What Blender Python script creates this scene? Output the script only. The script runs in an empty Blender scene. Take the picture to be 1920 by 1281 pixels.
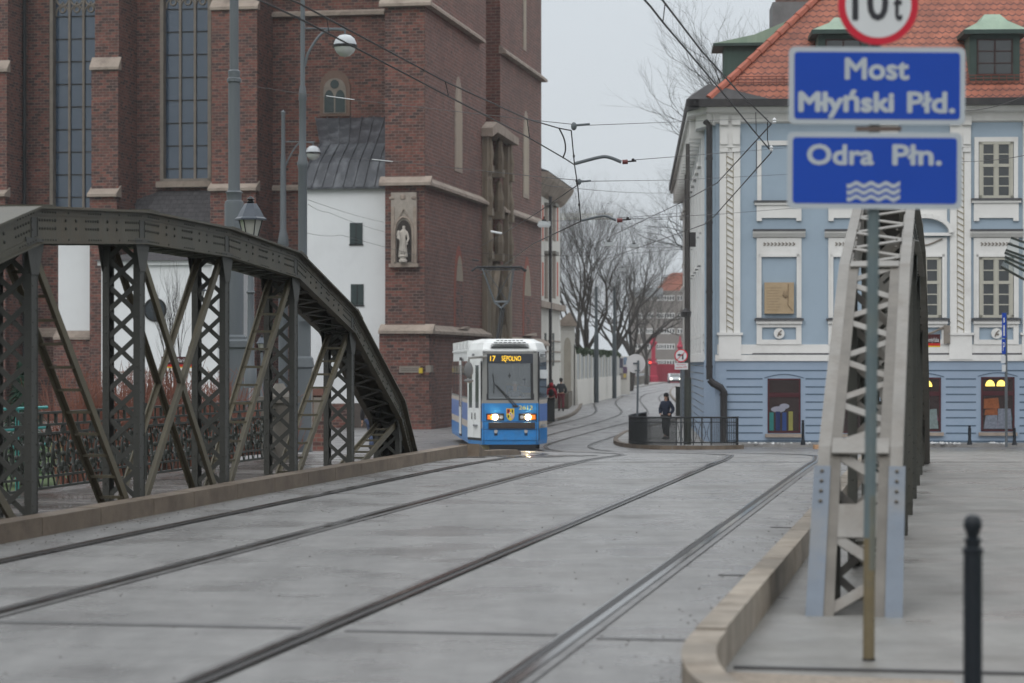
import bpy, bmesh, math, random
from mathutils import Vector, Matrix
R = math.radians
rnd = random.Random(7)
# ------------------------------------------------------------------ camera, sky, sun, exposure
scn = bpy.context.scene
COL = scn.collection
F = 4533.3; CZ = 1.51; HY = 682.0
cam_d = bpy.data.cameras.new("camera"); cam = bpy.data.objects.new("camera", cam_d); COL.objects.link(cam)
cam.location = (0, 0, CZ); cam.rotation_euler = (R(90), 0, 0)
cam_d.lens = 85; cam_d.sensor_width = 36; cam_d.shift_y = 0.0216
cam_d.clip_start = 0.1; cam_d.clip_end = 6000
cam_d.dof.use_dof = True; cam_d.dof.focus_distance = 37; cam_d.dof.aperture_fstop = 2.8
scn.camera = cam
W = bpy.data.worlds.new("World"); scn.world = W; W.use_nodes = True
nt = W.node_tree; N = nt.nodes; L = nt.links
bg = N['Background']
sky = N.new('ShaderNodeTexSky'); sky.sky_type = 'NISHITA'; sky.sun_disc = False
sky.sun_elevation = R(38); sky.sun_rotation = R(200); sky.air_density = 1.0; sky.dust_density = 4
tc = N.new('ShaderNodeTexCoord'); sx = N.new('ShaderNodeSeparateXYZ'); L.new(tc.outputs['Generated'], sx.inputs[0])
cr = N.new('ShaderNodeValToRGB'); L.new(sx.outputs[2], cr.inputs[0])
cr.color_ramp.elements[0].position = 0.0; cr.color_ramp.elements[0].color = (5.6/21, 6.0/21, 6.35/21, 1)
cr.color_ramp.elements[1].position = 1.0; cr.color_ramp.elements[1].color = (19.5/21, 20.2/21, 20.8/21, 1)
e = cr.color_ramp.elements.new(0.16); e.color = (6.3/21, 6.75/21, 7.15/21, 1)
cn = N.new('ShaderNodeTexNoise'); cn.inputs['Scale'].default_value = 2.2; cn.inputs['Detail'].default_value = 4
L.new(tc.outputs['Generated'], cn.inputs['Vector'])
cm = N.new('ShaderNodeMapRange'); L.new(cn.outputs[0], cm.inputs[0]); cm.inputs[3].default_value = 21*0.93; cm.inputs[4].default_value = 21*1.06
vm = N.new('ShaderNodeVectorMath'); vm.operation = 'SCALE'; L.new(cr.outputs[0], vm.inputs[0]); L.new(cm.outputs[0], vm.inputs[3])
mx = N.new('ShaderNodeMixRGB'); mx.inputs[0].default_value = 0.93
L.new(sky.outputs[0], mx.inputs[1]); L.new(vm.outputs[0], mx.inputs[2]); L.new(mx.outputs[0], bg.inputs[0])
bg.inputs[1].default_value = 0.1
sd = bpy.data.lights.new("sun", 'SUN'); sd.energy = 0.5; sd.angle = R(25); sd.color = (1, .97, .93)
so = bpy.data.objects.new("sun", sd); COL.objects.link(so)
so.rotation_euler = Vector((0.32, 0.72, -0.62)).to_track_quat('-Z', 'Y').to_euler()
vs = scn.view_settings; vs.view_transform = 'Standard'; vs.look = 'None'; vs.exposure = 0.16; vs.gamma = 1

# ------------------------------------------------------------------ frames and pixel helpers
class Fr:
    def __init__(s, a): s.a = a; s.c = math.cos(a); s.s = math.sin(a)
    def loc(s, x, y): return (x*s.c - y*s.s, x*s.s + y*s.c)
    def wld(s, t, q): return (t*s.c + q*s.s, -t*s.s + q*s.c)
    def onS(s, px, q):
        k = (px-960)/F; z = q/(s.c + k*s.s); return k*z*s.c - z*s.s, z
    def onT(s, px, t):
        k = (px-960)/F; z = t/(k*s.c - s.s); return z*s.c + k*z*s.s, z
    def fp(s, px, py, q):                       # point of a plane y=q -> (x, height)
        t, z = s.onS(px, q); return t, HT(py, z)
WF = Fr(0.0); BR = Fr(math.atan(820/F)); BH = Fr(math.atan(227/F)); CF = Fr(math.atan(573/F))
def HT(py, z): return CZ + (HY-py)*z/F
def XW(px, z): return (px-960)*z/F
def P3(px, py, z): return (XW(px, z), z, HT(py, z))
DT = [(-50, 0), (37, 0), (38.5, .01), (40, .034), (42, .09), (45, .187), (50, .354), (55, .522), (60, .694), (66, .899), (72, 1.103), (76, 1.19), (80, 1.2), (9000, 1.2)]
def SG(y):
    for (a, da), (b, db) in zip(DT, DT[1:]):
        if y <= b: return -(da + (db-da)*(y-a)/(b-a))
    return -1.2
def GP(px, py):                                 # point of the lower street
    z = F*2.71/(py-HY); return (XW(px, z), z)

# ------------------------------------------------------------------ materials
def newmat(name):
    m = bpy.data.materials.new(name); m.use_nodes = True
    return m, m.node_tree.nodes, m.node_tree.links, m.node_tree.nodes['Principled BSDF']
def M(name, col, rough=.6, met=0, var=.15, scale=3.0, bump=0, bscale=40, streak=False, spec=.27, dirt=None, dscale=1.2, damt=.5, emit=None, estr=1, rvar=0, lane=None, island=0):
    m, n, l, b = newmat(name)
    b.inputs['Roughness'].default_value = rough; b.inputs['Metallic'].default_value = met
    b.inputs['Specular IOR Level'].default_value = spec
    t = n.new('ShaderNodeTexCoord'); mp = n.new('ShaderNodeMapping'); l.new(t.outputs['Object'], mp.inputs[0])
    if streak: mp.inputs['Scale'].default_value = (1, 1, .12)
    no = n.new('ShaderNodeTexNoise'); no.inputs['Scale'].default_value = scale; no.inputs['Detail'].default_value = 7; no.inputs['Roughness'].default_value = .65
    l.new(mp.outputs[0], no.inputs['Vector'])
    r = n.new('ShaderNodeMapRange'); r.inputs[1].default_value = .25; r.inputs[2].default_value = .75
    r.inputs[3].default_value = 1-var; r.inputs[4].default_value = 1+var; l.new(no.outputs[0], r.inputs[0])
    v = n.new('ShaderNodeVectorMath'); v.operation = 'SCALE'; v.inputs[0].default_value = col[:3]; l.new(r.outputs[0], v.inputs[3])
    out = v.outputs[0]
    if dirt:
        n2 = n.new('ShaderNodeTexNoise'); n2.inputs['Scale'].default_value = dscale; n2.inputs['Detail'].default_value = 9; n2.inputs['Roughness'].default_value = .7
        l.new(mp.outputs[0], n2.inputs['Vector'])
        r2 = n.new('ShaderNodeMapRange'); r2.inputs[1].default_value = .48; r2.inputs[2].default_value = .68; r2.inputs[4].default_value = damt; l.new(n2.outputs[0], r2.inputs[0])
        x = n.new('ShaderNodeMixRGB'); l.new(r2.outputs[0], x.inputs[0]); l.new(out, x.inputs[1]); x.inputs[2].default_value = (*dirt, 1); out = x.outputs[0]
    if island:
        gi = n.new('ShaderNodeNewGeometry'); ri = n.new('ShaderNodeMapRange'); ri.inputs[3].default_value = 1-island; ri.inputs[4].default_value = 1+island; l.new(gi.outputs['Random Per Island'], ri.inputs[0])
        vi = n.new('ShaderNodeVectorMath'); vi.operation = 'SCALE'; l.new(out, vi.inputs[0]); l.new(ri.outputs[0], vi.inputs[3]); out = vi.outputs[0]
    if lane:
        m5 = n.new('ShaderNodeMapping'); m5.inputs['Rotation'].default_value = (0, 0, lane[0]); m5.inputs['Scale'].default_value = (1, .07, 1); l.new(t.outputs['Object'], m5.inputs[0])
        n5 = n.new('ShaderNodeTexNoise'); n5.inputs['Scale'].default_value = 1.7; n5.inputs['Detail'].default_value = 6; n5.inputs['Roughness'].default_value = .7; l.new(m5.outputs[0], n5.inputs['Vector'])
        n6 = n.new('ShaderNodeTexNoise'); n6.inputs['Scale'].default_value = 38; n6.inputs['Detail'].default_value = 3; l.new(t.outputs['Object'], n6.inputs['Vector'])
        a5 = n.new('ShaderNodeMath'); a5.operation = 'MULTIPLY_ADD'; l.new(n6.outputs[0], a5.inputs[0]); a5.inputs[1].default_value = .35; l.new(n5.outputs[0], a5.inputs[2])
        r5 = n.new('ShaderNodeMapRange'); r5.inputs[1].default_value = .45; r5.inputs[2].default_value = .90; r5.inputs[3].default_value = 1+lane[1]; r5.inputs[4].default_value = 1-lane[1]; l.new(a5.outputs[0], r5.inputs[0])
        v5 = n.new('ShaderNodeVectorMath'); v5.operation = 'SCALE'; l.new(out, v5.inputs[0]); l.new(r5.outputs[0], v5.inputs[3]); out = v5.outputs[0]
    l.new(out, b.inputs['Base Color'])
    if rvar:
        r3 = n.new('ShaderNodeMapRange'); r3.inputs[1].default_value = .35; r3.inputs[2].default_value = .65; r3.inputs[3].default_value = max(.03, rough-rvar); r3.inputs[4].default_value = min(1, rough+rvar)
        n3 = n.new('ShaderNodeTexNoise'); n3.inputs['Scale'].default_value = .9; n3.inputs['Detail'].default_value = 5; l.new(t.outputs['Object'], n3.inputs['Vector'])
        l.new(n3.outputs[0], r3.inputs[0]); l.new(r3.outputs[0], b.inputs['Roughness'])
    if bump:
        n4 = n.new('ShaderNodeTexNoise'); n4.inputs['Scale'].default_value = bscale; n4.inputs['Detail'].default_value = 4; l.new(t.outputs['Object'], n4.inputs['Vector'])
        bp = n.new('ShaderNodeBump'); bp.inputs['Strength'].default_value = bump; bp.inputs['Distance'].default_value = .02
        l.new(n4.outputs[0], bp.inputs['Height']); l.new(bp.outputs[0], b.inputs['Normal'])
    if emit:
        b.inputs['Emission Color'].default_value = (*emit, 1); b.inputs['Emission Strength'].default_value = estr
    return m
def brickmat(name, c1, c2, mortar, bw=.26, rh=.095, ms=.012, bias=-.15, stain=(.09, .06, .05), samt=.55, offs=.5, grime=.25, mode='wall', bump=.3):
    m, n, l, b = newmat(name)
    b.inputs['Roughness'].default_value = .85
    t = n.new('ShaderNodeTexCoord'); sp = n.new('ShaderNodeSeparateXYZ'); l.new(t.outputs['Object'], sp.inputs[0])
    cb = n.new('ShaderNodeCombineXYZ')
    if mode == 'wall':
        sn = n.new('ShaderNodeSeparateXYZ'); l.new(t.outputs['Normal'], sn.inputs[0])
        ab = n.new('ShaderNodeMath'); ab.operation = 'ABSOLUTE'; l.new(sn.outputs[0], ab.inputs[0])
        gt = n.new('ShaderNodeMath'); gt.operation = 'GREATER_THAN'; gt.inputs[1].default_value = .7; l.new(ab.outputs[0], gt.inputs[0])
        mi = n.new('ShaderNodeMix'); l.new(gt.outputs[0], mi.inputs[0]); l.new(sp.outputs[0], mi.inputs[2]); l.new(sp.outputs[1], mi.inputs[3])
        l.new(mi.outputs[0], cb.inputs[0]); l.new(sp.outputs[2], cb.inputs[1])
    else:
        l.new(sp.outputs[0], cb.inputs[0]); l.new(sp.outputs[1], cb.inputs[1])
    nw = n.new('ShaderNodeTexNoise'); nw.inputs['Scale'].default_value = 6; l.new(t.outputs['Object'], nw.inputs['Vector'])
    vv = n.new('ShaderNodeVectorMath'); vv.operation = 'MULTIPLY_ADD'; l.new(nw.outputs['Color'], vv.inputs[0]); vv.inputs[1].default_value = (.02, .02, 0); l.new(cb.outputs[0], vv.inputs[2])
    br = n.new('ShaderNodeTexBrick'); l.new(vv.outputs[0], br.inputs['Vector'])
    br.inputs['Scale'].default_value = 1; br.inputs['Brick Width'].default_value = bw; br.inputs['Row Height'].default_value = rh
    br.inputs['Mortar Size'].default_value = ms; br.inputs['Bias'].default_value = bias; br.inputs['Mortar Smooth'].default_value = .3
    br.inputs['Color1'].default_value = (*c1, 1); br.inputs['Color2'].default_value = (*c2, 1); br.inputs['Mortar'].default_value = (*mortar, 1)
    br.offset = offs
    no = n.new('ShaderNodeTexNoise'); no.inputs['Scale'].default_value = .45; no.inputs['Detail'].default_value = 8; no.inputs['Roughness'].default_value = .62; l.new(t.outputs['Object'], no.inputs['Vector'])
    r2 = n.new('ShaderNodeMapRange'); r2.inputs[1].default_value = .42; r2.inputs[2].default_value = .72; r2.inputs[4].default_value = samt; l.new(no.outputs[0], r2.inputs[0])
    x = n.new('ShaderNodeMixRGB'); l.new(r2.outputs[0], x.inputs[0]); l.new(br.outputs[0], x.inputs[1]); x.inputs[2].default_value = (*stain, 1)
    n5 = n.new('ShaderNodeTexNoise'); n5.inputs['Scale'].default_value = 5; n5.inputs['Detail'].default_value = 5; l.new(t.outputs['Object'], n5.inputs['Vector'])
    r5 = n.new('ShaderNodeMapRange'); r5.inputs[1].default_value = .3; r5.inputs[2].default_value = .7; r5.inputs[3].default_value = 1-grime; r5.inputs[4].default_value = 1+grime; l.new(n5.outputs[0], r5.inputs[0])
    v = n.new('ShaderNodeVectorMath'); v.operation = 'SCALE'; l.new(x.outputs[0], v.inputs[0]); l.new(r5.outputs[0], v.inputs[3])
    l.new(v.outputs[0], b.inputs['Base Color'])
    bp = n.new('ShaderNodeBump'); bp.inputs['Strength'].default_value = bump; bp.inputs['Distance'].default_value = .01; bp.invert = True
    l.new(br.outputs['Fac'], bp.inputs['Height']); l.new(bp.outputs[0], b.inputs['Normal'])
    return m
def glassmat(name, col, rough=.08, alpha=1.0, trans=0):
    m, n, l, b = newmat(name)
    b.inputs['Base Color'].default_value = (*col, 1); b.inputs['Roughness'].default_value = rough; b.inputs['Specular IOR Level'].default_value = .8
    b.inputs['Alpha'].default_value = alpha; b.inputs['Transmission Weight'].default_value = trans
    no = n.new('ShaderNodeTexNoise'); no.inputs['Scale'].default_value = 1.3
    t = n.new('ShaderNodeTexCoord'); l.new(t.outputs['Object'], no.inputs['Vector'])
    bp = n.new('ShaderNodeBump'); bp.inputs['Strength'].default_value = .06; bp.inputs['Distance'].default_value = .05; l.new(no.outputs[0], bp.inputs['Height']); l.new(bp.outputs[0], b.inputs['Normal'])
    return m
# ------------------------------------------------------------------ mesh builder
class MB:
    def __init__(s): s.v = []; s.f = []
    def add(s, vs, fs):
        o = len(s.v); s.v += [tuple(p) for p in vs]; s.f += [tuple(i+o for i in f) for f in fs]; return s
    def box(s, x0, x1, y0, y1, z0, z1):
        if x0 > x1: x0, x1 = x1, x0
        if y0 > y1: y0, y1 = y1, y0
        if z0 > z1: z0, z1 = z1, z0
        return s.add([(x0,y0,z0),(x1,y0,z0),(x1,y1,z0),(x0,y1,z0),(x0,y0,z1),(x1,y0,z1),(x1,y1,z1),(x0,y1,z1)],
              [(0,3,2,1),(4,5,6,7),(0,1,5,4),(1,2,6,5),(2,3,7,6),(3,0,4,7)])
    def bar(s, p, q, w, h, side=(1,0,0)):                # w along "side", h across
        p = Vector(p); q = Vector(q); d = (q-p).normalized(); a = Vector(side); a = (a - d*a.dot(d)).normalized(); b = d.cross(a)
        vs = [c + a*i*w/2 + b*j*h/2 for c in (p, q) for i, j in ((-1,-1),(1,-1),(1,1),(-1,1))]
        return s.add(vs, [(0,1,2,3),(7,6,5,4),(0,4,5,1),(1,5,6,2),(2,6,7,3),(3,7,4,0)])
    def tube(s, pts, r, n=8, cap=True):
        pts = [Vector(p) for p in pts]; rs = r if isinstance(r, (list, tuple)) else [r]*len(pts)
        o = len(s.v); prev = None
        for i, p in enumerate(pts):
            d = (pts[min(i+1, len(pts)-1)] - pts[max(i-1, 0)])
            d = d.normalized() if d.length > 1e-9 else Vector((0,0,1))
            if prev is None:
                a = Vector((0,0,1)) if abs(d.z) < .9 else Vector((1,0,0))
                a = (a - d*a.dot(d)).normalized()
            else:
                a = prev - d*prev.dot(d); a = a.normalized() if a.length > 1e-6 else Vector((1,0,0))
            prev = a; b = d.cross(a)
            for k in range(n):
                t = 2*math.pi*k/n; s.v.append(tuple(p + a*math.cos(t)*rs[i] + b*math.sin(t)*rs[i]))
        for i in range(len(pts)-1):
            for k in range(n):
                k2 = (k+1) % n; s.f.append((o+i*n+k, o+i*n+k2, o+(i+1)*n+k2, o+(i+1)*n+k))
        if cap:
            s.f.append(tuple(o+k for k in range(n))[::-1]); s.f.append(tuple(o+(len(pts)-1)*n+k for k in range(n)))
        return s
    def lathe(s, cx, cy, prof, n=16, sq=False):
        o = len(s.v)
        if sq: n = 4
        for r, z in prof:
            for k in range(n):
                t = 2*math.pi*(k+(.5 if sq else 0))/n; q = r*(math.sqrt(2) if sq else 1)
                s.v.append((cx+q*math.cos(t), cy+q*math.sin(t), z))
        for i in range(len(prof)-1):
            for k in range(n):
                k2 = (k+1) % n; s.f.append((o+i*n+k, o+i*n+k2, o+(i+1)*n+k2, o+(i+1)*n+k))
        s.f.append(tuple(o+k for k in range(n))[::-1]); s.f.append(tuple(o+(len(prof)-1)*n+k for k in range(n)))
        return s
    def prismY(s, poly, y0, y1):
        n = len(poly); return s.add([(x,y0,z) for x,z in poly]+[(x,y1,z) for x,z in poly],
            [tuple(range(n)), tuple(range(2*n-1, n-1, -1))]+[(i, n+i, n+(i+1)%n, (i+1)%n) for i in range(n)])
    def prismX(s, poly, x0, x1):
        n = len(poly); return s.add([(x0,y,z) for y,z in poly]+[(x1,y,z) for y,z in poly],
            [tuple(range(n)), tuple(range(2*n-1, n-1, -1))]+[(i, n+i, n+(i+1)%n, (i+1)%n) for i in range(n)])
    def prismZ(s, poly, z0, z1):
        n = len(poly); return s.add([(x,y,z0) for x,y in poly]+[(x,y,z1) for x,y in poly],
            [tuple(range(n)), tuple(range(2*n-1, n-1, -1))]+[(i, n+i, n+(i+1)%n, (i+1)%n) for i in range(n)])
    def ball(s, c, r, n=12, m=8, sc=(1,1,1)):
        prof = [(r*math.sin(math.pi*i/m), -r*math.cos(math.pi*i/m)) for i in range(m+1)]
        o = len(s.v); s.lathe(0, 0, [(max(a, 1e-4), b) for a, b in prof], n)
        for i in range(o, len(s.v)):
            x, y, z = s.v[i]; s.v[i] = (c[0]+x*sc[0], c[1]+y*sc[1], c[2]+z*sc[2])
        return s
    def ring(s, c, r, w, n=20, axis='y', rz=None):
        pts = []
        for k in range(n+1):
            t = 2*math.pi*k/n; a = r*math.cos(t); b = (rz or r)*math.sin(t)
            pts.append((c[0]+a, c[1], c[2]+b) if axis == 'y' else ((c[0], c[1]+a, c[2]+b) if axis == 'x' else (c[0]+a, c[1]+b, c[2])))
        return s.tube(pts, w, 5, False)
    def disc(s, c, r, y0, y1, n=28):
        return s.prismY([(c[0]+r*math.cos(2*math.pi*k/n), c[1]+r*math.sin(2*math.pi*k/n)) for k in range(n)], y0, y1)
    def annulus(s, c, r0, r1, y0, y1, n=32):
        vs = []; fs = []
        for k in range(n):
            t = 2*math.pi*k/n; C, S = math.cos(t), math.sin(t)
            vs += [(c[0]+r0*C,y0,c[1]+r0*S),(c[0]+r1*C,y0,c[1]+r1*S),(c[0]+r1*C,y1,c[1]+r1*S),(c[0]+r0*C,y1,c[1]+r0*S)]
        for k in range(n):
            a = 4*k; b = 4*((k+1)%n)
            for i in range(4): fs.append((a+i, a+(i+1)%4, b+(i+1)%4, b+i))
        return s.add(vs, fs)
BASE = {}
def mkmesh(name, mb, mat, base=(0,0,0), smooth=False):
    me = bpy.data.meshes.new(name)
    me.from_pydata([(x-base[0], y-base[1], z-base[2]) for x, y, z in mb.v], [], mb.f); me.update()
    bm = bmesh.new(); bm.from_mesh(me); bmesh.ops.recalc_face_normals(bm, faces=bm.faces); bm.to_mesh(me); bm.free()
    if smooth:
        for p in me.polygons: p.use_smooth = True
        try: me.set_sharp_from_angle(angle=R(38))
        except Exception: pass
    if mat: me.materials.append(mat)
    return me
def tag(o, label=None, cat=None, group=None, kind=None):
    if label: o['label'] = label
    if cat: o['category'] = cat
    if group: o['group'] = group
    if kind: o['kind'] = kind
    return o
def thing(name, label, cat, fr, base, group=None):
    o = bpy.data.objects.new(name, None); COL.objects.link(o); o.empty_display_size = .2
    x, y = fr.wld(base[0], base[1]); o.location = (x, y, base[2]); o.rotation_euler = (0, 0, -fr.a)
    BASE[o] = base; return tag(o, label, cat, group)
def part(name, mb, mat, parent, smooth=False, label=None):
    o = bpy.data.objects.new(name, mkmesh(name, mb, mat, BASE[parent], smooth)); COL.objects.link(o); o.parent = parent
    BASE[o] = BASE[parent]
    if label: o['label'] = label
    return o
def solo(name, mb, mat, label, cat, fr, base, group=None, smooth=False, kind=None):
    o = bpy.data.objects.new(name, mkmesh(name, mb, mat, base, smooth)); COL.objects.link(o)
    x, y = fr.wld(base[0], base[1]); o.location = (x, y, base[2]); o.rotation_euler = (0, 0, -fr.a)
    BASE[o] = base; return tag(o, label, cat, group, kind)
def struct(name, mb, mat, fr=WF, smooth=False):
    o = bpy.data.objects.new(name, mkmesh(name, mb, mat, (0,0,0), smooth)); COL.objects.link(o); o.rotation_euler = (0,0,-fr.a)
    o['kind'] = 'structure'; return o
def copy_tree(o, parent=None):
    c = o.copy(); COL.objects.link(c)
    if parent: c.parent = parent
    BASE[c] = BASE.get(o, (0,0,0))
    for ch in list(o.children): copy_tree(ch, c)
    return c
def text_mb(s, x0, x1, z0, z1, y, th=.004, bold=0.0, shear=0):
    if not bold: return text_one(s, x0, x1, z0, z1, y, th)
    mb = MB(); d = bold*abs(z1-z0)*.5
    for i, (a, b) in enumerate(((0,0),(1,0),(-1,0),(0,1),(0,-1),(.7,.7),(-.7,.7),(.7,-.7),(-.7,-.7))):
        t = text_one(s, x0+d*(1+a), x1-d*(1-a), min(z0, z1)+d*(1+b), max(z0, z1)-d*(1-b), y-i*.00012, th); mb.add(t.v, t.f)
    return mb
def text_one(s, x0, x1, z0, z1, y, th=.004, bold=0.0, shear=0):
    z0, z1 = min(z0, z1), max(z0, z1)
    cu = bpy.data.curves.new('txt', 'FONT'); cu.body = s; cu.offset = bold; cu.resolution_u = 3; cu.shear = shear
    ob = bpy.data.objects.new('txt', cu); COL.objects.link(ob); dg = bpy.context.evaluated_depsgraph_get()
    me = bpy.data.meshes.new_from_object(ob.evaluated_get(dg)); mb = MB()
    vs = [v.co.copy() for v in me.vertices]; fs = [tuple(p.vertices) for p in me.polygons]
    bpy.data.objects.remove(ob); bpy.data.curves.remove(cu)
    if not vs: return mb
    ax, bx = min(v.x for v in vs), max(v.x for v in vs); ay, by = min(v.y for v in vs), max(v.y for v in vs)
    f = lambda v, yy: (x0+(v.x-ax)/(bx-ax)*(x1-x0), yy, z0+(v.y-ay)/(by-ay)*(z1-z0))
    n = len(vs); ec = {}
    for q in fs:
        for a, b in zip(q, q[1:]+q[:1]): ec[(a, b)] = 1
    side = [(a, b, b+n, a+n) for (a, b) in ec if (b, a) not in ec]
    mb.add([f(v, y) for v in vs]+[f(v, y+th) for v in vs], fs+[tuple(i+n for i in q[::-1]) for q in fs]+side)
    bpy.data.meshes.remove(me)
    return mb
def spline(pts, n=8):
    out = []; P = [Vector(p) for p in pts]; P = [P[0]*2-P[1]]+P+[P[-1]*2-P[-2]]
    for i in range(1, len(P)-2):
        for k in range(n):
            t = k/n; a, b, c, d = P[i-1], P[i], P[i+1], P[i+2]
            out.append(.5*((2*b)+(c-a)*t+(2*a-5*b+4*c-d)*t*t+(3*b-a-3*c+d)*t**3))
    out.append(P[-2]); return out
# ------------------------------------------------------------------ shared materials
m_asph = M('wet_asphalt', (.158,.154,.150), .36, 0, .16, 3.5, .5, 75, dirt=(.098,.094,.091), dscale=.7, damt=.65, rvar=.2, lane=(math.atan(820/F), .24))
m_street = M('street_setts', (.165,.16,.16), .42, 0, .2, 3, .5, 9, dirt=(.13,.125,.125), dscale=.35, damt=.6, rvar=.15)
m_pave = M('pavement', (.22,.213,.205), .5, 0, .18, 2, .3, 30, dirt=(.15,.14,.13), dscale=.4, damt=.7, rvar=.15)
m_conc = M('walk_concrete', (.158,.153,.143), .45, 0, .2, 2.2, .25, 35, dirt=(.10,.092,.083), dscale=.7, damt=.8, rvar=.2, lane=(math.atan(820/F), .16))
m_gravel = M('gravel_patch', (.21,.175,.14), .8, 0, .45, 26, .6, 40)
m_plank = M('wet_planks', (.10,.088,.082), .22, 0, .35, 3, .2, 14, rvar=.12, island=.3)
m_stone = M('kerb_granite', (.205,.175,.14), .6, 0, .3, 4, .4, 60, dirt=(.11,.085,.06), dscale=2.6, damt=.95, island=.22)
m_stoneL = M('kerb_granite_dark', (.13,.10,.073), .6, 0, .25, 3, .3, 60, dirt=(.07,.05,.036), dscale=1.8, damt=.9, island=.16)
m_rail = M('rail_steel', (.20,.185,.18), .16, .9, .3, 8)
m_groove = M('rail_groove', (.018,.016,.016), .5)
m_band = M('rail_bedding', (.085,.08,.078), .35, 0, .35, 6, .3, 40, dirt=(.15,.146,.143), dscale=3.5, damt=.95)
m_joint = M('joint_tar', (.075,.073,.073), .5, 0, .3, 9)
m_steel = M('bridge_steel', (.062,.058,.044), .5, .0, .28, 2.5, .12, 30, streak=True, dirt=(.085,.062,.036), dscale=1.5, damt=.6)
m_steelS = M('bridge_steel_shaft', (.044,.044,.039), .5, .0, .25, 2.5, .12, 30, streak=True, dirt=(.035,.038,.038), dscale=1.5, damt=.5)
m_steelY = M('bridge_steel_mossy', (.080,.070,.048), .55, .0, .28, 3, .12, 30, streak=True, dirt=(.085,.068,.035), dscale=1.5, damt=.6)
m_rivet = M('rivets', (.04,.04,.035), .45)
m_pale = M('pale_grey_steel', (.178,.168,.153), .55, 0, .18, 3, .15, 30, streak=True, dirt=(.12,.10,.08), dscale=2, damt=.7)  # chord of the right truss, a lighter grey than the left truss
m_paleB = M('primer_blue_steel', (.115,.135,.162), .55, 0, .14, 4, .1, 30, dirt=(.15,.15,.15), dscale=3, damt=.7)
m_paleD = M('dark_steel_web', (.115,.104,.09), .55, 0, .3, 4, .1, 30, streak=True, dirt=(.09,.08,.065), damt=.6)
m_steelR = M('steel_green_black', (.05,.05,.043), .45, 0, .3, 2.5, .12, 30, streak=True, dirt=(.085,.075,.055), dscale=1.5, damt=.7)
m_dark = M('dark_green_steel', (.035,.038,.032), .5, 0, .25, 3, .1, 30)
m_iron = M('black_iron', (.011,.012,.013), .42, 0, .3, 6)
m_teal = M('teal_paint', (.05,.26,.25), .5, 0, .2, 5)
m_white = M('white_paint', (.68,.67,.65), .6, 0, .05, 2)
m_grass = M('grass', (.05,.08,.025), .95, 0, .5, 3, .5, 8, dirt=(.07,.055,.03), dscale=.9)
m_mast = M('mast_grey', (.095,.107,.116), .5, 0, .12, 2, streak=True, dirt=(.11,.12,.13), damt=.4)
m_wire = M('wire_black', (.02,.017,.018), .5)
m_stonew = M('pale_sandstone', (.42,.36,.30), .8, 0, .18, 2.5, .2, 20, dirt=(.26,.22,.185), damt=.6)
m_black = M('black_rubber', (.015,.015,.016), .6)
# ------------------------------------------------------------------ ground, road, pavements
def sheet(rows, fx, off=0, nx=12, S=SG):
    mb = MB(); vs = []; fs = []
    for y in rows:
        a, b = fx(y)
        for i in range(nx+1):
            x = a+(b-a)*i/nx; vs.append((x, y, S(y)+off))
    for j in range(len(rows)-1):
        for i in range(nx):
            k = j*(nx+1)+i; fs.append((k, k+1, k+nx+2, k+nx+1))
    return mb.add(vs, fs)
g = MB(); g.box(-4000, 4000, -600, 5500, -3.0, -1.52); struct('ground', g, m_grass)
def lerp(pts, y):
    if y <= pts[0][0]: return pts[0][1]
    for (a, p), (b, q) in zip(pts, pts[1:]):
        if y <= b: return p+(q-p)*(y-a)/(b-a)
    return pts[-1][1]
tn = BR.s/BR.c
def xT(t, y): return t/BR.c + y*tn
leftb = [(37, xT(-10.9,37)), (50, -5.0), (75, -6.9), (92, -9.5), (95, -60), (420, -60)]
rows = [-12, -4, 4, 12, 20, 28, 37]
struct('bridge_deck', sheet(rows, lambda y: (xT(-8.0, y), xT(-1.15, y)), 0, 4), m_asph)
struct('deck_edge', MB().box(-10.95, 3.2, -14, 37.4, -.75, -.03), m_dark, BR)
pk = MB()
for i in range(250):
    s0 = -6+i*.18; pk.box(-10.9, -8.05, s0, s0+.168, -.028, .002+rnd.random()*.004)
struct('walkway_planks', pk, m_plank, BR)
struct('bridge_pavement', sheet(rows, lambda y: (xT(-1.15, y), xT(3.2, y)), 0.001, 4), m_conc)
ys = [37, 38, 38.5, 39.2, 40, 41, 42, 43.5, 45, 47.5, 50, 52.5, 55, 57.5, 60, 63, 66, 69, 72, 74, 76, 78, 80, 84, 88, 92, 95, 100, 120, 160, 220, 300, 430]
struct('road', sheet(ys, lambda y: (lerp(leftb, y), 60), 0, 16), m_street)
# the asphalt of the deck runs a little way down the ramp
struct('ramp_asphalt', sheet([y for y in ys if y <= 69], lambda y: (xT(-7.9, y)+.12*max(0, y-43), lerp([(37, xT(-.9, 37)), (44, 7.4), (69, 8.4)], y)), .004, 6), m_asph)
struct('ramp_walk', sheet([y for y in ys if y <= 76], lambda y: (lerp([(37, xT(-.9, 37)), (44, 7.4), (76, 9.5)], y)+.02, 24), .005, 6), m_conc)
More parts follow.
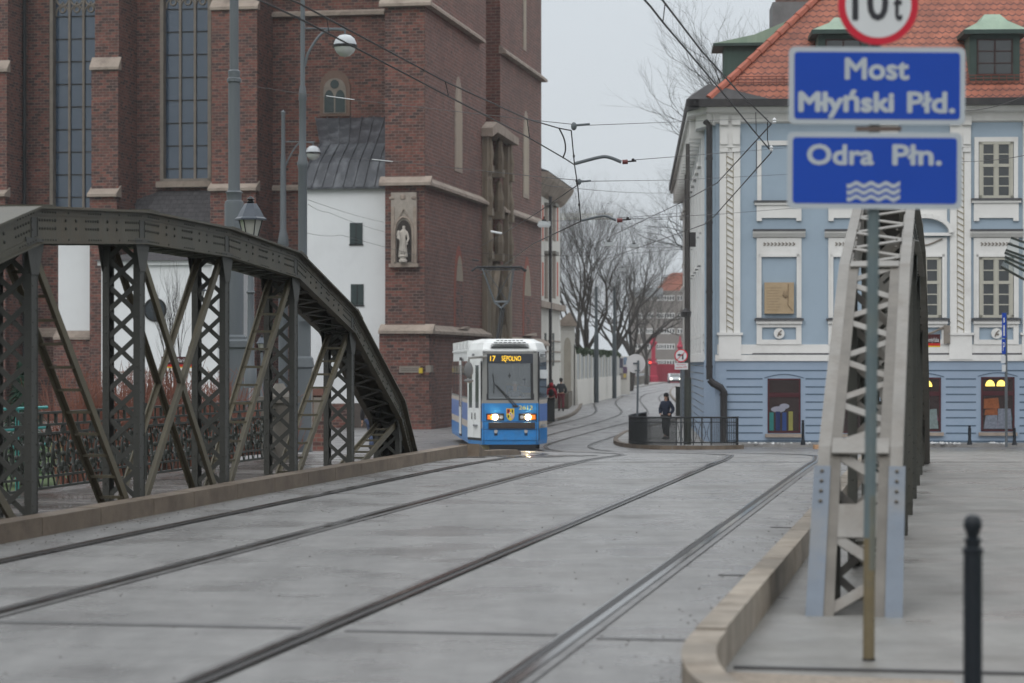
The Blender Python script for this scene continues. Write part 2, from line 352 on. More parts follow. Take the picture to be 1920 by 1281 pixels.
# raised pavements of the lower street
def slab(name, pts, h, mat, S=SG):
    mb = MB(); n = len(pts)
    top = [(x, y, S(y)+h) for x, y in pts]; bot = [(x, y, S(y)-.3) for x, y in pts]
    mb.add(top+bot, [tuple(range(n))]+[(i, (i+1)%n, n+(i+1)%n, n+i) for i in range(n)])
    return struct(name, mb, mat)
def kerbrun(mb, pts, w, h, S=SG, side=1):
    pts = [Vector((p[0], p[1])) for p in pts]
    for a, b in zip(pts, pts[1:]):
        d = (b-a); 
        if d.length < 1e-6: continue
        d.normalize(); n = Vector((-d.y, d.x))*w*side; b2 = b - d*.012
        q = [a, b2, b2+n, a+n]
        mb.add([(p.x, p.y, S(p.y)+h) for p in q]+[(p.x, p.y, S(p.y)-.2) for p in q], [(0,1,2,3),(4,7,6,5),(0,4,5,1),(1,5,6,2),(2,6,7,3),(3,7,4,0)])
lk = [GP(*p) for p in ((1010,800),(1024,797),(1045,790),(1066,784),(1082,775),(1090,765),(1094,757),(1104,749),(1122,744),(1150,737),(1180,731),(1212,724.5),(1240,719.5),(1262,716.5))]
slab('left_pavement', [(-30, lk[0][1]), (lk[0][0]-3, lk[0][1]+.4)]+[tuple(p) for p in lk]+[(lk[-1][0]-8, lk[-1][1]+40), (-30, lk[-1][1]+40)], .12, m_pave)
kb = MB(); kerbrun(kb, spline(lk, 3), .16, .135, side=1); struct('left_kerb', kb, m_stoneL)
rk = [GP(*p) for p in ((1395,842.5),(1340,844.5),(1260,844.5),(1200,842),(1163,837.5),(1150,831),(1156,823),(1178,812),(1235,800),(1272,788),(1282,775),(1278,764),(1262,750),(1255,738),(1262,728),(1282,722))]
rkt = [(rk[0][0]+.0, 75.9)]+[tuple(p) for p in rk]
slab('right_pavement', [tuple(p) for p in rk]+[(40, rk[-1][1]+30), (40, 100), (40, 78.3), (rk[0][0], 78.3)], .11, m_pave)
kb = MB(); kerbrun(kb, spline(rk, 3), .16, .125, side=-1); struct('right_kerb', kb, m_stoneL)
kb = MB(); kerbrun(kb, [(XW(1528,76.5), 76.5), (XW(1590,76.5), 76.5)], .5, .12); solo('kerb_block', kb, M('ochre_stone', (.42,.25,.14), .7), 'low ochre stone kerb block at the foot of the thin bollard before the blue house', 'kerb', WF, (XW(1560,76.5), 76.5, -1.2))
# bridge kerbs
kb = MB()
rnd2 = random.Random(3)
y = 6.0
while y < 39.0:
    l = 1.15+rnd2.random()*.5; kb.box(-8.04, -7.80, y, min(y+l-.012, 39.6), -.2, .165+rnd2.random()*.006); y += l
kb.prismX([(39.61,-.2),(39.61,.17),(40.1,.04),(43.2,-.05),(43.6,-.11),(43.6,-.5)], -8.06, -7.72)
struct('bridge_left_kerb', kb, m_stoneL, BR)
kb = MB(); y = 11.98
while y < 37.5:
    l = .72+rnd2.random()*.25; kb.box(-1.24, -1.09, y, min(y+l-.006, 38), -.2, .198+rnd2.random()*.004); y += l
cv = spline([(-1.165, 11.96), (-1.15, 11.3), (-1.07, 10.6), (-.93, 10.0), (-.68, 9.4), (-.3, 8.95), (.2, 8.8)], 5)
pts = [Vector((p[0], p[1])) for p in cv]
for a, b in zip(pts, pts[1:]):
    d = (b-a).normalized(); n = Vector((-d.y, d.x))*.08; q = [a-n, b-n, b+n, a+n]
    kb.add([(p.x, p.y, .19) for p in q]+[(p.x, p.y, -.2) for p in q], [(0,1,2,3),(4,7,6,5),(0,4,5,1),(1,5,6,2),(2,6,7,3),(3,7,4,0)])
struct('bridge_right_kerb', kb, m_stone, BR)
gp = MB().add([(-.98, 6, .009), (3.2, 6, .009), (3.2, 11.5, .009), (-.55, 11.35, .009), (-1.0, 10.9, .009)], [(0,1,2,3,4)])
gp2 = MB().box(-.98, .05, 8.9, 11.35, -.1, .012)
struct('gravel_patch', MB().add([(-1.0, 8.6, .0135), (.1, 8.6, .0135), (.02, 11.6, .0135), (-1.05, 11.75, .0135)], [(0,1,2,3)]), m_gravel, BR)
# joints across the deck
jt = MB(); jt.box(-7.8, -5.75, 13.35, 13.47, -.01, .006); jt.box(-5.55, -3.6, 13.3, 13.42, -.01, .006); jt.box(-3.35, -2.15, 13.22, 13.31, -.01, .006); jt.box(-1.9, -1.25, 13.1, 13.18, -.01, .006)
jt.box(-7.8, -5.75, 11.5, 11.53, -.01, .006)
jt.box(-1.05, 3.2, 11.95, 11.99, -.01, .016)
for t0, s0, w in ((-1.62, 17.2, .28), (-1.62, 22.3, .26), (-1.62, 29.5, .26)): jt.box(t0, t0+w, s0, s0+.07, -.01, .0065)
struct('deck_joints', jt, m_joint, BR)
# loose grit, litter and patches on the deck
gr = MB()
for i in range(900):
    t = rnd.choice([rnd.uniform(-7.7, -1.3), rnd.gauss(-7.55, .12), rnd.gauss(-1.45, .15)]); s0 = rnd.uniform(11, 37); r = rnd.uniform(.003, .009)
    if -7.78 < t < -1.26: gr.ball((t, s0, .004), r, 5, 3, (1, 1, .5))
o = solo('grit', gr, M('grit', (.11,.10,.09), .8, 0, .5, 30), 'scattered dark grit on the wet road between the kerbs', 'grit', BR, (-4, 20, 0), kind='stuff')
# ------------------------------------------------------------------ tram tracks
def track_pts(t, tail):
    p = [(xT(t, y), y) for y in (7, 14, 21, 28, 35)]
    return spline([Vector((a, b)) for a, b in p+tail], 8)
c1 = track_pts(-6.38, [(1.0-.13, 40), (1.22, 43.5), (1.38, 48), (1.2, 54), (.85, 60), (.45, 66), (.1, 73), (-.2, 79), (-.05, 85), (.6, 91), (1.5, 98), (2.3, 104), (4.1, 119), (5.4, 135), (6.4, 166), (8.3, 198), (10.8, 223), (16, 267), (25, 340)])
c2 = track_pts(-2.77, [(4.06, 38), (4.5, 42), (4.55, 46), (4.4, 50), (3.95, 56), (3.3, 62), (2.65, 68), (2.0, 74), (1.8, 79), (2.3, 84), (3.1, 90), (4.9, 103), (7.1, 119), (8.3, 135), (10.0, 175), (11.5, 200), (13.5, 223), (18.8, 267), (28, 340)])
def railrun(c, off, w, h, dz):
    mb = MB(); L_, R_ = [], []
    for i, p in enumerate(c):
        d = (c[min(i+1, len(c)-1)]-c[max(i-1, 0)]).normalized(); n = Vector((d.y, -d.x))
        a = p+n*(off-w/2); b = p+n*(off+w/2)
        mb.v += [(a.x, a.y, SG(a.y)+h+dz), (b.x, b.y, SG(b.y)+h+dz)]
    for i in range(len(c)-1): mb.f.append((2*i, 2*i+1, 2*i+3, 2*i+2))
    return mb
for nm, c, side in (('left', c1, 0), ('right', c2, 1)):
    tk = thing('tram_track', 'grooved tram track %s' % ('on the left, leading under the blue tram' if not side else 'on the right, curving round the black railing'), 'tram track', WF, (c[0].x, c[0].y, 0), 'tram tracks along the bridge')
    for sgn in (-1, 1):
        part('track_bedding', railrun(c, sgn*(.7175+.03), .18, .008, 0), m_band, tk)
        part('rail', railrun(c, sgn*(.7175+.035), .052, .014, 0), m_rail, tk)
        part('rail_groove', railrun(c, sgn*(.7175-.022), .036, .0125, 0), m_groove, tk)
        part('rail_lip', railrun(c, sgn*(.7175-.056), .018, .0135, 0), m_rail, tk)
m_reflector = M('reflector_gloss', (.09,.088,.086), .16, 0, .1, 3, .12, 30, spec=.6)  # no standing water here: gloss sheets added to mirror the tram's headlamps
rp = random.Random(12)
def reflector(x, y, a, b, lab):
    n = 22; mb = MB(); ph = [rp.uniform(0, 6.28) for _ in range(3)]; vs = [(x, y, SG(y)+.0115)]
    for k in range(n):
        t = 2*math.pi*k/n; r = 1+.25*math.sin(2*t+ph[0])+.15*math.sin(5*t+ph[1])+.08*math.sin(9*t+ph[2]); px_, py_ = x+a*r*math.cos(t), y+b*r*math.sin(t); vs.append((px_, py_, SG(py_)+.0115))
    mb.add(vs, [(0, k+1, (k+1) % n+1) for k in range(n)]); solo('reflector', mb, m_reflector, lab, 'reflector', WF, (x, y, SG(y)), 'glossy sheets added to mirror the headlamps')
reflector(.02, 40.7, .7, 1.25, 'added glossy puddle glinting in front of the left half of the tram')
reflector(.85, 41.3, .5, 1.1, 'added glossy puddle glinting in front of the right half of the tram')
reflector(-.75, 39.4, .3, .4, 'small added puddle at the end of the left kerb before the tram')
# ------------------------------------------------------------------ bridge trusses
def ytop(prof, s):
    return lerp(prof, s)
def truss(name, label, T, off, mats, rivets, s_from, portal=False):
    mC, mP, mD, mL = mats
    nodes = [20.65+2.95*k+off for k in range(-2, 6)]; ends = (13.75+off, 36.45+off)
    hh = [.98, 2.27, 2.93, 3.07, 3.06, 2.92, 2.26, .97]
    prof = [(ends[0], .0)]+list(zip(nodes, hh))+[(ends[1], .0)]
    if off > 0: prof[0] = (14.55, 0.0)
    th = thing(name, label, 'bridge truss', BR, (T, prof[4][0], 0), 'arched riveted trusses of the bridge')
    web = MB(); cov = MB(); fl = MB(); und = MB(); rv = MB()
    D = .285
    # chord pieces
    for si, ((a, ha), (b, hb)) in enumerate(zip(prof, prof[1:])):
        opn = off > 0 and si < 4
        d = Vector((0, b-a, hb-ha)).normalized(); nrm = Vector((0, -d.z, d.y))
        Lg = math.hypot(b-a, hb-ha)
        def pt(u, v, t): q = Vector((0, a, ha))+d*u-nrm*v; return (t, q.y, q.z)
        for sg in (-1, 1):
            t0 = T+sg*.185
            def slabq(mb, v0, v1, ta, tb, u0=0, u1=Lg):
                vs = [pt(u, v, t) for t in (ta, tb) for u, v in ((u0, v0), (u1, v0), (u1, v1), (u0, v1))]
                mb.add(vs, [(0,1,2,3),(4,7,6,5),(0,4,5,1),(1,5,6,2),(2,6,7,3),(3,7,4,0)])
            slabq(web, .03, D+.03, t0-.008, t0+.008)
            slabq(fl, .022, .085, t0+sg*.008, t0+sg*.018)         # top angle leg on the web
            slabq(fl, D-.01, D+.045, t0+sg*.008, t0+sg*.018)       # bottom angle leg
            slabq(fl, D+.045, D+.055, t0-sg*.01, t0+sg*.075)       # bottom flange
            if rivets and (sg == 1):
                k = 0; u = .12
                while u < Lg-.05:
                    dense = min(u, Lg-u) < .5 or abs(u-Lg/2) < .16
                    for v in ((.125, .2) if True else ()):
                        p = Vector(pt(u, v, t0+.008)); rv.lathe(0, 0, [(.0125, 0)], 5) if False else rv.ball(tuple(p), .018 if not dense else .015, 6, 4, (.9, 1, 1))
                    for v in (.055, D+.02):
                        if int(u*100) % 2 == 0 or dense: rv.ball(pt(u+.05, v, t0+.018), .011, 5, 3, (.9, 1, 1))
                    u += .065 if dense else .27
        if opn:
            for sg in (-1, 1):
                vs = [pt(u, v, t) for t in (T+sg*.268, T+sg*.19) for u, v in ((0, 0), (Lg, 0), (Lg, .022), (0, .022))]
                cov.add(vs, [(0,1,2,3),(4,7,6,5),(0,4,5,1),(1,5,6,2),(2,6,7,3),(3,7,4,0)])
            n = int(Lg/.34)
            for i in range(n):
                u0 = Lg*(i+.06)/n; u1 = Lg*(i+.94)/n; sa = -1 if i % 2 else 1
                cov.bar(pt(u0, .012, T-sa*.19), pt(u1, .012, T+sa*.19), .075, .010, (0, d.y, d.z))
            if not opn: continue_ = 0
            if si == 0: vs = [pt(u, v, t) for t in (T-.18, T+.18) for u, v in ((.66, .0), (.95, .0), (.95, .012), (.66, .012))]
            else: vs = [pt(u, v, t) for t in (T-.18, T+.18) for u, v in ((-.1, -.002), (.12, -.002), (.12, .010), (-.1, .010))]
            cov.add(vs, [(0,1,2,3),(4,7,6,5),(0,4,5,1),(1,5,6,2),(2,6,7,3),(3,7,4,0)])
        vs = [pt(u, v, t) for t in (T-.27, T+.27) for u, v in ((0, 0), (Lg, 0), (Lg, .022), (0, .022))]
        if not opn: cov.add(vs, [(0,1,2,3),(4,7,6,5),(0,4,5,1),(1,5,6,2),(2,6,7,3),(3,7,4,0)])
        # splice plates at the kinks
        vs = [pt(u, v, t) for t in (T-.272, T+.272) for u, v in ((0.01, -.014), (.32, -.014), (.32, -.002), (.01, -.002))]
        if not opn: cov.add(vs, [(0,1,2,3),(4,7,6,5),(0,4,5,1),(1,5,6,2),(2,6,7,3),(3,7,4,0)])
        # zigzag lacing on the underside
        n = max(2, int(Lg/.22)); 
        for i in range(0 if opn else n):
            u0 = Lg*i/n; u1 = Lg*(i+1)/n; sa = -1 if i % 2 else 1
            v = D+.062
            und.bar(pt(u0, v, T-sa*.18), pt(u1, v, T+sa*.18), .055, .010, (0, d.y, d.z))
    part('chord_web', web, mC, th); part('chord_cover', cov, mC, th); part('chord_flange', fl, mC, th); part('chord_lacing', und, mL if off == 0 else mP, th)
    # posts
    def post(s, h, parts_=True):
        mb = MB(); lc = MB(); top = h-.1
        for sg in (-1, 1):
            t0 = T+sg*.165
            mb.box(t0-.035, t0+.035, s-.08, s-.07, -.3, top)        # leg facing the road end
            mb.box(t0-.035, t0+.035, s+.07, s+.08, -.3, top)
            mb.box(t0+sg*.025-.005, t0+sg*.025+.005, s-.075, s+.075, -.3, top)
            mb.prismX([(s-.085, h-.62), (s+.085, h-.62), (s+.2, h-.36), (s+.22, h-.29), (s-.22, h-.29), (s-.2, h-.36)], t0+sg*.0315, t0+sg*.0395)
            if rivets:
                z = .12
                while z < top-.2:
                    rv.ball((t0, s-.081, z), .011, 5, 3, (1, .7, 1)) ; z += .17
                if sg == 1:
                    z = .12
                    while z < top-.25:
                        rv.ball((t0+.031, s+.045*(1 if int(z*10) % 2 else -1), z), .010, 5, 3, (.7, 1, 1)); z += .11
        z = -.12; k = 0
        while z < top-.26:
            lc.bar((T-.15, s-.064, z), (T+.15, s-.064, z+.27), .05, .008, (0, 0, 1)); lc.bar((T+.15, s-.055, z), (T-.15, s-.055, z+.27), .05, .008, (0, 0, 1))
            z += .27
        part('post', mb, mP, th); part('post_lacing', lc, mL, th)
    for s, h in prof[1:-1]:
        if s > s_from: post(s, h)
    # diagonals
    def diag(sa, za, sb, zb, rungs):
        mb = MB()
        for sg in (-1, 1):
            t0 = T+sg*.145
            mb.bar((t0, sa, za), (t0, sb, zb), .016, .092, (1, 0, 0)); mb.bar((t0-sg*.03, sa, za), (t0-sg*.03, sb, zb), .05, .012, (1, 0, 0))
        o = part('diagonal', mb, mD, th)
        if rungs:
            A = Vector((0, sa, za)); B = Vector((0, sb, zb)); Ln = (B-A).length; n = int(Ln/.3)
            for i in range(1, n):
                q = A.lerp(B, (i)/n); part('rung', MB().box(T-.14, T+.14, q.y-.022, q.y+.022, q.z-.017, q.z+.012), mD, o)
    P_ = prof
    n = len(P_)-1
    for i in range(1, n-1):
        (a, ha), (b, hb) = P_[i], P_[i+1]
        if b < s_from: continue
        mid = (a+b)/2; c = (nodes[3]+nodes[4])/2
        if abs(mid-c) < .5:
            diag(a+.06, ha-.36, b-.12, -.05, False); diag(b-.06, hb-.36, a+.12, -.05, False)
        elif mid < c: diag(a+.06, ha-.36, b-.12, -.05, True)
        else: diag(b-.06, hb-.36, a+.12, -.05, True)
    if rivets: part('rivet', rv, m_rivet, th).__setitem__('kind', 'stuff')
    return th, prof
tl, lprof = truss('bridge_truss', 'dark olive riveted arched truss along the left side of the road', -8.3, 0, (m_steel, m_steelS, m_steelY, m_steelS), True, -5)
tr, rprof = truss('bridge_truss', 'pale grey riveted truss end behind the blue signs, on the right pavement', -.56, .9, (m_pale, m_steelR, m_steelR, m_pale), True, 14.9)
# near end of the right truss: painted flange plates, batten plates, bolts
(a, ha), (b, hb), (c_, hc) = rprof[0], rprof[1], rprof[2]
def onchord(h): 
    s = a+(b-a)*h/hb if h < hb else b+(c_-b)*(h-hb)/(hc-hb); return s
pl = MB(); pb = MB(); bt = MB(); ac = MB()
for sg in (-1, 1):
    t0 = -.56+sg*.235
    for z0, z1, mb in ((-.1, .86, pl),):
        mb.add([(t0+i*.052, onchord(z)-.02+j*.014, z) for z in (z0, z1) for i, j in ((-1,0),(1,0),(1,1),(-1,1))], [(0,1,2,3),(7,6,5,4),(0,4,5,1),(1,5,6,2),(2,6,7,3),(3,7,4,0)])
    for k in range(4): ac.ball((t0, onchord(.83-.06*k)-.028, .83-.06*k), .013, 8, 5)
    for k in range(30):
        z = .1+k*.085+(.02 if k % 3 == 0 else 0); ac.ball((-.56+sg*.155, onchord(z)+.03, z), .010, 6, 4)
part('painted_plate', pl, m_paleB, tr); part('bolt', ac, m_paleD, tr)
inn = MB()
for sg in (-1, 1):
    t0 = -.56+sg*.155
    for (z0, z1) in ((-.1, hb), (hb, hc)):
        inn.add([(t0+i*.035, onchord(z)-.004+j*.02, z) for z in (z0, z1) for i, j in ((-1,0),(1,0),(1,1),(-1,1))], [(0,1,2,3),(7,6,5,4),(0,4,5,1),(1,5,6,2),(2,6,7,3),(3,7,4,0)])
part('chord_angle', inn, m_paleD, tr)
# ------------------------------------------------------------------ ornate railing on the left walkway, teal fence behind
rt = thing('ornate_railing', 'dark wrought iron railing with rings and scrolls beside the left walkway', 'railing', BR, (-10.3, 25, 0))
mb = MB()
for h, w in ((.94, .03), (.80, .022), (.70, .018), (.20, .018), (.07, .022)): mb.box(-10.3-w, -10.3+w, 8, 36.2, h-.014, h+.014)
part('rail', mb, m_dark, rt)
orn = MB(); s = 8.2
while s < 36:
    orn.ring((-10.3, s, .45), .10, .018, 12, 'x', .14); orn.ring((-10.3, s, .45), .05, .014, 8, 'x'); orn.ring((-10.3, s+.24, .3), .06, .014, 8, 'x'); orn.ring((-10.3, s+.24, .6), .06, .014, 8, 'x')
    for sg in (-1, 1):
        orn.tube([(-10.3, s+sg*.22*math.sin(u*math.pi)*.55+sg*.02, .08+.62*u) for u in [i/8 for i in range(9)]], .011, 5)
        orn.ring((-10.3, s+sg*.1, .64), .045, .009, 8, 'x'); orn.ring((-10.3, s+sg*.1, .26), .045, .009, 8, 'x')
    orn.ball((-10.3, s+.24, .45), .035, 6, 5); orn.tube([(-10.3, s+.24, .07), (-10.3, s+.24, .94)], .011, 5)
    orn.prismX([(s+.15, .71), (s+.2, .79), (s+.28, .79), (s+.33, .71)], -10.31, -10.29); orn.box(-10.315, -10.285, s-.02, s+.02, .80, .93)
    s += .48
part('scroll_panel', orn, m_dark, rt)
for s in (12, 18, 24, 30):
    part('railing_post', MB().box(-10.35, -10.25, s-.05, s+.05, -.1, 1.0), m_dark, rt)
part('stone_pedestal', MB().box(-10.5, -10.05, 36.2, 36.65, -.6, .9).box(-10.55, -10.0, 36.15, 36.7, .9, 1.0).lathe(-10.27, 36.42, [(.2, 1.0), (.12, 1.12), (.07, 1.2)], 8), m_paleD, rt)
tf = thing('teal_fence', 'teal painted pipe fence on the river bank behind the dark railing', 'fence', BR, (-11.6, 28, -1.5))
mb = MB()
for h in (.98, .72, .50, -.35): mb.tube([(-11.6, 6, h-.04), (-11.6, 30, h-.04)], .02, 6)
part('rail', mb, m_teal, tf)
mb = MB()
for i in range(43): mb.box(-11.62, -11.58, 6+i*.56, 6.03+i*.56, -1.55, .93)
part('picket', mb, m_teal, tf).__setitem__('kind', 'stuff')
# ------------------------------------------------------------------ church
m_brick = brickmat('church_brick', (.175,.06,.044), (.024,.018,.021), (.15,.108,.088), .30, .125, .017, -.08, (.062,.036,.03), .42)
m_brick2 = brickmat('church_brick_west', (.15,.058,.045), (.065,.034,.03), (.175,.122,.10), .45, .15, .022, -.2, (.075,.04,.033), .5)
m_plaster = M('white_plaster', (.67,.685,.695), .85, 0, .05, .6, .05, 20, dirt=(.50,.505,.51), dscale=.3, damt=.6)
m_leadroof = M('lead_roof', (.045,.048,.055), .4, .1, .35, 2.2, streak=True, dirt=(.16,.17,.185), dscale=1.6, damt=.75)
m_slate = brickmat('slate_roof', (.045,.042,.045), (.06,.056,.06), (.02,.02,.022), .3, .2, .015, 0, (.07,.068,.072), .5)
m_cglass = glassmat('leaded_glass', (.05,.078,.118), .12)
m_tracery = M('tracery_stone', (.20,.175,.15), .8, 0, .2, 3)
m_trim = M('brick_trim_stone', (.29,.24,.20), .8, 0, .18, 2, .2, 20, dirt=(.13,.10,.085), damt=.7)
m_winb = M('dark_window', (.035,.05,.05), .2)
ch = thing('gothic_church', 'tall red brick gothic church with buttresses, long traceried windows and a stone portal', 'church', BR, (-22, 105, -1.2))
TA = -21.34; SF = 97.76
def S2(px, q): return BR.onS(px, q)[0]
def T2(px, t=TA): return BR.onT(px, t)[0]
w = MB()
sA1 = T2(911); sB0 = T2(938); sB1 = T2(1015)
tL = S2(722, SF)
TR = TA-.95                                             # recessed centre
w2 = MB(); w2.box(TR-.5, TR, sA1-.5, sB0+.3, -1.5, 26)
w2.add([(TA, SF, 2.75), (TA, sA1, 2.75), (TA, sA1, 26), (TA, SF, 26), (TR, sA1, 2.75), (TR, sA1, 26)], [(0,1,2,3), (1,4,5,2)])
w2.box(TR-.4, TA, sB0, sB1, -1.5, 26)
w.box(tL, TA-.01, SF, SF+1.0, 2.75, 26)
w.box(tL, TA-.01, SF+1.0, SF+5.5, -1.5, 26)
w.box(tL-.2, TA+.22, SF-.22, SF+1.0, -1.5, 2.75)
w.box(tL-.32, TA+.34, SF-.34, SF+1.0, -1.5, -.1)
w2.box(TA-.6, TA+.22, SF+1.0, sA1, -1.5, 2.75); w2.box(TA-.6, TA+.34, SF+1.0, sA1, -1.5, -.1)
w2.box(TA-.6, TA+.22, sB0, sB1+.2, -1.5, 2.55)
part('west_wall', w2, m_brick2, ch)
SN = 103.5; SBF = 101.1
def hN(py, px, q=SN): return HT(py, BR.onS(px, q)[1])
zN = BR.onS(400, SN)[1]
# nave wall: pieces around the two long windows
xs = {k: S2(k, SN) for k in (-90, 92, 185, 300, 396, 722)}
gx = xs
h1b = hN(395, 140); h2b = hN(340, 350); hs = hN(720, 300)
w.box(gx[-90], gx[92], SN, SN+1.2, -1.5, 26); w.box(gx[185], gx[300], SN, SN+1.2, -1.5, 26); w.box(gx[396], gx[722]+.5, SN, SN+1.2, -1.5, 26)
w.box(gx[92], gx[185], SN, SN+1.2, -1.5, h1b); w.box(gx[300], gx[396], SN, SN+1.2, -1.5, h2b)
w.box(gx[92], gx[185], SN+.9, SN+1.2, h1b, 26); w.box(gx[300], gx[396], SN+.9, SN+1.2, h2b, 26)
# buttresses
def butt(pl, pr, caps, q=SBF):
    a, b = S2(pl, q), S2(pr, q); w.box(a, b, q, SN+.1, -1.5, 26)
    for (y0, y1, k) in caps:
        ht, hb = hN(y0, pl, q), hN(y1, pl, q)
        st.prismX([(q-.02, ht), (q-.5*k, hb), (q-.5*k, hb-.12), (q-.02, hb-.12)], a-.12, b+.12)
        w.box(a-.06, b+.06, q-.35*k, q+.02, -1.5, hb-.12)
st = MB()
butt(-60, 15, [(115, 133, .8), (353, 366, 1.4)])
butt(178, 223, [(108, 128, .8), (348, 366, 1.4)])
butt(403, 483, [(0, 16, .8), (340, 355, 1.4)])
part('nave_wall', w, m_brick, ch)
# string courses
def string(px0, px1, y0, y1, t=TA, out=.3, dz=0):
    s0, z0 = BR.onT(px0, t); s1, z1 = BR.onT(px1, t)
    h0 = (HT(y0, z0)+HT(y1, z0))/2+dz; st.prismY([(t-.05, h0+.22), (t+.04, h0+.18), (t+out, h0-.06), (t+out, h0-.18), (t-.05, h0-.18)], s0, s1)
hm = HT(340, 100.3); hl = HT(617, 100.3); hu = HT(5, 100.3)
for hh_, o in ((hm, .3), (hl, .42), (hu, .3)):
    st.prismY([(TA-.06, hh_+.2), (TA+.03, hh_+.16), (TA+o, hh_-.08), (TA+o, hh_-.2), (TA-.06, hh_-.2)], SF+.02, T2(906 if hh_ < 15 else 899))
    st.prismX([(SF+.05, hh_+.2), (SF-.03, hh_+.16), (SF-o, hh_-.08), (SF-o, hh_-.2), (SF+.05, hh_-.2)], tL-.2, TA+o)
for y, px, o in ((405, 980, .3), (640, 980, .42), (122, 980, .3)):
    hh_ = HT(y, T2(px)/1.0162+3.8*.0+0*1 if False else BR.onT(px, TA)[1])
    st.prismY([(TA-.06, hh_+.2), (TA+.03, hh_+.16), (TA+o, hh_-.08), (TA+o, hh_-.2), (TA-.06, hh_-.2)], sB0-.05, sB1+.25)
for y in (26,):
    hh_ = hN(y, 560); st.prismX([(SN+.05, hh_+.15), (SN-.22, hh_), (SN-.22, hh_-.14), (SN+.05, hh_-.14)], S2(483, SN), gx[722])
hh_ = hN(352, 530); st.prismX([(SN+.05, hh_+.15), (SN-.18, hh_), (SN-.18, hh_-.14), (SN+.05, hh_-.14)], S2(483, SN), gx[722])
hh_ = hN(622, 140); st.prismX([(SN+.05, hh_+.2), (SN-.45, hh_-.05), (SN-.45, hh_-.25), (SN+.05, hh_-.25)], gx[-90], S2(190, SN))
st.box(S2(296, SN), S2(400, SN), SN-.3, SN+.3, h2b-.28, h2b-.02)
for f0 in range(0, 1):
    # every course and cap is a piece of its own
    adj = list(range(len(st.v)))
    def root(i):
        while adj[i] != i: adj[i] = adj[adj[i]]; i = adj[i]
        return i
    for f in st.f:
        for q in f[1:]: adj[root(q)] = root(f[0])
    comps = {}
    for f in st.f: comps.setdefault(root(f[0]), []).append(f)
    for fl_ in comps.values():
        ids = sorted({i for f in fl_ for i in f}); mp_ = {i: k for k, i in enumerate(ids)}; m2_ = MB().add([st.v[i] for i in ids], [tuple(mp_[i] for i in f) for f in fl_])
        part('stone_course', m2_, m_trim, ch)
# long windows
def longwin(pl, pr, hb, ttrac):
    a, b = S2(pl, SN), S2(pr, SN); q = SN+.35
    fr_ = MB(); fr_.box(a, a+.16, SN-.02, q+.2, hb, 26); fr_.box(b-.16, b, SN-.02, q+.2, hb, 26); fr_.box(a, b, SN-.02, q+.2, hb, hb+.12)
    for i in (1, 2):
        x = a+.16+(b-a-.32)*i/3; fr_.box(x-.055, x+.055, q-.08, q+.1, hb, 26)
    wd = (b-a-.32)/3
    for i in range(3):
        cx = a+.16+wd*(i+.5); fr_.ring((cx, q, ttrac+.75), wd*.42, .05, 16, 'y'); fr_.ring((cx, q, ttrac+.3), wd*.2, .04, 12, 'y')
        fr_.tube([(cx-wd/2, q, ttrac), (cx-wd*.4, q, ttrac+.3), (cx, q, ttrac+.62), (cx+wd*.4, q, ttrac+.3), (cx+wd/2, q, ttrac)], .045, 6)
        fr_.ring((cx+wd/2, q, ttrac+1.5), wd*.45, .05, 16, 'y')
    o = part('long_window', fr_, m_tracery, ch)
    part('glass', MB().box(a+.1, b-.1, q+.02, q+.06, hb+.05, 26), m_cglass, o)
    ba = MB(); h = ttrac-.02
    while h > hb+.2: ba.box(a+.12, b-.12, q-.03, q+.015, h-.022, h+.022); h -= 1.02
    part('glazing_bar', ba, m_black, o)
longwin(93, 185, h1b, hN(28, 140)); longwin(300, 396, h2b, hN(14, 350))
# small traceried window above the lead roof
def arch_poly(cx, hw, z0, zs, za, n=7):
    L_ = [(cx-hw, z0)]+[(cx-hw+hw*(1-math.cos(i/n*math.pi/2))*1.0, zs+(za-zs)*math.sin(i/n*math.pi/2)) for i in range(n+1)]
    return L_+[(2*cx-x, z) for x, z in L_[::-1][1:]]
a, b = S2(600, SN), S2(657, SN); cx = (a+b)/2; z0, zs, za = hN(218, 628), hN(165, 628), hN(132, 628)
fw = part('small_window', MB().prismY(arch_poly(cx, (b-a)/2, z0, zs, za), SN-.06, SN+.01), M('warm_stone', (.15,.10,.078), .8, 0, .2, 3), ch)
a2, b2 = S2(608, SN), S2(650, SN)
part('frame', MB().prismY(arch_poly(cx, (b2-a2)/2, z0+.12, zs-.1, za-.35), SN-.09, SN-.061), m_tracery, fw)
gl = MB(); 
for sg in (-1, 1): gl.prismY(arch_poly(cx+sg*.25, .215, z0+.16, zs-.5, zs-.1), SN-.11, SN-.092)
gl.prismY([(cx+.2*math.cos(t), zs+.15+.2*math.sin(t)) for t in [i*math.pi/5 for i in range(10)]], SN-.11, SN-.092)
part('glass', gl, m_winb, fw)
